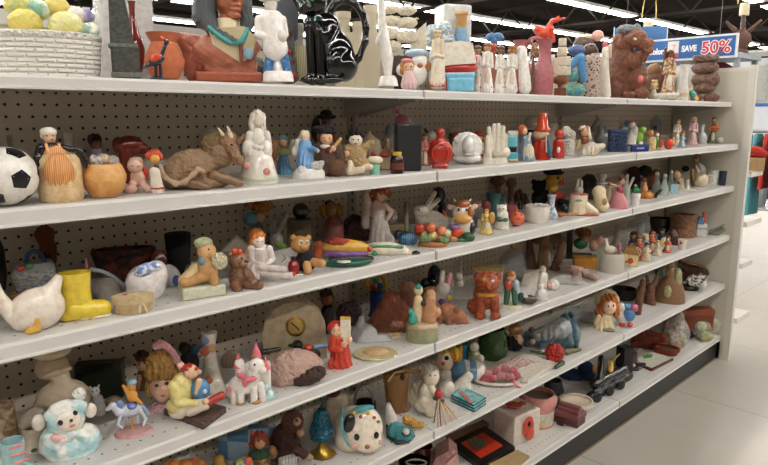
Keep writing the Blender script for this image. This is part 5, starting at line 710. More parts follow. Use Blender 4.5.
for x, y0, y1, w, Y, t in ((656, 173, 201, 9, -.2, 'leftmost of the three clear glass bottles'), (663.5, 175, 199, 10, -.265, 'middle clear glass bottle with white stopper'), (670, 171, 197, 8, -.215, 'rightmost of the three clear glass bottles')):
    F('glass_bottle', t, 'bottle', 2, (x-w/2, y0, x+w/2, y1), [('glass', 'bccac0:y45', [L(x, [(y0, w*.2), (y0+8, w*.22), (y0+13, w*.48), (y1, w*.46)])]), ('stopper', 'd8d8d2:s', [E(x, y0+1, w*.24, 2.2)])], Y=Y, g='clear glass bottles')
F('cherub_figurine', 'cream sitting cherub figurine with orange hair', 'figurine', 2, (669, 169, 686, 191), [('body', 'dccba8:s', [E(678, 183, 5.4, 6), K(680, 185, 684, 189, 2.6, 2)]), ('head', 'dcbf9c:s', [E(675.5, 175, 4, 4)]), ('hair', 'b98850:s', [E(674.6, 173.4, 4.2, 3)]), ('flower', 'b9483c:s', [E(678, 183, 1.6, 1.6, 1.5, 5)])], Y=-.21)
F('blue_card', 'pale blue standing card in front of cream cherub', 'card', 2, (669, 183, 680, 195), [('card', '9ec0d4:s', [B(670, 184, 678, 197, 2, .3, 0, 12)])], Y=-.285, br=3)
F('soap_dish', 'white low tray at the shelf edge below cherub', 'tray', 2, (670, 188, 697, 197), [('tray', 'ddd8cf:s', [B(678, 189, 696, 198, 7, 1)]), ('bottle', 'd8cfc0:s', [K(687, 181, 687, 192, 2, 2.6)])], Y=-.26)
F('cream_teapot', 'cream teapot with handle toward the right end', 'teapot', 2, (688, 168, 711, 190), [('body', 'dccdb0:g', [E(700, 180, 8, 7.5, 7)]), ('spout', 'c49a54:s', [K(693, 180, 691.5, 170, 1.6, 1.4, 3)]), ('handle', 'dccdb0:g', RG(709, 180, 3.4, 5, 1)), ('foot', 'd2c2a4:g', [E(700, 188, 6, 2.6)])], Y=-.245)
F('arched_frame', 'white arched ornament with navy opening behind cherub', 'ornament', 2, (677, 163, 692, 188), [('arch', 'cfc4b2:s', [E(684.5, 170, 6.5, 5.5, 4), B(679, 170, 690, 192, 5, 1)]), ('opening', '1f2440:s', [E(684.5, 169, 4, 3, 2, 3.6)])], Y=-.11)
F('veiled_lady', 'white veiled lady figurine seated behind the cream teapot', 'figurine', 2, (690, 154, 708, 186), [('head', 'c2a88e:s', [E(695, 159, 3.6, 4.4)]), ('hair', '8a684c:s', [E(694.5, 157.4, 4, 3.6)]), ('veil', 'd3cbbf:s', [K(696, 166, 699, 170, 4.4, 6), K(698, 172, 698, 186, 6.5, 7)])], Y=-.11)
F('owl_mug', 'white painted mug left of the navy cup', 'mug', 2, (705, 168, 720, 189), [('cup', 'dcd5c8/a8b8c0:n70', [L(712, [(170, 6.4), (188, 6)], op=.8)])], Y=-.19)
F('navy_cup', 'navy blue cup at the right end of third shelf', 'cup', 2, (717, 169, 727, 186), [('cup', '1c2340:g', [L(722, [(171, 4), (186, 3.4)], op=.6)])], Y=-.175)
# ------------------------------------------------------------------ FOURTH SHELF (3)
F('plaster_bust', 'tall pale plaster bust of a hatted head at left', 'bust', 3, (36, 344, 93, 424),
  [('shoulders', 'cdbaa0:q', [E(66, 398, 27, 17, 16), K(44, 404, 88, 400, 9, 9), E(66, 420, 20, 12, 14), K(65, 374, 66, 394, 9, 13)]), ('head', 'cbb79c:q', [E(59, 366, 16, 11, 14), E(71, 371, 6, 4, 6, 8), E(53, 368, 11, 10, 11)]), ('hat', 'd0bea4:q', [E(59, 352, 20, 7, 18), E(58, 346, 16, 8, 14)])], Y=-.165, kk=3)
F('curly_lamb', 'large white and pale blue curly ceramic lamb planter', 'planter', 3, (34, 389, 103, 463),
  [('body', 'e0dfd8/a9cfd2:n28', [E(72, 444, 28, 20, 20), E(54, 440, 13, 15, 14, 4), E(90, 444, 12, 15, 13, 4), E(72, 455, 27, 9, 20, 2)]+[E(72+25*math.cos(a)*b, 444+15*math.sin(a)*b, 6, 6, 6, 17*math.sqrt(max(0, 1-b*b*.72))) for a in [i*.785 for i in range(8)] for b in (.55, .98)]),
   ('head', 'e2e0d9/a9cfd2:n26', [E(69, 419, 19, 17, 16, 6)]+[E(58+i*5, 406+abs(i-2.5)*1.2, 4.6, 4.6, 5, 12) for i in range(6)]+[E(54, 414, 5, 6, 5, 12), E(86, 411, 4.6, 5, 5, 12)]), ('face', 'ebe0d2:g', [E(71, 422, 12.5, 10.5, 8, 17)]), ('ear', 'e6dad0:g', [E(43, 418, 7, 8, 5, 3)]), ('paw', 'e6ded4:g', [E(94, 416, 6.5, 7, 6, 6)]), ('pom_pom', 'e0ded6/acd0d4:v120', [E(84, 398, 7, 7, 6.5, 5)]),
   ('eye', '16162e:g', [E(63.5, 423, 2.7, 2.6, 1.6, 24.5, -15)]), ('eye', '16162e:g', [E(78.5, 416.5, 2.4, 2.5, 1.6, 24, -15)]), ('nose', '221a24:g', [E(74, 423, 1.9, 1.5, 1.6, 26)]), ('mouth', 'd0746e:s', [E(74.5, 428, 3.2, 1.3, 1.4, 24.5, -14)]), ('bow', 'dfb2ac:s', [E(60, 437, 8, 3.6, 4, 18, 25)])], br=22, kk=2)
F('baby_shoe', 'pale blue ceramic baby shoe with pink laces', 'shoe ornament', 3, (2, 439, 40, 482), [('shoe', '9fc2c6:g', [L(16, [(440, 12.5), (443, 13), (460, 12), (482, 13)], op=2), K(18, 470, 32, 476, 13, 10, 4, 8)]), ('lace', 'd88e8c:s', [K(14, 448, 26, 446, 1.6, 1.6, 13)]), ('lace', 'd88e8c:s', [K(15, 455, 28, 454, 1.6, 1.6, 14)]), ('lace', 'd88e8c:s', [K(18, 463, 30, 461, 1.6, 1.6, 16)])], Y=-.3)
F('log_mug', 'cream and brown bark textured mug at left edge', 'mug', 3, (-4, 404, 22, 450), [('cup', 'b7a184/7d6247:n70', [L(8, [(406, 13), (412, 12), (438, 12.5), (455, 13)], op=1.6)]), ('paw', 'cdbda4:s', [E(2, 442, 6, 10, 6, 10)])], Y=-.19)
F('leaf_pot', 'cream pot with wavy lid and green leaf beside the lamb', 'pot', 3, (20, 406, 50, 462), [('pot', 'c9bba6:s', [L(35, [(424, 13), (432, 12), (444, 11), (458, 13)], op=1.5)]), ('lid', 'c2b4a0:s', [E(34, 417, 15, 8, 12, 0, -30)]), ('leaf', '3c6242:s', [E(34, 449, 3.4, 1.8, 2, 13)])], Y=-.2)
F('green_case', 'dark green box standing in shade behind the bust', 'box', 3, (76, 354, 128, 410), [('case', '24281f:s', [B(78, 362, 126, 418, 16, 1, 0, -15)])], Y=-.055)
F('kitten_figurine', 'small pale grey kitten figurine between lamb and carousel horse', 'figurine', 3, (92, 385, 110, 412), [('body', 'b4b1ae:s', [K(100, 399, 101, 410, 5.5, 7)]), ('head', 'bcb9b5:s', [E(98, 391.5, 5, 4.6), K(94.5, 389, 93.6, 385.6, 1.5, .7), K(101, 388.5, 102.6, 385.4, 1.5, .7)]), ('eye', '221e20:s', [E(96, 391.5, .8, .8, .8, 4.8)]), ('eye', '221e20:s', [E(99.6, 391, .8, .8, .8, 4.8)])], Y=-.2)
F('tan_shell', 'brown seashell ornament behind the carousel horse', 'shell', 3, (104, 394, 126, 412), [('shell', 'a28a74:t120', [E(114, 402, 9, 6, 7)])], Y=-.15)
F('carousel_horse', 'blue and white carousel horse with bear rider on a pink base', 'figurine', 3, (110, 381, 154, 440),
  [('base', 'c79c9c:s', [L(134, [(430, 18), (433, 19.4), (437, 19.4)], sq=.75)]), ('horse', 'bfc4d2:g', [E(132, 410, 13, 6.5, 6, 0, -6), K(121, 410, 115, 403, 5, 3.4, 2), K(116, 403, 110, 406, 3.2, 2, 3)]), ('leg', 'c6cad6:g', [K(122, 413, 119, 422, 2.2, 1.5, 3), K(119, 422, 123, 426, 1.5, 1.4, 3)]), ('leg', 'c6cad6:g', [K(126, 413, 124, 424, 2.2, 1.4, -3)]), ('leg', 'c6cad6:g', [K(142, 412, 147, 421, 2.4, 1.5, 3), K(147, 421, 144, 427, 1.5, 1.4, 3)]), ('leg', 'c6cad6:g', [K(139, 413, 139, 424, 2.2, 1.4, -3)]), ('tail', '8ea0c4:g', [K(144, 408, 150, 416, 2.4, 1.4)]), ('mane', '7187b4:g', [E(122, 404, 4.4, 5, 3, 2)]), ('saddle', '6478ae:g', [E(134, 406, 6, 3.6, 7)]),
   ('pole', 'd0953c:s', [K(132, 383, 133, 436, 1.2, 1.2)]), ('bear', 'c98a3a:s', [E(135, 396, 5.5, 7), K(131, 394, 127, 386, 2, 1.6, 2), K(138, 400, 143, 405, 2.6, 2, 3), E(135, 387, 4.6, 4.6)]), ('cap', '7fa0b8:s', [E(136, 383.5, 5, 2.8, 4.6)])], br=15)
F('brown_doll', 'small brown clothed doll with dark hair at the back', 'doll', 3, (135, 346, 154, 402), [('head', 'c79c78:s', [E(143.5, 364, 6, 7)]), ('hair', '4c2c1c:c', [E(144, 356.5, 7.5, 6, 7)]), ('dress', '6d4a32:c', [K(144, 374, 144, 402, 6, 9)]), ('head>eye', '1c120c:s', [E(141, 364, 1.1, 1.1, .8, 5.6)]), ('head>eye', '1c120c:s', [E(146, 364, 1.1, 1.1, .8, 5.6)]), ('arm', 'b78d6a:s', [K(140, 376, 138, 390, 2.4, 2, 5)])], Y=-.08)
F('porcelain_doll', 'porcelain doll head with curly blond hair and pink ribbon', 'doll', 3, (147, 341, 190, 414),
  [('head', 'e2b79b:g', [E(163, 386, 12.5, 14.5, 12, 2), E(164, 390, 2, 2.6, 2, 13.5), E(163, 397, 6, 5, 5, 7)]), ('hair', 'b98e4c/d0a766:v75', [E(165, 364, 16, 13, 14, -2), E(155, 374, 8, 9, 8, 2), E(175, 376, 8, 12, 8, 1), E(165, 374, 12, 7, 8, 7), E(152, 386, 5, 10, 5), E(178, 388, 5, 9, 5)]), ('eye', '20242e:g', [E(158.4, 385.6, 2.3, 1.5, 1.2, 12.6)]), ('eye', '20242e:g', [E(168.4, 385, 2.3, 1.5, 1.2, 12.6)]), ('brow', '8f6238:s', [K(156, 382, 161, 381.6, .5, .5, 12.6)]), ('brow', '8f6238:s', [K(166, 381.2, 171, 381.4, .5, .5, 12.4)]), ('mouth', 'b84a48:s', [E(163.6, 396, 2.6, 1.1, 1, 12.4)]),
   ('ribbon', 'cf97a2:c', T([(160, 348, 6), (168, 347, 8), (175, 354, 9), (180, 364, 9), (185, 373, 8)], 3.4)+[E(165, 346, 4, 4, 4, 5)]), ('ruffle', 'c49a9e:v160', [L(162, [(401, 8), (404, 13), (409, 17), (414, 14)], sq=.7)])], br=14)
F('seated_clown', 'seated clown figurine in yellow sweater on a brown base', 'figurine', 3, (163, 364, 225, 427),
  [('base', '55403a:r80', [Q([(203, 424), (226, 407), (190, 397), (164, 409)], .014)]), ('sweater', 'd9cc86:s', [E(183, 390, 12, 18, 11, 0, 6), E(180, 403, 13, 8, 11), K(176, 385, 180, 401, 6, 5, 6, 9), K(180, 401, 196, 404, 5, 3.6, 9, 14)]), ('trousers', 'd8d2c4/b9a48e:t150', [K(183, 408, 202, 406, 8, 6.5, 4, 10), E(180, 410, 11, 6, 10), K(190, 412, 206, 408, 5, 4, 10, 15)]), ('head', 'e0b795:s', [E(194, 373, 7.5, 6.8, 7, 4), E(202, 374, 2.6, 2.2, 2.6, 6)]), ('hair', 'a9392a:s', [E(191, 368.5, 6.5, 3.8, 6, 3, -10)]), ('hat', 'dba99a:s', [E(184, 365.5, 4, 3.4, 4)]), ('hand', 'e0b795:s', [K(201, 383, 198, 394, 3.2, 2.6, 10), E(206, 404, 3.6, 3.4, 3, 16)]),
   ('bag', '4a86b6:s', [E(202, 391, 9.5, 10, 8, 5)]), ('bag>spot', 'c8d8e2:s', [E(206, 394, 2.4, 2.4, 1.6, 12.4)]), ('shoe', 'a8382e:s', [K(209, 405, 222, 400, 4, 4.2, 14, 12)]), ('nose', 'b8483a:s', [E(199, 371, 1.8, 1.8, 1.8, 10)])], br=20)
F('flower_cat_vase', 'tall white vase covered in applied flowers', 'vase', 3, (198, 331, 230, 406), [('vase', 'd6cfc4:g', [L(212, [(333, 8), (336, 7.4), (346, 6), (362, 7), (376, 10), (390, 14), (405, 13)], op=1.2)])]+[('flower', c, [E(x, y, 4.4, 4.2, 2, 0+d)]) for x, y, c, d in ((207, 352, 'b5553c:s', 6), (214, 349, 'c9a478:s', 6), (208, 341, '6d80a8:s', 6), (209, 380, 'b86a44:s', 10), (217, 384, 'd6cfc0:s', 11), (206, 394, '8f9c74:s', 13), (219, 397, 'b5605a:s', 13), (212, 370, 'd8d0c4:s', 8))], Y=-.2)
F('scallop_shell', 'brown ribbed scallop shell behind the flowered vase', 'shell', 3, (220, 347, 246, 384), [('shell', '9a836a/6f5b48:t90', [E(233, 362, 12, 12, 4), K(233, 372, 232, 384, 6, 6)])], Y=-.11)
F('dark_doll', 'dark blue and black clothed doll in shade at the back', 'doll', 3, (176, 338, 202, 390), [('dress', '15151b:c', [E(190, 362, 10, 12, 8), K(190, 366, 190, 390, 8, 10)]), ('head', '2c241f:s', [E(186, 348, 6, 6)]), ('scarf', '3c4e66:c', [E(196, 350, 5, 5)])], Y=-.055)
F('castle_lamb', 'white toy unicorn with pink bow before a pink turreted castle', 'figurine', 3, (226, 343, 279, 406),
  [('body', 'e6e0da:g', [E(243, 384, 14, 10, 9, 2), E(233, 388, 7, 9, 8)]), ('neck', 'e8e2dc:g', [K(252, 382, 257, 370, 8, 7, 3, 5)]), ('head', 'eae4de:g', [E(258, 367, 8, 8, 7, 6), E(263, 372, 4.6, 4, 4, 10)]), ('leg', 'e4ded8:g', [K(234, 390, 234, 403, 4, 3.6, 5)]), ('leg', 'e4ded8:g', [K(241, 390, 241, 403, 4, 3.6, 7)]), ('leg', 'e4ded8:g', [K(254, 388, 254, 402, 4, 3.6, 7)]), ('leg', 'e4ded8:g', [K(261, 386, 263, 401, 4, 3.6, 5)]), ('hoof', 'b0824e:s', [E(241, 403, 4.6, 2.2, 4.6, 8)]), ('hoof', 'b0824e:s', [E(256, 402, 4.6, 2.2, 4.6, 8)]),
   ('bow', 'd8717e:s', [E(243, 376, 5, 3, 3, 12, 25), E(252, 380, 6, 2.6, 3, 12, -10), E(246, 382, 3, 5, 3, 11)]), ('heart', 'd8818a:s', [E(230, 388, 2.6, 3.4, 2, 8)]), ('castle', 'e4ded8:g', [B(246, 362, 272, 406, 8, 2, -7), K(241, 362, 241, 380, 5, 5, -6)]), ('turret', 'd8707c:s', [L(240, [(353, .4), (366, 5.4)], d=-6)]), ('turret', 'd8707c:s', [L(258, [(343, .4), (357, 5.8)], d=-8)]), ('turret', 'd8707c:s', [L(267, [(358, .4), (370, 5.5)], d=-5)]), ('cloud', 'b9d8da:g', [E(270, 398, 6, 6, 5), E(266, 389, 4, 4)]), ('eye', '20181a:s', [E(256, 366, 1, 1.2, .8, 13)]), ('horn', 'b9935a:s', [K(257, 360, 256, 354, 1.4, .5, 6)])], br=14)
F('hedgehog_ornament', 'pinkish brown rough stone hedgehog with dark snout', 'ornament', 3, (265, 346, 327, 392), [('body', 'b8978a/8a6658:r90', [E(294, 372, 30, 19, 18, 0, -4), E(284, 378, 19, 13, 18)]), ('face', '40291f:r110', [E(309, 380, 18, 8, 10, 12, -16)]), ('eye', '120c0a:g', [E(270, 356, 2, 1.4, 2, 12)]), ('seal', '2c1e1a:s', [K(266, 354, 280, 352, 3, 2.2, 11)])], br=17, kk=2)
F('arch_clock', 'cream stone arch shaped mantel clock with round brass dial', 'clock', 3, (263, 298, 327, 358), [('case', 'c6b596/b5a486:n50', [P([(264, 362), (264, 330), (267, 318), (275, 308), (286, 302), (298, 301), (310, 304), (320, 312), (326, 326), (327, 362)], 18)]), ('dial', 'a67c3a:e', [E(296.5, 328, 10, 10, 2, 9)]), ('dial>dial_face', 'c9a862:s', [E(296.5, 328, 7.6, 7.6, 2, 9.8)]), ('dial>hand', '3a2414:s', [K(296.5, 328, 292, 324, .8, .6, 12)]), ('dial>hand', '3a2414:s', [K(296.5, 328, 300, 332, .8, .6, 12)])], Y=-.17)
F('duck_decoy', 'small mallard with dark green head before the clock', 'figurine', 3, (289, 338, 330, 368), [('body', '3a2c28:g', [E(308, 354, 13, 7, 7), K(304, 358, 316, 366, 5, 5)]), ('head', '24382e:g', [E(298, 344, 5.5, 5)]), ('bill', '3c3a2c:s', [E(292, 344, 3.4, 1.6, 2, 2)]), ('tail', '6a8cb0:g', [K(314, 347, 329, 345, 3, 2.4)]), ('breast', 'a8402c:g', [E(309, 347, 5, 3.4, 4, 3)])], Y=-.225)
F('choir_boy', 'red robed kneeling choir boy holding a book', 'figurine', 3, (327, 317, 354, 369),
  [('robe', 'c23a28:g', [K(340, 340, 341, 364, 8, 11), E(341, 366, 11, 6, 9), E(333, 364, 5, 6, 5, 6)]), ('arm', 'c84430:g', [K(334, 338, 332, 348, 4, 4, 4), K(332, 348, 341, 350, 3.8, 3.2, 5, 10)]), ('head', 'e2b794:g', [E(337, 331, 6.2, 6.4, 6, 3)]), ('hood', 'b8352a:g', [E(336, 328.5, 8, 7.6, 7.5, 0)]), ('book', 'ddd5c0:s', [B(341, 319, 351, 344, 4, .6, 5, -10)]), ('book>spine', 'c9a44e:s', [B(341, 318, 351, 320.5, 4.6, .4, 5, -10)]), ('hand', 'e0b290:g', [E(344, 345, 3, 3, 3, 9), E(350, 341, 2.6, 4, 2.6, 8)]), ('head>eye', '2a1814:s', [E(335, 331, .8, .9, .7, 9)]), ('head>eye', '2a1814:s', [E(339.4, 331, .8, .9, .7, 8.8)])])
F('monkey_doll', 'small brown doll with round head behind the choir boy', 'doll', 3, (318, 289, 339, 356), [('head', '7d4a30:s', [E(328, 299, 7, 7)]), ('hair', '3c2018:c', [E(327, 294, 7, 5, 6)]), ('coat', '2c1c1c:c', [K(328, 310, 328, 356, 6, 9)]), ('face', 'a5694a:s', [E(329, 300, 4.6, 4.6, 3, 4)])], Y=-.07)
F('purple_posy', 'dark purple dried flower bunch at the back', 'flowers', 3, (335, 299, 364, 350), [('flowers', '3b2028/55303a:v130', [E(349, 313, 13, 11, 9), E(344, 323, 9, 10, 8), E(356, 322, 8, 10, 7)]), ('stem', '2c2a1c:s', [K(350, 326, 350, 350, 3, 5)])], Y=-.06)
F('plastic_bundle', 'crumpled clear plastic wrapped bundle on fourth shelf', 'bag', 3, (350, 318, 393, 352), [('bundle', 'b6b2ac:s', [E(364, 340, 10, 8, 7), E(377, 343, 9, 6, 6)]), ('wrap', 'd9d9da:y45', [E(364, 336, 14, 13, 9), E(380, 343, 12, 8, 8), K(360, 326, 362, 318, 5, 3)])], Y=-.215)
F('shell_plate', 'oval cream plate with molded shell lying flat', 'plate', 3, (352, 345, 398, 363), [('plate', 'c6bc8e:g', [L(375, [(352.5, 22), (353.5, 22.6), (356, 17)], sq=.85)]), ('shell', 'c7a680:g', [E(376, 352, 12, 4.4, 10), E(369, 353, 7, 4, 6), E(384, 352, 6, 3, 6)])], br=17)
F('carved_dog', 'big dark brown carved wooden dog reclining', 'carving', 3, (356, 290, 418, 344),
  [('body', '9a5636/6e3a24:k60', [K(392, 302, 368, 336, 10, 7), K(400, 310, 392, 336, 14, 10), E(384, 332, 16, 9, 10)]), ('chest', '6a3c28/7e4a30:k60', [K(408, 296, 402, 326, 9, 12)]), ('head', '80583e:k60', [E(408, 290, 9, 7)]), ('paw', '8a5a44:k60', [E(396, 326, 9, 6, 6, 9)])], Y=-.19, kk=4)
F('ring_toy', 'child stacking toy with yellow ring and blue base', 'toy', 3, (364, 273, 390, 330), [('ring', 'd1ae35:s', RG(376, 284, 9.5, 9, 2)), ('base', '243c78:s', [L(378, [(290, 8), (310, 8), (330, 10)])]), ('bead', '3a8a4c:s', [E(376, 281, 3, 3)]), ('bead', 'c03a2c:s', [E(373, 287, 3, 3)]), ('bead', '3c6cb0:s', [E(380, 286, 3, 3)])], Y=-.055)
F('mermaid_box', 'oval tan trinket box topped by tan and turquoise figures', 'box', 3, (404, 284, 441, 346),
  [('box', 'a39272/7f9070:n70', [L(422, [(324, 15.5), (327, 16.5), (342, 16), (345, 15)], sq=.85)]), ('lid', 'b09a7a:s', [L(422, [(320, 12), (323, 16), (325.5, 17)], sq=.85)]), ('figure', 'b48660:s', [K(430, 300, 428, 318, 5, 8, 2), E(430, 295, 5, 5.4), E(434, 312, 7, 6)]), ('figure', 'd2bd98:s', [K(418, 300, 417, 318, 4.4, 6, 2), E(418, 291, 4.6, 5)]), ('turquoise_fin', '3c9c88:s', [E(413, 320, 4.6, 6, 4, 8), E(411, 313, 3, 4, 3, 7)]), ('turquoise_cap', '3c9c88:s', [E(418, 288, 3, 3, 3, 2)]), ('mask', '3b241c:s', [E(423, 304, 3, 3, 3, 5)])], kk=1.2)
F('spotted_rabbit', 'white rabbit with pink lined ears and pastel flowers', 'figurine', 3, (424, 269, 454, 322), [('body', 'd3c4ac:s', [E(436, 297, 13, 9, 9), K(438, 300, 438, 322, 8, 9)]), ('patch', 'a97a4c:s', [E(431, 291, 8, 4, 7, 2)]), ('head', 'e0dad4:s', [E(443, 290, 7.5, 7.5, 7, 3)]), ('ear', 'dcd4ce:s', [K(441, 284, 442, 273, 2.8, 2.6, 2)]), ('ear', 'd69aa0:s', [K(447, 285, 449.5, 275, 3, 2.6, 2)]), ('flower', '7b5a98:s', [E(442, 302, 4, 3.4, 3, 8)]), ('flower', 'd4b44a:s', [E(449, 298, 3, 3, 3, 8)]), ('flower', '8fb2c6:s', [E(450, 292, 2.6, 3, 2.6, 6)])], Y=-.175)
F('green_bottle', 'very dark green bottle standing behind the spotted rabbit', 'bottle', 3, (420, 263, 442, 318), [('glass', '0f1a12:g', [E(434, 276, 7, 11, 6), K(426, 284, 428, 318, 6, 8), K(434, 282, 433, 318, 7, 7)])], Y=-.075)
F('tall_rabbit', 'grey white upright rabbit figurine standing on white box', 'figurine', 3, (450, 261, 468, 298), [('body', 'c6bfb4:s', [K(459, 284, 459, 297, 5, 7)]), ('head', 'c9c2b7:s', [E(458, 277, 4.6, 5)]), ('ear', 'c3bbb0:s', [K(455.5, 274, 455, 264, 2, 1.8)]), ('ear', 'c3bbb0:s', [K(460.5, 274, 461, 263, 2, 1.8)]), ('flower', 'b3688a:s', [E(457, 291, 4, 2, 3, 5)])], loc=tuple(floor_spot(459, -.105, SH[3])+np.array([0, 0, .0445])))
F('white_stand', 'plain white box under the upright rabbit', 'box', 3, (446, 294, 470, 322), [('carton', 'd9d5ce:s', [B(446, 296, 470, 330, 20, .6, 0, 10)])], Y=-.105)
F('clay_pig', 'unglazed reddish clay pig sniffing the ground', 'figurine', 3, (436, 303, 469, 326), [('body', 'a0694c:m', [E(448, 313, 11, 9.5, 8), E(459, 317, 8, 7.5, 7), K(462, 319, 467, 323, 5, 3)]), ('leg', '9a6448:m', [K(440, 317, 439, 326, 3.4, 3, 4)]), ('leg', '9a6448:m', [K(449, 318, 449, 326, 3.4, 3, 5)]), ('ear', '95603f:m', [E(456, 310, 3, 3.4, 2, 6)])])
F('cream_cube', 'small cream gift cube behind the oval plate', 'box', 3, (388, 331, 408, 347), [('cube', 'cfc6a6:s', [B(390, 333, 405, 349, 12, .6, 0, 20)]), ('bow', 'c8b07a:s', [E(397, 333, 4, 2, 4)])], Y=-.235)
F('bulldog_statue', 'glossy red brown glazed bulldog statue sitting upright', 'statue', 3, (466, 273, 504, 320),
  [('body', '9c4a22/7c3416:n80', [E(485, 296, 12, 14, 11), E(474, 307, 7.5, 7.5, 7), E(486, 285, 12, 8, 10)]), ('head', 'a55027/84391a:n80', [E(486, 282, 12, 9.5, 10, 4), E(489, 287, 6.5, 5, 5, 11)]), ('ear', '94441e:g', [E(476, 278, 3.6, 4.4, 3, 3)]), ('ear', '94441e:g', [E(497, 277, 3.6, 4, 3, 3)]), ('eye', '9fae62:g', [E(483, 281, 2, 1.6, 1.6, 12.4)]), ('eye', 'ded4ca:g', [E(491.5, 282, 2, 1.6, 1.6, 12)]), ('collar', 'b98a3c:s', [L(486, [(292, 11.5), (294.5, 12)], d=2)]), ('leg', '9c4822/7c3416:n80', [K(480, 298, 480, 315, 5.4, 4.6, 7), E(480, 317, 5.5, 3, 5.5, 10)]), ('leg', '9c4822/7c3416:n80', [K(493, 297, 495, 314, 5.2, 4.4, 6), E(495.5, 316, 5.5, 3, 5, 9)])], br=11)
F('white_crate', 'pale ribbed box behind the red brown bulldog', 'box', 3, (473, 266, 503, 312), [('crate', 'bcb6ac:t90', [B(474, 269, 502, 314, 14, .6)]), ('top', 'b39a5c:s', [B(473, 266, 503, 270, 15, .6)])], Y=-.12)
F('green_trousers_boy', 'boy figurine in green trousers and red vest on cream base', 'figurine', 3, (499, 270, 523, 310), [('base', 'd0ccb2:s', [L(511, [(304, 10), (306, 11), (310, 11.5)], sq=.75)]), ('leg', '3a6248:s', [K(507, 291, 506, 304, 3.4, 2.6, 2)]), ('leg', '3a6248:s', [K(514, 291, 515, 304, 3.6, 2.6, 3)]), ('vest', 'a84a34:s', [E(508, 286, 5, 6, 4.4, 1)]), ('shirt', 'a9b9c2:s', [K(515, 283, 516, 292, 3.4, 2.6, 3), E(513, 285, 4, 5)]), ('head', 'd3a37c:s', [E(510, 277, 4.6, 5)]), ('hair', '96602f:s', [E(509.6, 274.4, 5, 3.6, 5)])])
F('bell_jar', 'clear glass cloche with brass knob on wooden base', 'cloche', 3, (497, 244, 526, 284), [('glass', '8f979a:y38', [L(511, [(249, 3), (252, 8), (258, 12), (266, 13), (282, 13)])]), ('knob', 'a9803c:e', [E(511, 246.5, 2.6, 2.6)]), ('base', 'b39b62:s', [L(511, [(279, 14), (284, 14.6)])])], Y=-.115)
F('white_card', 'blank white greeting card leaning on fourth shelf', 'card', 3, (518, 268, 540, 298), [('card', 'd8cfc8:s', [P([(524, 274), (539, 268), (537, 291), (520, 298)], 1.6)])], Y=-.2)
F('wooden_mallard', 'small mallard duck with teal head at shelf edge', 'figurine', 3, (515, 292, 538, 306), [('body', '4a3430:g', [E(528, 299.5, 9, 4.8, 5)]), ('head', '23505a:g', [E(520.5, 297.5, 4.6, 4.6, 4, 1)]), ('ring', 'd9d4ca:s', [E(525.5, 296.5, 2.6, 2, 3, 2)])])
F('white_dove', 'white dove figurine upright on a rock', 'figurine', 3, (536, 266, 549, 286), [('body', 'dfdacf:s', [E(542, 277, 5.5, 6), K(542, 279, 542, 286, 5, 5)]), ('head', 'ded8cc:s', [E(542, 269.5, 3.4, 3.6)])], Y=-.235)
F('rose_dove', 'white figurine with a pink rose at its side', 'figurine', 3, (545, 277, 560, 293), [('body', 'e0dbd2:s', [E(553, 285, 6.5, 6, 5)]), ('rose', 'd69a92:s', [E(549.5, 285, 3, 3, 3, 4)])], Y=-.285)
F('nesting_dove', 'small white bird figurine nearest the shelf edge', 'figurine', 3, (534, 283, 548, 302), [('body', 'd9d6d0:s', [E(541, 295, 6, 7, 5), E(540, 287, 3.4, 4)]), ('tail', 'd9d6d0:s', [K(543, 296, 547, 301, 3, 2)])])
F('driftwood_stump', 'branching brown driftwood stump at the back', 'ornament', 3, (522, 234, 566, 286), [('branch', '7a5638/573a24:k80', [K(527, 242, 533, 280, 3, 6)]), ('branch', '805c3c/5c3e28:k80', [K(543, 238, 541, 282, 4, 7, 4)]), ('branch', '7a5638/573a24:k80', [K(561, 245, 552, 282, 3.4, 6)]), ('crown', '604228:k80', [K(534, 243, 556, 240, 4, 5), E(545, 240, 6, 5)]), ('base', '8a6a48:k80', [E(543, 284, 18, 6, 10)])], Y=-.11, kk=3)
F('glass_log', 'glass covered log ornament with tiny flowers', 'ornament', 3, (554, 271, 580, 292), [('log', '8c7e62/a9a088:n90', [K(561, 283, 574, 283, 6, 6)]), ('cover', 'c6c8c4:y30', [K(560, 281, 575, 281, 8, 8)])], Y=-.245)
F('leaf_platter', 'long pointed pale blue and tan dish tilted upward', 'dish', 3, (557, 261, 600, 284), [('dish', 'a9a0a4/b98a70:n40', [K(561, 267, 577, 272, 3.4, 5.4, 'g7', 'g4'), K(577, 272, 595, 277, 5.4, 3.4, 'g4', 'g4')]), ('foot', '9c8476:s', [K(577, 276, 577, 280, 5, 5, 'g2')])], Y=-.275)
F('wicker_crate', 'yellow wicker box with vertical slats', 'basket', 3, (572, 255, 598, 276), [('basket', 'c98a2c/9c6418:t110', [B(573, 258, 596, 280, 15, 1, 0, 8)]), ('rim', 'cf9438:s', [B(572.5, 256.5, 596.5, 259.5, 16, .8, 0, 8)])], Y=-.19)
F('boxed_doll', 'doll in green jacket lying in an open dark box', 'doll', 3, (563, 226, 606, 272), [('box', '1f1410:s', [B(566, 229, 572, 262, 12, .6), B(566, 254, 592, 275, 14, .6)]), ('hair', '8a5a34:c', [E(582, 233, 8, 5.5, 6, 2)]), ('jacket', '2a6a3c:s', [E(580, 244, 7, 5.5, 5, 3)]), ('face', 'b97e5c:s', [E(584, 238, 4, 4, 4, 4)]), ('baby', 'd3a18a:s', [E(593, 245, 5, 5.5), E(599, 240, 5, 4.5)]), ('bow', '3f8a54:s', [E(594, 256, 3, 2.4, 3, 4)])], Y=-.1)
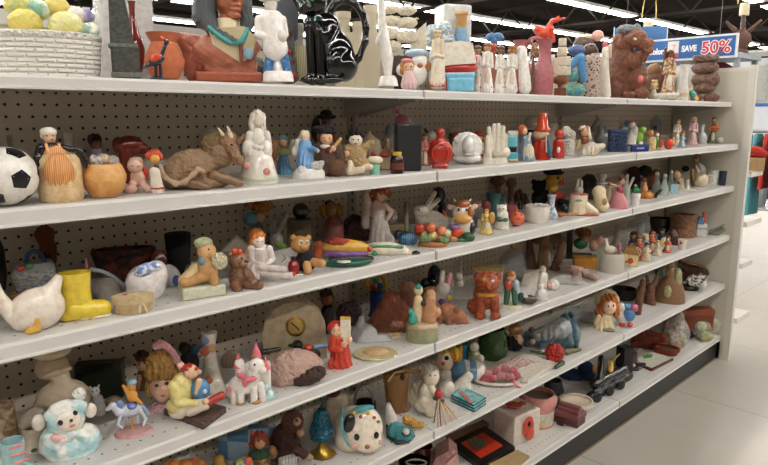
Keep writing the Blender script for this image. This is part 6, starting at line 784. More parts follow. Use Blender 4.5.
F('goose_basket', 'round white woven basket with white goose head and pink bow', 'basket', 3, (597, 232, 626, 273), [('basket', 'ddd5c4:b150', [L(611, [(253, 11.5), (256, 12.6), (266, 12.6), (273, 12)], op=1.2)]), ('goose', 'dcd4c6:g', [E(609, 250, 6.5, 4), K(606, 249, 604, 241, 2.4, 1.8), E(604, 240, 2, 1.8)]), ('bow', 'b9567a:s', [E(618, 248, 2, 4, 2, 2)]), ('moss', 'b9a684:m', [L(611, [(255, 11), (256, 11)])])])
F('cottage_jar', 'small pale yellow cottage jar with red flowers', 'jar', 3, (621, 245, 640, 267), [('wall', 'd9c78c:s', [B(622.5, 253, 637, 270, 10, 1, 0, 10)]), ('roof', '9c7444:s', [P([(621, 254), (625, 247), (634, 247), (638.5, 254)], 11)]), ('flower', 'bb4630:s', [E(630, 261, 3, 3, 1.4, 5.4)]), ('leaf', '5a7a44:s', [E(626, 262, 1.4, 1.4, 1.4, 5.4)])])
F('candle_glass', 'white candle stand with glass hurricane at the back', 'candlestick', 3, (608, 221, 636, 260), [('stand', 'a99c8a:s', [L(616, [(226, 2.4), (240, 3), (246, 7), (260, 8)])]), ('glass', 'b9bcb8:y22', [L(622, [(229, 8), (240, 11), (246, 9), (250, 4)])])], Y=-.1)
grp = [(629.5, 243, 262, 8, 'd9b79c', '7a4a30', 'c8c4b8', 'in white, nearest the yellow cottage'), (636, 246, 262, 7, 'cfa080', '4a3024', 'a8583c', 'short, in brown red at shelf front'), (646, 243, 261, 8, 'd2ae92', '3c2a24', 'd9c9a4', 'in pale yellow at shelf front'), (667, 237, 253, 7, 'd8b69a', '6a4028', 'c46a4a', 'in orange, right of the man with teal base'), (632, 233, 258, 8, 'c99a78', '3a2a20', '5a6a78', 'first in the row, in slate blue'), (638, 236, 259, 8, 'd6b090', '6a4a34', 'b8583c', 'in rust red, beside slate blue one'), (644, 235, 258, 8, 'cfa684', 'c9b89a', '8fa4b0', 'in pale blue robe with light hair'), (651, 232, 254, 9, 'c4906c', '8a4030', 'b9694a', 'tallest, in terracotta red'), (657, 241, 256, 7, 'dcc0a4', 'a5906c', 'd8ccae', 'small, in cream')]
for x, y0, y1, w, sk, hr_, dr, t in grp:
    w += 2.6; F('village_figure', 'tiny painted village figure '+t, 'figurine', 3, (x-w/2, y0-1, x+w/2, y1), lady(x, y0-1, y1-.6, w, sk+':s', hr_+':s', dr+':s', hs=1.5), g='village figures')
F('teal_base_figure', 'figurine of a man in blue with teal base', 'figurine', 3, (650, 226, 672, 257), lady(661, 228, 252, 10, 'c9966c:s', '3a2a1e:s', '34506a:s', hs=1.2, base='35605c:s')+[('apron', 'd8cd94:s', [E(664, 244, 4.6, 7, 3, 4)]), ('dog', '9a6444:s', [E(655, 248, 3.4, 5, 3, 3)])], Y=-.225)
F('glass_dome', 'cloudy glass ornament wrapped in film behind the village figures', 'ornament', 3, (626, 210, 652, 246), [('core', 'a8a29a:s', [K(640, 226, 640, 246, 4, 6)]), ('film', 'c4c6c6:y34', [K(640, 220, 640, 240, 8, 11), E(632, 228, 6, 8)])], Y=-.12)
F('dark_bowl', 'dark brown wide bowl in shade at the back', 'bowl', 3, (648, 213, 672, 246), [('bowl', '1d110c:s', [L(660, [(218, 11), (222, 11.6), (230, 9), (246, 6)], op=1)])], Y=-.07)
F('brown_egg', 'dark brown egg shaped bottle beside the tree stump', 'ornament', 3, (668, 228, 681, 250), [('egg', '4a2c20:s', [E(674, 239, 5.6, 10, 5, 0, -18)])], Y=-.26)
F('stump_planter', 'cylindrical tree stump planter with bark pattern', 'planter', 3, (667, 210, 697, 243), [('stump', '8e6348/6a4a36:n60', [L(682, [(214, 13), (216, 13.4), (230, 13), (243, 13.4)], op=1.4)]), ('rim', 'b39476:s', RG(682, 214.6, 12.6, 2.2, .9))], Y=-.19)
F('rose_cup', 'white cup with red rose before the tree stump planter', 'cup', 3, (676, 236, 688, 251), [('cup', 'ddd5ca:g', [L(682, [(239, 5), (250, 3.6)], op=.6)]), ('rose', 'b8342e:s', [E(680.5, 243, 1.6, 1.8, 1, 4)])])
F('detergent_bottle', 'white and blue box shaped bottle with red spout', 'bottle', 3, (694, 209, 709, 243), [('box', 'd9d7d0:s', [B(696, 224, 706, 245, 8, 1)]), ('top', '4f7aa4:s', [B(696, 217, 703, 225, 7, 1)]), ('spout', 'c4432c:s', [K(702.5, 222, 701.8, 213, 1.4, 1.6, 2)]), ('stripe', '8fb0c8:s', [B(696, 227, 706.3, 229.4, 8.4, .4)])], Y=-.27)
F('pewter_dish', 'grey green metal dish tilted at right end of fourth shelf', 'dish', 3, (706, 221, 726, 242), [('dish', '77786a:s', [K(711, 236, 722, 229, 4, 3), B(708, 231, 714, 242, 6, 1)]), ('rim', '8d8e80:s', [K(709, 232, 723, 224, 1.4, 1.2, 2)])], Y=-.3)
# ------------------------------------------------------------------ FIFTH SHELF (4)
F('orange_gourd', 'orange brown gourd ornament cut off by the bottom edge', 'ornament', 4, (166, 456, 216, 500), [('gourd', 'b0603a/c98a4c:n60', [E(190, 474, 22, 14, 13), E(176, 466, 9, 8)])], Y=-.2)
F('bird_ornament', 'blue and white bird ornament behind the orange gourd', 'ornament', 4, (172, 452, 196, 500), [('bird', '8fb2c0/d8d8d0:n90', [E(183, 461, 9, 5, 5), K(189, 460, 193, 452, 2, .8)]), ('post', '6a7c84:s', [K(183, 466, 183, 500, 3, 5)])], Y=-.11)
F('yellow_pear', 'golden yellow pear ornament near bottom edge', 'ornament', 4, (211, 453, 230, 492), [('pear', 'b48a42:s', [E(220, 470, 9, 10), E(220, 461, 6, 6)]), ('stem', '4a3418:s', [K(219, 456, 217, 452, .8)])], Y=-.17)
F('harlequin_ball', 'multicoloured patched ball at the bottom of the picture', 'ball', 4, (233, 457, 255, 490), [('ball', 'd2c25c/3f7ba0:h70', [E(244, 470, 11, 11.5, 11)]), ('patch', 'b8503c:s', [E(250, 463, 4, 4, 3, 8)])], Y=-.27)
F('checked_tin', 'pale blue and white checked cloth covered box', 'box', 4, (218, 418, 280, 470), [('box', '4f7c9e/9db4c4:h18', [B(222, 430, 276, 470, 30, 2, 0, -20)])], Y=-.09)
F('curly_clown', 'clown doll with red curly hair and green collar', 'doll', 4, (240, 428, 280, 490), [('hair', '8e3a22:v120', [E(260, 437, 9, 7, 7), E(255, 441, 5, 5), E(267, 440, 4, 5)]), ('face', 'c89474:s', [E(261, 442, 5.5, 5.5, 4, 4)]), ('collar', '3c5a40:c', [E(260, 452, 11, 5, 8, 2)]), ('suit', '7c5440/a5803c:n60', [K(261, 460, 261, 488, 10, 13), E(250, 456, 5, 6), E(273, 452, 5, 6)]), ('hat', 'b5452c:s', [K(256, 434, 254, 430, 3, 1.6)])], Y=-.195)
F('brown_monkey', 'dark brown plush monkey hunched on fifth shelf', 'plush toy', 4, (271, 412, 315, 470), [('body', '3a2118:c160', [E(286, 446, 15, 22, 12), K(292, 450, 304, 458, 6, 5, 6, 8)]), ('head', '4a2c1e:c160', [E(294, 424, 11, 10, 9, 3)]), ('muzzle', 'a07a5c:s', [E(298, 425, 4, 4, 3, 11), E(301, 436, 4, 4, 4, 8)]), ('eye', '120c08:g', [E(298, 424, 1.6, 1.8, 1.2, 14)]), ('foot', '9a8470:c', [K(300, 458, 310, 461, 4, 3.6, 8)])], Y=-.225)
F('striped_box', 'black and white striped little box at bottom edge', 'box', 4, (279, 456, 298, 482), [('box', 'c9c4bc/24201e:t90', [B(280, 458, 297, 484, 10, .6, 0, 20)])], Y=-.3)
F('blue_oil_lamp', 'blue glass bulb lamp on polished brass foot', 'lamp', 4, (307, 400, 339, 460),
  [('foot', 'b08a3c:e', [L(322.5, [(438, 3.2), (446, 4.4), (450, 8), (453, 12), (457, 13.6), (460, 13.6)])]), ('globe', '12566c/0c3c4e:v130', [L(322, [(410, 5), (413, 7), (418, 8.4), (421, 8), (424, 10.5), (431, 12.4), (437, 11), (441, 5)])]), ('cord', '12302e:s', [K(320, 412, 326, 400, 1.8, 1.4)])], br=12)
F('cream_ornament', 'cream and dusty red ornament behind the spotted dog jar', 'ornament', 4, (322, 386, 352, 444), [('body', 'a99a82:s', [E(338, 401, 12, 9, 8, 0, -15), K(333, 406, 332, 444, 8, 9)]), ('cap', '6e2f28:s', [E(333, 393, 8, 4, 6, 3)])], Y=-.12)
F('dog_jar', 'white dog cookie jar with black ear patch and flowers', 'jar', 4, (336, 401, 386, 456),
  [('body', 'e3d8c4:g', [E(352, 426, 17, 20, 17, -6), E(350, 438, 16, 15, 15, -4)]), ('head', 'e8ddca:g', [E(363, 429, 20, 22, 16, 6), E(367, 441, 15, 11, 11, 12)]), ('ear', '17120f:g', [E(350, 424, 5.5, 9, 4, 18, 12)]), ('ribbon', '5aa6ae:s', T([(344, 408, 12), (343, 420, 17), (344, 434, 19), (349, 445, 20)], 1.2)), ('bow', '4f9ea8:s', [E(362, 410, 9, 2.6, 4, 15, -14), E(370, 409, 4, 2, 3, 15)]), ('eye', '120e0e:g', [E(357, 437.5, 2.8, 3.4, 1.6, 22)]), ('eye', '120e0e:g', [E(376, 436, 2.6, 3.4, 1.6, 20)]), ('nose', 'b05a5c:g', [E(367, 447, 2.6, 2, 1.8, 24)]), ('cheek', 'd89a92:s', [E(355, 447, 3, 2.4, 1, 21.4)]), ('cheek', 'd89a92:s', [E(379, 443, 2.4, 2.4, 1, 18.5)])]+[('flower', c, [E(x, y, 1.9, 1.7, 1.4, d)]) for x, y, c, d in ((361, 418, 'b5443c:s', 20), (368, 415, 'd6a648:s', 19.5), (374, 419, 'c0625a:s', 18.5), (378, 423, '7f9a58:s', 17.5), (355, 414, 'd6a648:s', 19))], br=17)
F('wire_basket', 'tarnished metal basket with tall hoop handle', 'basket', 4, (350, 383, 380, 446), [('handle', 'a8a49c:e', RG(364, 402, 9, 16, 1.4, 0, 0, 180)), ('bowl', '5d5244:e', [L(365, [(402, 11), (410, 12), (446, 8)], op=1)])], Y=-.115)
F('log_boot', 'tan wooden log shaped boot with bark flakes', 'ornament', 4, (380, 369, 420, 424), [('log', 'a97c4c/8a5e34:k70', [L(396, [(375, 12.5), (378, 13), (392, 12), (406, 10.5), (424, 9)]), K(396, 405, 406, 420, 9, 6)]), ('branch', 'a07444:k70', [K(402, 376, 419, 375, 3, 2)]), ('knot', '2c1a10:s', [E(402, 382, 2.4, 3.4, 1.5, 11.6)]), ('bark', 'd3b68a:s', [K(388, 386, 394, 378, 1, 1, 12), K(394, 378, 402, 376, 1, 1, 12)])], Y=-.215, br=10)
F('white_wedge', 'white pointed ceramic piece leaning on the log boot', 'ornament', 4, (381, 404, 404, 436), [('wedge', 'd6d0c8:s', [K(388, 410, 394, 432, 3, 8)])], Y=-.275)
F('turquoise_stone', 'turquoise heart shaped stone with white oval', 'ornament', 4, (386, 419, 416, 443), [('stone', '3f8a90:r160', [E(396, 431, 9, 9, 9, 'g5'), E(404, 434, 10, 8, 9, 'g5')]), ('edge', '2c3238:s', T([(386.5, 425, 'g4'), (388, 436, 'g2'), (397, 442, 'g2'), (408, 441, 'g2'), (414, 435, 'g3')], 1.4)), ('inlay', 'd9d2c6:s', [E(406, 431, 3.6, 3.4, 3.6, 'g11')]), ('inlay_rim', '2c3238:s', RG(406, 431.5, 4, 3.6, .8, 'g10.5'))])
F('gold_nugget', 'lumpy golden yellow piece lying on the shelf', 'ornament', 4, (401, 413, 425, 431), [('nugget', 'c79a4a:v150', [E(407, 420, 5, 4.6, 4), E(413, 423, 5, 5), E(420, 425, 4.6, 4)])])
F('cherub_statue', 'white kneeling cherub statue with shell like wing', 'statue', 4, (406, 366, 440, 422),
  [('body', 'd3c8b4:s', [E(426, 396, 8, 13, 8), K(424, 404, 430, 416, 7, 5, 3, 6), E(422, 408, 8, 8)]), ('head', 'd6cbb8:s', [E(430, 380, 8.5, 9.5, 8, 2)]), ('hair', 'c9bda6:v160', [E(429, 375, 8.8, 6.5, 8, 0)]), ('wing', 'c9bea9:s', [E(416, 396, 8, 14, 3.4, -4, 22), E(418, 408, 6, 6, 3, -3)]), ('arm', 'd6cbb8:s', [K(430, 390, 436, 400, 3.6, 3, 5, 8)]), ('wing>rib', 'a89b84:s', [K(412, 390, 418, 404, 1, 1, 0)]), ('head>eye', '6a5a48:s', [E(429, 380, 1.2, .7, .8, 10)]), ('head>eye', '6a5a48:s', [E(434, 379.5, 1.2, .7, .8, 9)])], br=10)
F('flower_bundle', 'dried flower bundle with red rose lying by the cherub', 'flowers', 4, (430, 389, 462, 430), [('rose', 'c03236:s', [E(438, 396, 4, 4.4, 4, 8)]), ('leaf', '2f4a34:s', [E(435, 400, 3, 2.4, 2, 9), E(441, 402, 3, 2, 2, 8)])]+[('stem', c, [K(437+i*.6, 400, a, b, .9, .7, 8, 'g1')]) for i, (a, b, c) in enumerate(((434, 424, '6d6a48:s'), (438, 428, 'b0a078:s'), (441, 427, '8a2c2c:s'), (446, 426, 'b99a66:s'), (452, 422, 'c08c52:s'), (457, 420, 'c9965c:s')))], br=6)
F('white_dish', 'small white folded dish behind the cherub', 'dish', 4, (435, 376, 457, 405), [('dish', 'd5cdc0:g', [E(446, 390, 9, 9, 7), E(450, 398, 6, 6)])], Y=-.235)
F('white_shell', 'white glossy shell cup right of the folded dish', 'shell', 4, (452, 371, 474, 402), [('shell', 'd8d2c8:g', [K(456, 392, 468, 378, 7, 5), E(464, 388, 8, 7)])], Y=-.25)
F('clown_doll', 'doll clown with yellow hair and painted round eye', 'doll', 4, (434, 348, 464, 404), [('face', 'd9bca4:s', [E(444, 361, 9, 11, 7)]), ('hair', 'c9982f:c', [E(455, 355, 6, 7, 5), E(442, 350, 8, 4, 6)]), ('eye', '2a1c18:s', [E(446, 358.5, 2.4, 2.4, 1.4, 6.4)]), ('eye>ring', 'd8dcc8:s', [RG(446, 358.5, 3.2, 3.2, .8, 5.6)]), ('nose', 'b95a4c:s', [E(443, 364, 2, 2, 2, 7)]), ('body', 'cfc4b4:c', [K(444, 374, 445, 402, 7, 10)])], Y=-.175)
for x, c, dx, t in ((459, 'cfae3c', 0, 'yellow'), (463.5, '3a86b4', 0, 'blue'), (468, '4f7a3c', 0, 'green')):
    F('paperback_book', 'thin upright '+t+' book behind the clown doll', 'book', 4, (x-2.6, 340, x+2.6, 394), [('cover', c+':s', [B(x-2.2, 343, x+2.2, 396, 16, .4, 0, 8)])], Y=-.11)
F('green_figurine', 'pale green and white figurine behind the striped cup', 'figurine', 4, (466, 342, 484, 384), [('body', 'a9ad7c:s', [K(474, 355, 474, 382, 6, 8)]), ('head', 'd6d0bc:s', [E(474, 347, 4.6, 4.6)]), ('flower', 'd8d4c6:s', [E(480, 358, 4, 4, 3, 5)])], Y=-.16)
F('striped_mug', 'white mug with blue bands lying on its side', 'mug', 4, (450, 357, 486, 384), [('mug', 'dcd2c4:g', [K(460, 371, 475, 370, 11, 11, 'g11', 'g11')]), ('band', '5a86a8:g', [L(470, [(362, 11.4), (380, 11.4)], sq=.9)] if False else [K(460, 371, 461.5, 371, 11.25, 11.25, 'g11', 'g11')]), ('band', '5a86a8:g', [K(471, 370.3, 472.5, 370.2, 11.25, 11.25, 'g11', 'g11')])], Y=-.22, br=10)
coast = []
for k in range(3):
    F('tile_coaster', ('bottom', 'middle', 'topmost')[k]+' turquoise tile of the small tied stack', 'coaster', 4, (452, 384, 485, 410), [('tile', '4a97a0/86b8b8:n50', [Q([(474-k*.3, 408-k*3), (485, 401-k*3), (463, 391-k*3), (452, 398-k*3)], .006)]), ('edge', '23343c:s', [Q([(474-k*.3, 409.2-k*3), (486, 401.4-k*3), (463, 390.4-k*3), (451, 398.4-k*3)], .003)])], Y=-.3, loc=None if k == 0 else tuple(floor_spot(468.5, -.3, SH[4])+np.array([0, 0, .0003+k*.0066])), g='turquoise tiles')
F('pink_ribbon', 'pink ribbon tied over the stack of turquoise tiles', 'ribbon', 4, (455, 386, 483, 404), [('ribbon', 'c98078:s', [Q([(470, 401), (473, 399), (462, 388), (459, 390)], .002)])], loc=tuple(floor_spot(468.5, -.3, SH[4])+np.array([0, 0, .0003+.0202])))
F('rose_bowl', 'oval white dish heaped with pink ceramic roses', 'dish', 4, (468, 366, 522, 395), [('dish', 'd9cfc4:g', [L(495, [(382, 24.5), (384, 25), (389, 20), (395, 13)], op=1.4, sq=.6)])]+[('rose', c.replace(':s', ':v230'), [E(x, y, 4.6, 4, 4.4, d), E(x-2, y+2, 2.6, 2.4, 2.6, d+2), E(x+2.4, y+1, 2.4, 2.4, 2.4, d+2)]) for x, y, c, d in ((479, 380, 'b9646c:s', 3), (488, 378, 'cf8a8c:s', 2), (496, 375, 'c4707a:s', 0), (505, 372, 'c97880:s', -2), (513, 374, 'c26a74:s', -2), (501, 380, 'd38e92:s', 5), (510, 380, 'cb7f86:s', 4), (516, 378, 'c4707a:s', 0), (491, 383, 'c2606a:s', 6), (484, 385, 'b85a64:s', 6))]+[('bud', 'd48a90:s', [K(514, 385, 520, 390, 2.4, 2, 8)])], br=15)
F('etched_tray', 'white ceramic tray with pale etched drawing', 'tray', 4, (486, 356, 556, 392), [('tray', 'd9d0c4:s', [Q([(528, 387), (556, 368), (514, 357), (484, 375)], .014)]), ('etching', 'a06a60/d6ccc0:n120', [Q([(514, 377), (540, 368), (516, 362), (496, 371)], .0015, .0136)])], Y=-.2)
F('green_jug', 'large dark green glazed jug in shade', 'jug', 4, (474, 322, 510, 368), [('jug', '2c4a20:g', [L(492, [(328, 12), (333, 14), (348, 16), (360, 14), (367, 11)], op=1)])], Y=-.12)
F('amber_owl', 'amber brown owl ornament behind the blue gowned doll', 'ornament', 4, (506, 322, 526, 366), [('body', '8a5a2c/b98a58:n90', [K(515, 338, 515, 364, 7, 8)]), ('head', 'a87a48:s', [E(515, 330, 7, 6)])], Y=-.07)
F('gowned_doll', 'doll in grey blue gown lying on her side', 'doll', 4, (503, 312, 580, 362),
  [('gown', '45606e/6c818c:n40', [K(528, 346, 564, 335, 8, 16, 'g7', 'g15'), E(567, 334, 10, 19, 17, 'g16', -10)]), ('apron', 'a3a5a6/8a8d92:n60', [K(536, 341, 560, 331, 5, 11, 'g15', 'g24')]), ('hem', '2c4a58:v110', [E(573, 333, 5.5, 19.5, 18, 'g16', -10)]), ('head', 'd3ad8c:s', [E(516, 347, 6.5, 5.8, 6, 'g8')]), ('hair', '1d171a:c', [E(510, 350, 7.5, 6.5, 7, 'g6'), E(513, 354, 8, 4, 6, 'g4')]), ('arm', '54707c:s', [K(526, 340, 534, 345, 3.4, 3, 'g14', 'g14')]), ('hand', 'ddb890:s', [E(532, 347.5, 2.8, 2.8, 2.8, 'g14')]), ('hand', 'e0c09a:s', [E(537, 341, 2.4, 2.6, 2.4, 'g17')]), ('rosette', '8a5058:s', [E(530, 335, 3.8, 3.8, 3.8, 'g13')])], br=16)
F('red_rose', 'artificial red rose with leaves lying before the doll', 'flower', 4, (526, 345, 582, 374), [('bloom', 'a8281a:v120', [E(554, 357, 10, 9.5, 9, 'g8'), E(552, 363, 6, 4, 5, 'g4')]), ('leaf', '6a6848:s', [K(566, 355, 580, 350, 4, 2, 'g2', 'g2')]), ('leaf', '3c4a30:s', [K(562, 366, 556, 371, 3, 2, 'g2', 'g2')]), ('stem', '4f5a34:s', [K(530, 357, 548, 359, 1.4, 1.6, 'g2', 'g3')])], br=8)
F('glass_goblet', 'clear glass goblet near the bonnet girl', 'goblet', 4, (560, 304, 584, 336), [('glass', 'aab4ba:y35', [L(572, [(307, 8), (316, 7.5), (322, 4), (326, 1.4), (332, 1.6), (335, 6), (337, 6.4)], op=.7)])], Y=-.16)
F('plastic_cup', 'hazy plastic wrapped cup between goblet and bonnet girl', 'cup', 4, (578, 302, 598, 334), [('cup', '9a928a:s', [L(588, [(312, 5), (332, 5.5)])]), ('wrap', 'c9c9c6:y34', [L(588, [(305, 6), (310, 8.4), (332, 8)])])], Y=-.165)
F('bonnet_girl', 'girl figurine with big orange hair and cream bonnet', 'figurine', 4, (590, 289, 619, 331),
  [('dress', 'd9c8a0:s', [K(605, 318, 604, 328, 7, 11), E(604, 330, 11, 4, 10)]), ('head', 'e8c6a8:s', [E(608, 306.5, 7, 7.4, 7, 3)]), ('hair', 'b3622c:s', [E(607, 302, 10, 9, 8, -1), E(599, 312, 5, 9, 5, 1), E(615, 310, 3.4, 7, 4)]), ('bonnet', 'c2b390:c', [E(605, 300, 12.6, 11, 8, -5)]), ('shoe', '7c7a74:s', [E(608, 329.5, 7, 2.4, 4, 8)]), ('head>eye', '231810:s', [E(607, 306.5, .9, 1.6, .8, 9.6)]), ('head>eye', '231810:s', [E(612, 305.5, .8, 1.6, .8, 8.8)]), ('arm', 'd6c49c:s', [K(598, 317, 596, 324, 3, 2.6, 4)])], br=9)
F('toy_bird', 'little toy bird in blue coat with pink and yellow trim', 'toy', 4, (613, 302, 637, 328), [('body', 'd2cfc8:s', [E(622, 317, 7, 7.5)]), ('coat', '4f80b8:s', [E(628, 315, 6.5, 6, 5, 3)]), ('head', 'd8d2c6:s', [E(620, 308, 5, 4.6)]), ('cap', '5a9ac4:s', [E(626, 306, 4, 3, 4)]), ('bag', 'c9708c:s', [E(633, 307, 4, 4)]), ('bill', 'd3b848:s', [E(616.5, 309, 3, 2, 2.4, 4)]), ('foot', 'cf4a4a:s', [E(622, 325, 3, 2.4, 3, 4)]), ('foot', 'cf4a4a:s', [E(630, 324, 3, 2.4, 3, 3)])])
F('carved_figure', 'tall dark brown carved figure standing at left of the pair', 'carving', 4, (633, 276, 645, 321), [('body', '7a4c30/5e3822:k100', [K(639, 288, 637, 318, 3.4, 4)]), ('head', '7a4c30:s', [E(640, 284, 3, 5)])], Y=-.28)
F('wood_hare', 'reddish brown carved hare with upright ears', 'carving', 4, (640, 274, 662, 316), [('body', '71432a/5a3320:k100', [K(649, 295, 651, 312, 5, 7), K(652, 304, 658, 311, 4, 3, 3)]), ('head', '744830:s', [E(649, 288, 5, 5)]), ('ear', '8a5c44:s', [K(652, 284, 655, 276, 2, 1.6)]), ('ear', '6a4028:s', [K(646, 284, 645, 277, 2, 1.6)])], Y=-.245)
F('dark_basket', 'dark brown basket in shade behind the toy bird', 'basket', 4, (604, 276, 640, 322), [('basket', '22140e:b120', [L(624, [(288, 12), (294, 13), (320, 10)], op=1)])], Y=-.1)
F('straw_lady', 'lady ornament with wide brown woven straw skirt', 'ornament', 4, (650, 262, 688, 308), [('skirt', '8a5c40/a57c58:b150', [L(669, [(276, 6), (281, 11), (288, 14), (298, 16), (306, 16.4)], sq=.85)]), ('bodice', '9a7c54:s', [E(668, 273, 5.5, 7)]), ('flowers', 'b9ad86/7c8a54:n120', [E(676, 278, 4, 10, 4, 3), E(667, 292, 4, 6, 3, 12)]), ('ribbon', '2f5a34:s', [E(657, 274, 4, 4, 4, 2)]), ('head', '8a6444:s', [E(668, 265.5, 4, 4)])], br=13)
F('carved_tray', 'brown carved wooden tray resting at the far right', 'tray', 4, (674, 260, 709, 283), [('tray', '4c2c1a/3a2014:k70', [K(680, 266, 704, 271, 4.6, 4), B(680, 268, 704, 284, 12, 1, -2)]), ('rim', '8a5a2c:s', [K(678, 262, 704, 266, 1.4, 1.4, 4)])], Y=-.16)
F('cow_figurine', 'small black and white cow lying at the shelf end', 'figurine', 4, (676, 273, 707, 293), [('body', 'd6d1ca/1a1816:n75', [E(694, 281, 9, 6, 6), E(701, 279, 5, 6)]), ('base', '16120f:s', [E(688, 288, 11, 4, 7)]), ('head', 'd9d4cc:s', [E(703, 284, 3.4, 4.4, 3.4, 3)]), ('horn', 'cfc4a8:s', [K(700, 275, 699, 273, 1, .6)])], Y=-.285)
# ------------------------------------------------------------------ BASE SHELF (5)
F('pink_crystal', 'rough pink rock crystal chunk on the base shelf', 'rock', 5, (424, 441, 462, 490), [('rock', 'b98a84/a0706c:n30', [P([(430, 462), (436, 449), (448, 442), (456, 448), (459, 470), (452, 492), (432, 492)], 26)]), ('facet', 'c79c96:m', [P([(446, 460), (456, 450), (459, 466), (456, 490), (446, 490)], 6, 14)])], Y=-.235)
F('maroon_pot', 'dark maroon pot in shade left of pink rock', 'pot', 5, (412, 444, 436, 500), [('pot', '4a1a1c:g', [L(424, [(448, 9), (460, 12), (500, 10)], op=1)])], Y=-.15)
F('black_pan', 'black pan with pale rim at the bottom edge', 'pan', 5, (398, 452, 430, 506), [('pan', '100d0c:s', [L(414, [(462, 16), (466, 16), (480, 13)], op=1)]), ('rim', 'b9b2a2:s', RG(416, 463, 10, 3, .9))], Y=-.25)
F('framed_picture', 'black framed red picture of a dark bird lying flat', 'picture', 5, (456, 420, 524, 470), [('frame', '0e0c0c:s', [Q([(484, 463), (518, 444), (488, 423), (452, 440)], .018)]), ('picture', 'b5331c:s', [Q([(484, 455), (506, 442.5), (486, 429.5), (464, 440)], .0015, .0172)]), ('bird', '1c221a/6a6c50:n140', [Q([(478, 446), (489, 442), (487, 436), (478, 434), (471, 437)], .004, .018)])], Y=-.2)
F('wooden_board', 'brown wooden board lying under the picture frame', 'board', 5, (446, 424, 492, 448), [('board', '7a5a3c/5e422a:k60', [Q([(452, 441), (489, 424), (483, 420), (446, 436)], .012)])], Y=-.1)
F('cardboard_tray', 'tan cardboard piece at the front of base shelf', 'cardboard', 5, (484, 444, 536, 476), [('sheet', 'a28a60:m', [Q([(506, 470), (528, 452), (516, 446), (488, 460)], .01)])], Y=-.33)
F('poppy_box', 'white gift box printed with a big red poppy', 'box', 5, (496, 406, 544, 452), [('box', 'd2c4b8:s', [B(499, 415, 537, 455, 29, .6, 0, 48)]), ('poppy', 'b8402e:q', [E(530, 434, 8, 10.5, 1, 12, 0, 48)]), ('poppy', 'c24a34:q', [E(532, 441, 6, 6, 1.2, 11, 10, 48)]), ('poppy>centre', '2a1820:s', [E(530.5, 431, 2.2, 2.8, 1.4, 12.6, 0, 48)]), ('sprig', '9a3824:s', [E(514, 413, 9, 2.4, 7, 2), E(523, 410, 4, 1.6, 3)])], br=17)
F('pink_planter', 'pink glazed cylindrical planter with painted panels', 'planter', 5, (516, 388, 558, 436), [('pot', 'c98a84:g', [L(538, [(396, 17), (399, 19), (404, 19.5), (409, 16.5), (424, 15.5), (430, 16.5), (434, 16)], op=2)]), ('panel', 'b7c4bc/c9a86c:n90', [L(538, [(411, 16.9), (424, 16)])]), ('soil', '5c4a3c:m', [L(538, [(400, 16), (401, 16)])])], Y=-.235)
F('little_house', 'small maroon wooden house with round opening', 'ornament', 5, (553, 401, 587, 433), [('wall', '5a3030:q', [B(557, 412, 583, 438, 19, .4, 0, -24)]), ('roof', '6e4040:q', [B(556, 409, 584, 413.5, 21, .6, 0, -24), B(558, 406, 582, 410, 14, .8, 0, -24), B(559, 403, 581, 407, 7, .8, 0, -24)]), ('opening', '140c0a:q', [E(561, 424, 4, 5, 1.2, 10.6, 0, -24)])], br=12)
F('blue_flowers', 'small pale blue and red artificial flowers behind maroon house', 'flowers', 5, (551, 398, 570, 420), [('petals', '9db4c4/b0a8a4:n120', [E(559, 405, 7, 5), E(555, 410, 4, 4)]), ('bud', '8e3a34:s', [E(556, 412, 2.4, 2.4, 2.4, 4)]), ('stem', '4a5238:s', [K(560, 408, 561, 424, 2, 3)])], Y=-.2)
F('pedestal_bowl', 'cream ceramic pedestal bowl with wide shallow rim', 'bowl', 5, (557, 384, 596, 422), [('bowl', 'd6cbb8:g', [L(577, [(392, 16.5), (394.5, 17.5), (399, 12), (403, 7), (409, 6.4), (416, 9), (421, 10)], op=1.8)])], Y=-.235)
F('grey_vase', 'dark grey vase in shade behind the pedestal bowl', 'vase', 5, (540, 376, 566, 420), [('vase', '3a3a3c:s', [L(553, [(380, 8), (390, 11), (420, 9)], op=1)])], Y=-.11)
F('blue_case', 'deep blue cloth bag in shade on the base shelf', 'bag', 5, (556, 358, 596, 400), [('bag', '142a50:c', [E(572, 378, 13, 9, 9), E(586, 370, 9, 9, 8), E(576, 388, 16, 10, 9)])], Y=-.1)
F('model_train', 'black model steam locomotive with gold fittings', 'model train', 5, (586, 348, 632, 410),
  [('boiler', '141416:g', [K(597, 389, 622, 372, 6, 6, 'g13', 'g13')]), ('cab', '121214:q', [B(617, 348, 630, 378, 13, .6, 'g16', 40)]), ('chimney', '141416:g', [K(601, 384, 601, 364, 3, 3.6, 'g17', 'g34')]), ('chassis', '0f0f10:q', [K(593, 402, 628, 377, 5, 5, 'g4', 'g4')]), ('running_board', '4a4c50:s', [K(597, 396, 626, 375, 1.6, 1.6, 'g9', 'g9')]), ('wheel', '1c1c1f:s', [E(600, 401, 5, 5, 2, 'g5', 0, 40)]), ('wheel', '1c1c1f:s', [E(611, 394, 5, 5, 2, 'g5', 0, 40)]), ('wheel', '1c1c1f:s', [E(621, 387, 5, 5, 2, 'g5', 0, 40)]), ('bell', 'c79a3c:e', [E(595, 375, 2.2, 4, 2.2, 'g25')]), ('figure', 'c9a24a:s', [K(610, 366, 610, 374, 2.2, 3, 'g27', 'g20'), K(611, 365, 618, 357, 1, .8, 'g27', 'g32')]), ('cowcatcher', '1a1a1c:s', [K(594, 401, 588, 408, 4, 1.6, 'g5', 'g2')])], Y=-.215, br=12)
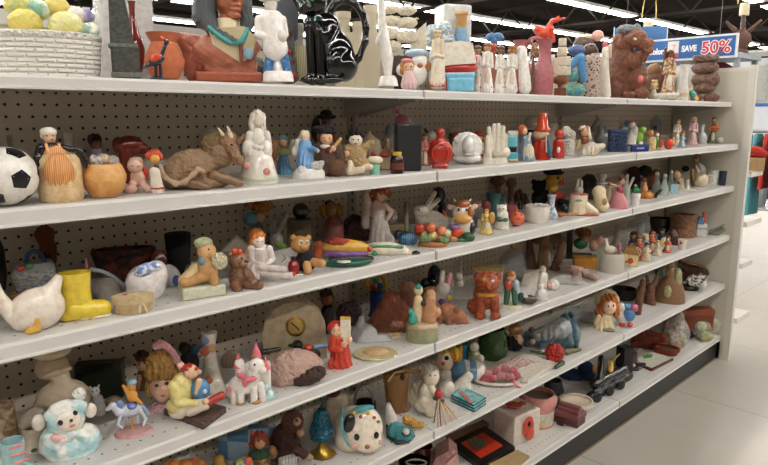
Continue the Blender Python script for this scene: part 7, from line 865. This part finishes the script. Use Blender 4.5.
F('purple_jar', 'purple and pale pink plastic jar by the flat tile', 'jar', 5, (620, 343, 644, 372), [('jar', '57374a:s', [L(630, [(347, 7), (352, 8), (370, 7.5)])]), ('wrap', 'b0a6ae:y40', [E(635, 360, 8, 7)]), ('ribbon', 'c98a78:s', [K(622, 350, 622, 366, 1.2, 1.2, 4)])], Y=-.19)
F('leaf_tile', 'square white tile painted with a green leaf', 'tile', 5, (628, 348, 676, 376), [('tile', 'c9cabc:s', [Q([(652, 370.5), (673, 360), (640, 350), (627, 361)], .012)]), ('edge', '5a2a20:s', [Q([(652, 372.2), (674, 361), (640, 349.4), (625.5, 361)], .0106)]), ('leaf', '4f8a4a:s', [Q([(644, 361), (652, 359.5), (653, 357), (647, 356), (643, 358)], .0015, .0118)])], Y=-.25)
F('black_clasp', 'small black ornament with pale stone at shelf front', 'ornament', 5, (622, 366, 646, 382), [('bar', '15120f:s', [K(626, 376, 642, 372, 3, 2.4)]), ('stone', 'b9b2a4:s', [E(631, 374.5, 3, 2, 2.4, 2)]), ('base', '3c4a48:s', [K(626, 379, 636, 378, 2, 2)])], Y=-.33)
F('leather_bag', 'folded rusty brown leather pouch on base shelf', 'bag', 5, (629, 328, 677, 358), [('pouch', '6e2f1c:c', [E(649, 343, 19, 12, 11, 0, 10), E(661, 347, 12, 7, 9, 3)]), ('flap', '803a22:c', [K(635, 348, 661, 336, 4, 5, 8), E(659, 352, 13, 4, 8, 7)])], Y=-.17)
F('lacquer_dish', 'dark red oval lacquer dish in front of leather pouch', 'dish', 5, (650, 345, 682, 358), [('dish', '6a2414:s', [L(666, [(350, 13), (352, 14), (357, 11)], op=1.2, sq=.7)]), ('lining', '4a4a34:s', [L(666, [(352.4, 11), (353, 11)], sq=.7)])], Y=-.29)
F('stuffed_bag', 'clear plastic bag stuffed with small plush toys', 'bag', 5, (660, 312, 690, 352), [('plush', 'b0a894/8a6a4a:n50', [E(675, 326, 8, 8), E(671, 337, 9, 9), E(679, 340, 7, 8), E(677, 318, 5, 6)]), ('plush', 'bb8050:c', [E(677, 347, 5, 4.4, 4, 4)]), ('plush', 'b85a70:c', [E(665, 327, 3, 4)]), ('bag', 'd9d9d6:y30', [E(675, 334, 14, 15, 11), K(676, 322, 677, 313, 8, 3)])], Y=-.26)
F('wooden_chest', 'long reddish brown wooden box at right end of base', 'box', 5, (678, 301, 720, 330), [('box', '7c3c22/6a3018:k60', [B(684, 309, 720, 326, 13, .8, 0, 28)]), ('lid', '8e4a2a/7a3a1e:k60', [B(683.5, 305, 720.5, 311, 14, .8, 0, 28)])], loc=tuple(floor_spot(702, -.235, SH[5]+.0456)-np.array([max(0, floor_spot(702, -.235, SH[5])[0]-2.355), 0, 0])))
_p = floor_spot(702, -.235, SH[5]); _p[0] = min(_p[0], 2.355)
tag(MB().box((-.068, -.05, 0), (.068, .05, .0445)).build('flat_carton', '33261c:q'), 'dark brown flat carton lying under the reddish wooden box', 'box').location = tuple(_p+np.array([0, 0, .0003]))
F('candy_bag', 'clear bag of green and yellow wrapped sweets', 'bag', 5, (688, 317, 712, 342), [('sweets', '7d9a3c/b9b07c:n90', [E(697, 325, 6, 4.6), E(702, 334, 7, 5)]), ('wrap', 'd5d8cc:y32', [E(698, 328, 10, 9, 8)])], Y=-.3)
F('candy_bag', 'plastic bag of yellow and orange sweets at the very end of base shelf', 'bag', 5, (700, 318, 728, 346), [('sweets', 'c79a34/8a9a3c:n90', [E(714, 330, 8, 5, 6), E(720, 326, 6, 5)]), ('red_sweet', 'b04a2c:s', [E(708, 324, 5, 3, 4)]), ('wrap', 'dcdcd0:y32', [E(716, 327, 13, 9, 8)])], Y=-.335)
# ------------------------------------------------------------------ across the aisle end
LZ = lambda p, z: tuple(np.array(p)*np.array([1, 1, 0])+np.array([0, 0, z]))
F('cardboard_carton', 'tan cardboard box on the end shelf behind the end panel', 'box', 0, (744, 156, 764, 168), [('carton', 'b39468:m', [B(745, 157.5, 764, 172, 16, .4)])], loc=(2.615, -.385, 1.0605))
F('red_bag', 'red cloth bag resting on the tan cardboard box', 'bag', 0, (748, 146, 768, 159), [('bag', 'b03026:c', [E(754, 152, 9, 6, 7), E(760, 154, 7, 4, 6)])], loc=(2.615, -.385, 1.0605+.052))
rk = tag(empty('clothes_rack', (4.3, -.35, 0)), 'chrome clothes rail beyond the end of the shelving', 'clothes rack')
o = MB().bar((4.3, -.36, 1.24), (4.3, .95, 1.24), .014); o.build('rail', 'a9a9a9:e', rk).location = (-4.3, .35, 0)
for y in (-.34, .93): MB().bar((4.3, y, 0), (4.3, y, 1.24), .014).build('post', 'a9a9a9:e', rk).location = (-4.3, .35, 0); MB().box((4.0, y-.02, 0), (4.6, y+.02, .03)).build('foot', '8a8a8a:s', rk).location = (-4.3, .35, 0)
gc = [('8a8a90', 'light grey'), ('3a3c48', 'charcoal'), ('4a4858', 'slate grey'), ('31465e', 'navy blue'), ('b8362c', 'bright red'), ('4f9aa4', 'turquoise'), ('6a2434', 'dark wine'), ('2c2a44', 'dark indigo'), ('5a2c44', 'plum purple'), ('6a3a5c', 'mauve'), ('7a7a80', 'silver grey'), ('9a2c34', 'crimson')]
for i, (c, t) in enumerate(gc):
    y = -.28+i*.072
    g_ = tag(empty('hanging_garment', (4.3, y, .25)), t+' garment hanging on the chrome rail beyond the shelving', 'garment', 'garments on the rail')
    m = MB(); n = 12; L_ = .42+.07*((i*7) % 4)
    for z, w in ((1.42, .04), (1.4, .1), (1.2, .125), (1.42-L_, .14)):
        for k in range(n):
            a = 2*math.pi*k/n; m.v.append((w*math.cos(a), (.022+.009*math.sin(3*a+i))*math.sin(a)*(1.15 if z < 1.2 else 1), z-.45))
    for r in range(3):
        for k in range(n): m.f.append((r*n+k, r*n+(k+1) % n, (r+1)*n+(k+1) % n, (r+1)*n+k))
    m.f.append(tuple(range(n))); m.f.append(tuple(range(3*n, 4*n))[::-1])
    m.build('cloth', c+':c', g_, True); MB().bar((0, 0, .965), (0, 0, .985), .004).build('hanger', 'b0b0b0:e', g_)
bk = tag(empty('wire_shelf_rack', (5.6, .3, 0)), 'white wire rack full of pale housewares in the distance', 'rack')
def wp(name, a, b, mat): MB().box(a, b).build(name, mat, bk).location = (-5.6, -.3, 0)
for z in (.5, 1.02, 1.5, 1.95): wp('shelf', (5.35, -.1, z-.02), (5.85, 2.9, z), 'd9d9d6:s')
for y in (-.1, 1.4, 2.87): wp('post', (5.82, y, 0), (5.86, y+.03, 2.1), 'c9c9c6:s'); wp('post', (5.34, y, 0), (5.37, y+.03, 2.1), 'c9c9c6:s')
random.seed(9); hc = ['c9ccd0', 'b3b8bd', 'dcdcda', '8e969e', 'c4b9ac', '9aa8b8', 'e2e0dc', 'a8a29c']
for z in (.5, 1.02, 1.5):
    for k in range(9):
        y = .12+k*.31; h = random.uniform(.12, .34); c = hc[(k*3+int(z*10)) % 8]
        t = ('basket', 'storage tub', 'canister', 'carton')[(k+int(z*4)) % 4]
        lv = {.5: 'lowest', 1.02: 'middle', 1.5: 'upper'}[z]
        o = F('storage_'+('tub', 'canister')[k % 2], f'pale {t} on the {lv} level of the distant wire rack', t, 0, (0, 0, 10, 10), [('body', c+':s', [('L', 0, [], 0, 1, 0)])], loc=(5.6, y, z)) if False else None
        m = MB(); w = .12
        if k % 2: m.bar((0, 0, 0), (0, 0, h), .1, 20, .12)
        else: m.box((-.16, -w, 0), (.16, w, h)); m.box((-.17, -w-.01, h), (.17, w+.01, h+.025))
        b = m.build('storage_tub' if k % 2 == 0 else 'canister', c+':s'); b.location = (5.6, y, z+.001); tag(b, f'pale {"lidded tub" if k % 2 == 0 else "round canister"} on the {lv} level of the distant white rack', 'container', f'containers on the {lv} rack level')
# dark red roofed crate and table lamps standing on a tall cabinet past the end panel
cb = tag(empty('display_cabinet', (4.6, 1.35, 0)), 'tall pale blue grey display cabinet behind the hanging sale sign', 'cabinet')
def cp_(name, a, b, mat): MB().box(a, b).build(name, mat, cb).location = (-4.6, -1.35, 0)
cp_('carcass', (4.5, 1.1, 0), (4.9, 2.6, 1.82), '8f9aa4:s'); cp_('top', (4.4, .3, 1.82), (4.94, 2.64, 1.86), 'a4aeb6:s'); cp_('shelf', (4.42, .32, 1.64), (4.9, 1.09, 1.66), '9aa5ae:s'); cp_('leg', (4.42, .31, 0), (4.46, .35, 1.82), '8f9aa4:s'); cp_('leg', (4.86, .31, 0), (4.9, .35, 1.82), '8f9aa4:s')
for y in (1.12, 1.86): cp_('door', (4.485, y, .1), (4.5, y+.7, 1.75), '9aa5ae:s')
F('red_hamper', 'dark red lidded hamper on the cabinet behind the sign', 'hamper', 0, (700, 58, 737, 72), [('hamper', '6e1f24:m', [P([(700, 64), (722, 63), (738, 71), (738, 84), (700, 84)], 14)])], loc=(4.64, .62, 1.661))
for px, t, Y in ((645, 'left brown table lamp with bare socket behind the carved lion', 2.05), (740, 'right brown table lamp with bare socket above the sale sign', .42)):
    p = floor_spot(px, Y, 1.861); sx = px-741; yb = Frame(p).yc
    F('table_lamp', t, 'lamp', 0, (px-18, -30, px+18, yb), [('base', '5a3a2c:r60', [L(px, [(yb-26, 3), (yb-21, 9), (yb-14, 10.5), (yb-7, 6), (yb-4, 8), (yb, 9)])]), ('stem', '4a3024:s', [K(px, yb-40, px, yb-24, 2.2, 3)]), ('leaf', '5c4030:s', [K(px-6, yb-24, px-16, yb-34, 2.6, 1.6)]), ('leaf', '5c4030:s', [K(px+6, yb-24, px+17, yb-34, 2.6, 1.6)]), ('socket', 'd9cba8:s', [L(px, [(yb-52, 4.4), (yb-50, 5), (yb-40, 5)])]), ('harp', 'b09a5c:e', RG(px, yb-52, 7, 34, .7, 0, 0, 180))], loc=tuple(p))
F('wall_sign', 'plain blue hanging panel behind the carved lion', 'sign', 0, (611, 27, 666, 62), [('panel', '3a6ea6:s', [B(612, 27, 665, 62, 1.5, .3)]), ('border', 'd3dbe2:s', [B(611, 26, 613, 63, 2, .3), B(664, 26, 666, 63, 2, .3)])], loc=tuple(floor_spot(638, 1.6, 1.93)))
# a second shelving run behind: only its rear face and stock are glimpsed over the top rail
# small settling moves so that neighbours do not touch
SETTLE = {'chief_bust': (0.0107, 0.0169), 'drummer_figurine': (-0.0107, -0.0169), 'eagle_figurine': (-0.0088, -0.0122), 'pitcher': (0.0088, 0.0122), 'flower_vase': (-0.0266, -0.0227), 'white_box': (0.0038, 0.003), 'lighthouse': (-0.0157, -0.0124), 'boat_dish': (-0.0229, -0.0194), 'choir_angel.003': (-0.0041, -0.0028), 'bowed_angel': (0.0041, 0.0028), 'double_pitcher': (-0.0042, -0.0026), 'little_ship': (0.0042, 0.0026), 'bear_carving': (0.0138, 0.0058), 'robed_figurine': (-0.0138, -0.0058), 'bud_vase': (-0.0093, -0.0036), 'parrot_figurine': (0.0093, 0.0036), 'soccer_ball': (-0.0027, -0.0096), 'cook_jar': (0.0011, 0.0049), 'bread_jar': (0.0016, 0.0047), 'cottage_ornament': (0.0107, 0.0106), 'black_case': (-0.0107, -0.0106), 'pink_figurine': (-0.0037, -0.0033), 'red_plate': (0.0037, 0.0033), 'blue_jar': (-0.0045, -0.0021), 'blue_book': (0.0045, 0.0021), 'red_hat_duck': (-0.0045, -0.0021), 'green_frog': (0.0045, 0.0021), 'floral_bowl': (0.0019, 0.0046), 'top_hat': (0.0021, 0.0045), 'red_lantern': (-0.0041, -0.0091), 'brown_bear': (0.001, 0.0016), 'jug_ornament': (-0.003, -0.004), 'vest_bear': (0.003, 0.004), 'clown_teapot': (-0.0097, -0.0114), 'berry_cluster': (0.0165, 0.0188), 'fish_dish': (0.013, 0.0152), 'leaf_tray': (0.01, 0.0114), 'porcelain_lady': (-0.0068, -0.0074), 'white_rabbit': (-0.0113, -0.0098), 'gnome_figurine': (0.0113, 0.0098), 'teal_mug': (0.004, 0.003), 'red_pot': (-0.004, -0.003), 'puppet_head': (-0.0085, -0.0052), 'black_teddy': (0.0085, 0.0052), 'black_dog': (0.0176, 0.0096), 'bunny_clog': (-0.0143, -0.0082), 'rabbit_ears': (0.0218, 0.0122), 'plush_heap': (-0.0536, -0.0235), 'owl_mug': (0.0047, 0.0016), 'navy_cup': (-0.0047, -0.0016), 'log_mug': (0.0011, 0.0049), 'leaf_pot': (-0.0011, -0.0049), 'porcelain_doll': (0.0021, 0.0045), 'seated_clown': (0.0008, 0.0013), 'hedgehog_ornament': (0.0116, 0.0161), 'arch_clock': (0.003, 0.004), 'duck_decoy': (-0.003, -0.004), 'carved_dog': (0.0106, 0.0106), 'cream_cube': (-0.0106, -0.0106), 'bulldog_statue': (0.0048, 0.0036), 'white_card': (-0.0042, -0.0027), 'white_dove': (0.0042, 0.0027), 'driftwood_stump': (0.0389, 0.0225), 'glass_log': (-0.0525, -0.0291), 'leaf_platter': (0.0135, 0.0066), 'village_figure': (-0.0182, -0.0082), 'village_figure.001': (0.0091, 0.0042), 'village_figure.002': (-0.0092, -0.004), 'village_figure.004': (0.0183, 0.0082), 'village_figure.005': (-0.0045, -0.0022), 'village_figure.006': (0.0046, 0.002), 'dark_bowl': (0.0047, 0.0018), 'stump_planter': (-0.0047, -0.0018), 'curly_clown': (-0.0056, -0.0083), 'brown_monkey': (0.0056, 0.0083), 'log_boot': (0.0218, 0.0206), 'white_wedge': (0.0213, 0.0211), 'turquoise_stone': (-0.0031, -0.0034), 'cherub_statue': (0.0196, 0.0156), 'flower_bundle': (0.0054, 0.0032), 'white_dish': (0.0078, 0.0063), 'white_shell': (0.0118, 0.0093), 'paperback_book.002': (0.004, 0.0031), 'green_figurine': (-0.004, -0.0031), 'tile_coaster': (-0.0127, -0.0102), 'tile_coaster.001': (-0.0127, -0.0102), 'tile_coaster.002': (-0.0127, -0.0102), 'pink_ribbon': (-0.0127, -0.0102), 'rose_bowl': (0.0299, 0.0218), 'etched_tray': (0.0499, 0.0333), 'gowned_doll': (0.0471, 0.0284), 'red_rose': (0.0358, 0.0204), 'pink_crystal': (-0.0113, -0.0099), 'maroon_pot': (0.0113, 0.0099), 'framed_picture': (-0.0262, -0.006), 'wooden_board': (0.004, 0.003), 'cardboard_tray': (-0.0188, -0.0186), 'poppy_box': (0.0463, 0.0394), 'pink_planter': (0.0236, 0.0196), 'little_house': (-0.0139, -0.0053), 'pedestal_bowl': (-0.0715, -0.0352), 'model_train': (0.0404, 0.0204), 'purple_jar': (-0.0829, -0.035), 'leaf_tile': (0.0318, 0.0148), 'black_clasp': (0.1065, 0.0435), 'leather_bag': (-0.0093, -0.0036), 'lacquer_dish': (0.0465, 0.0184), 'stuffed_bag': (0.014, 0.0054), 'wooden_chest': (-0.0698, 0.019), 'flat_carton': (-0.0698, 0.019), 'candy_bag': (-0.0219, -0.0241), 'candy_bag.001': (0.0191, 0.0549)}
for n_, (dx, dy) in SETTLE.items():
    o = bpy.data.objects.get(n_)
    if o: o.location.x += dx; o.location.y += dy
vs = sc.view_settings; vs.view_transform = 'Standard'; vs.look = 'None'; vs.exposure = EXPO; vs.gamma = 1; vs.use_curve_mapping = False
sc.cycles.use_denoising = True; sc.cycles.max_bounces = 7; sc.cycles.transparent_max_bounces = 12
sc.cycles.caustics_reflective = False; sc.cycles.caustics_refractive = False
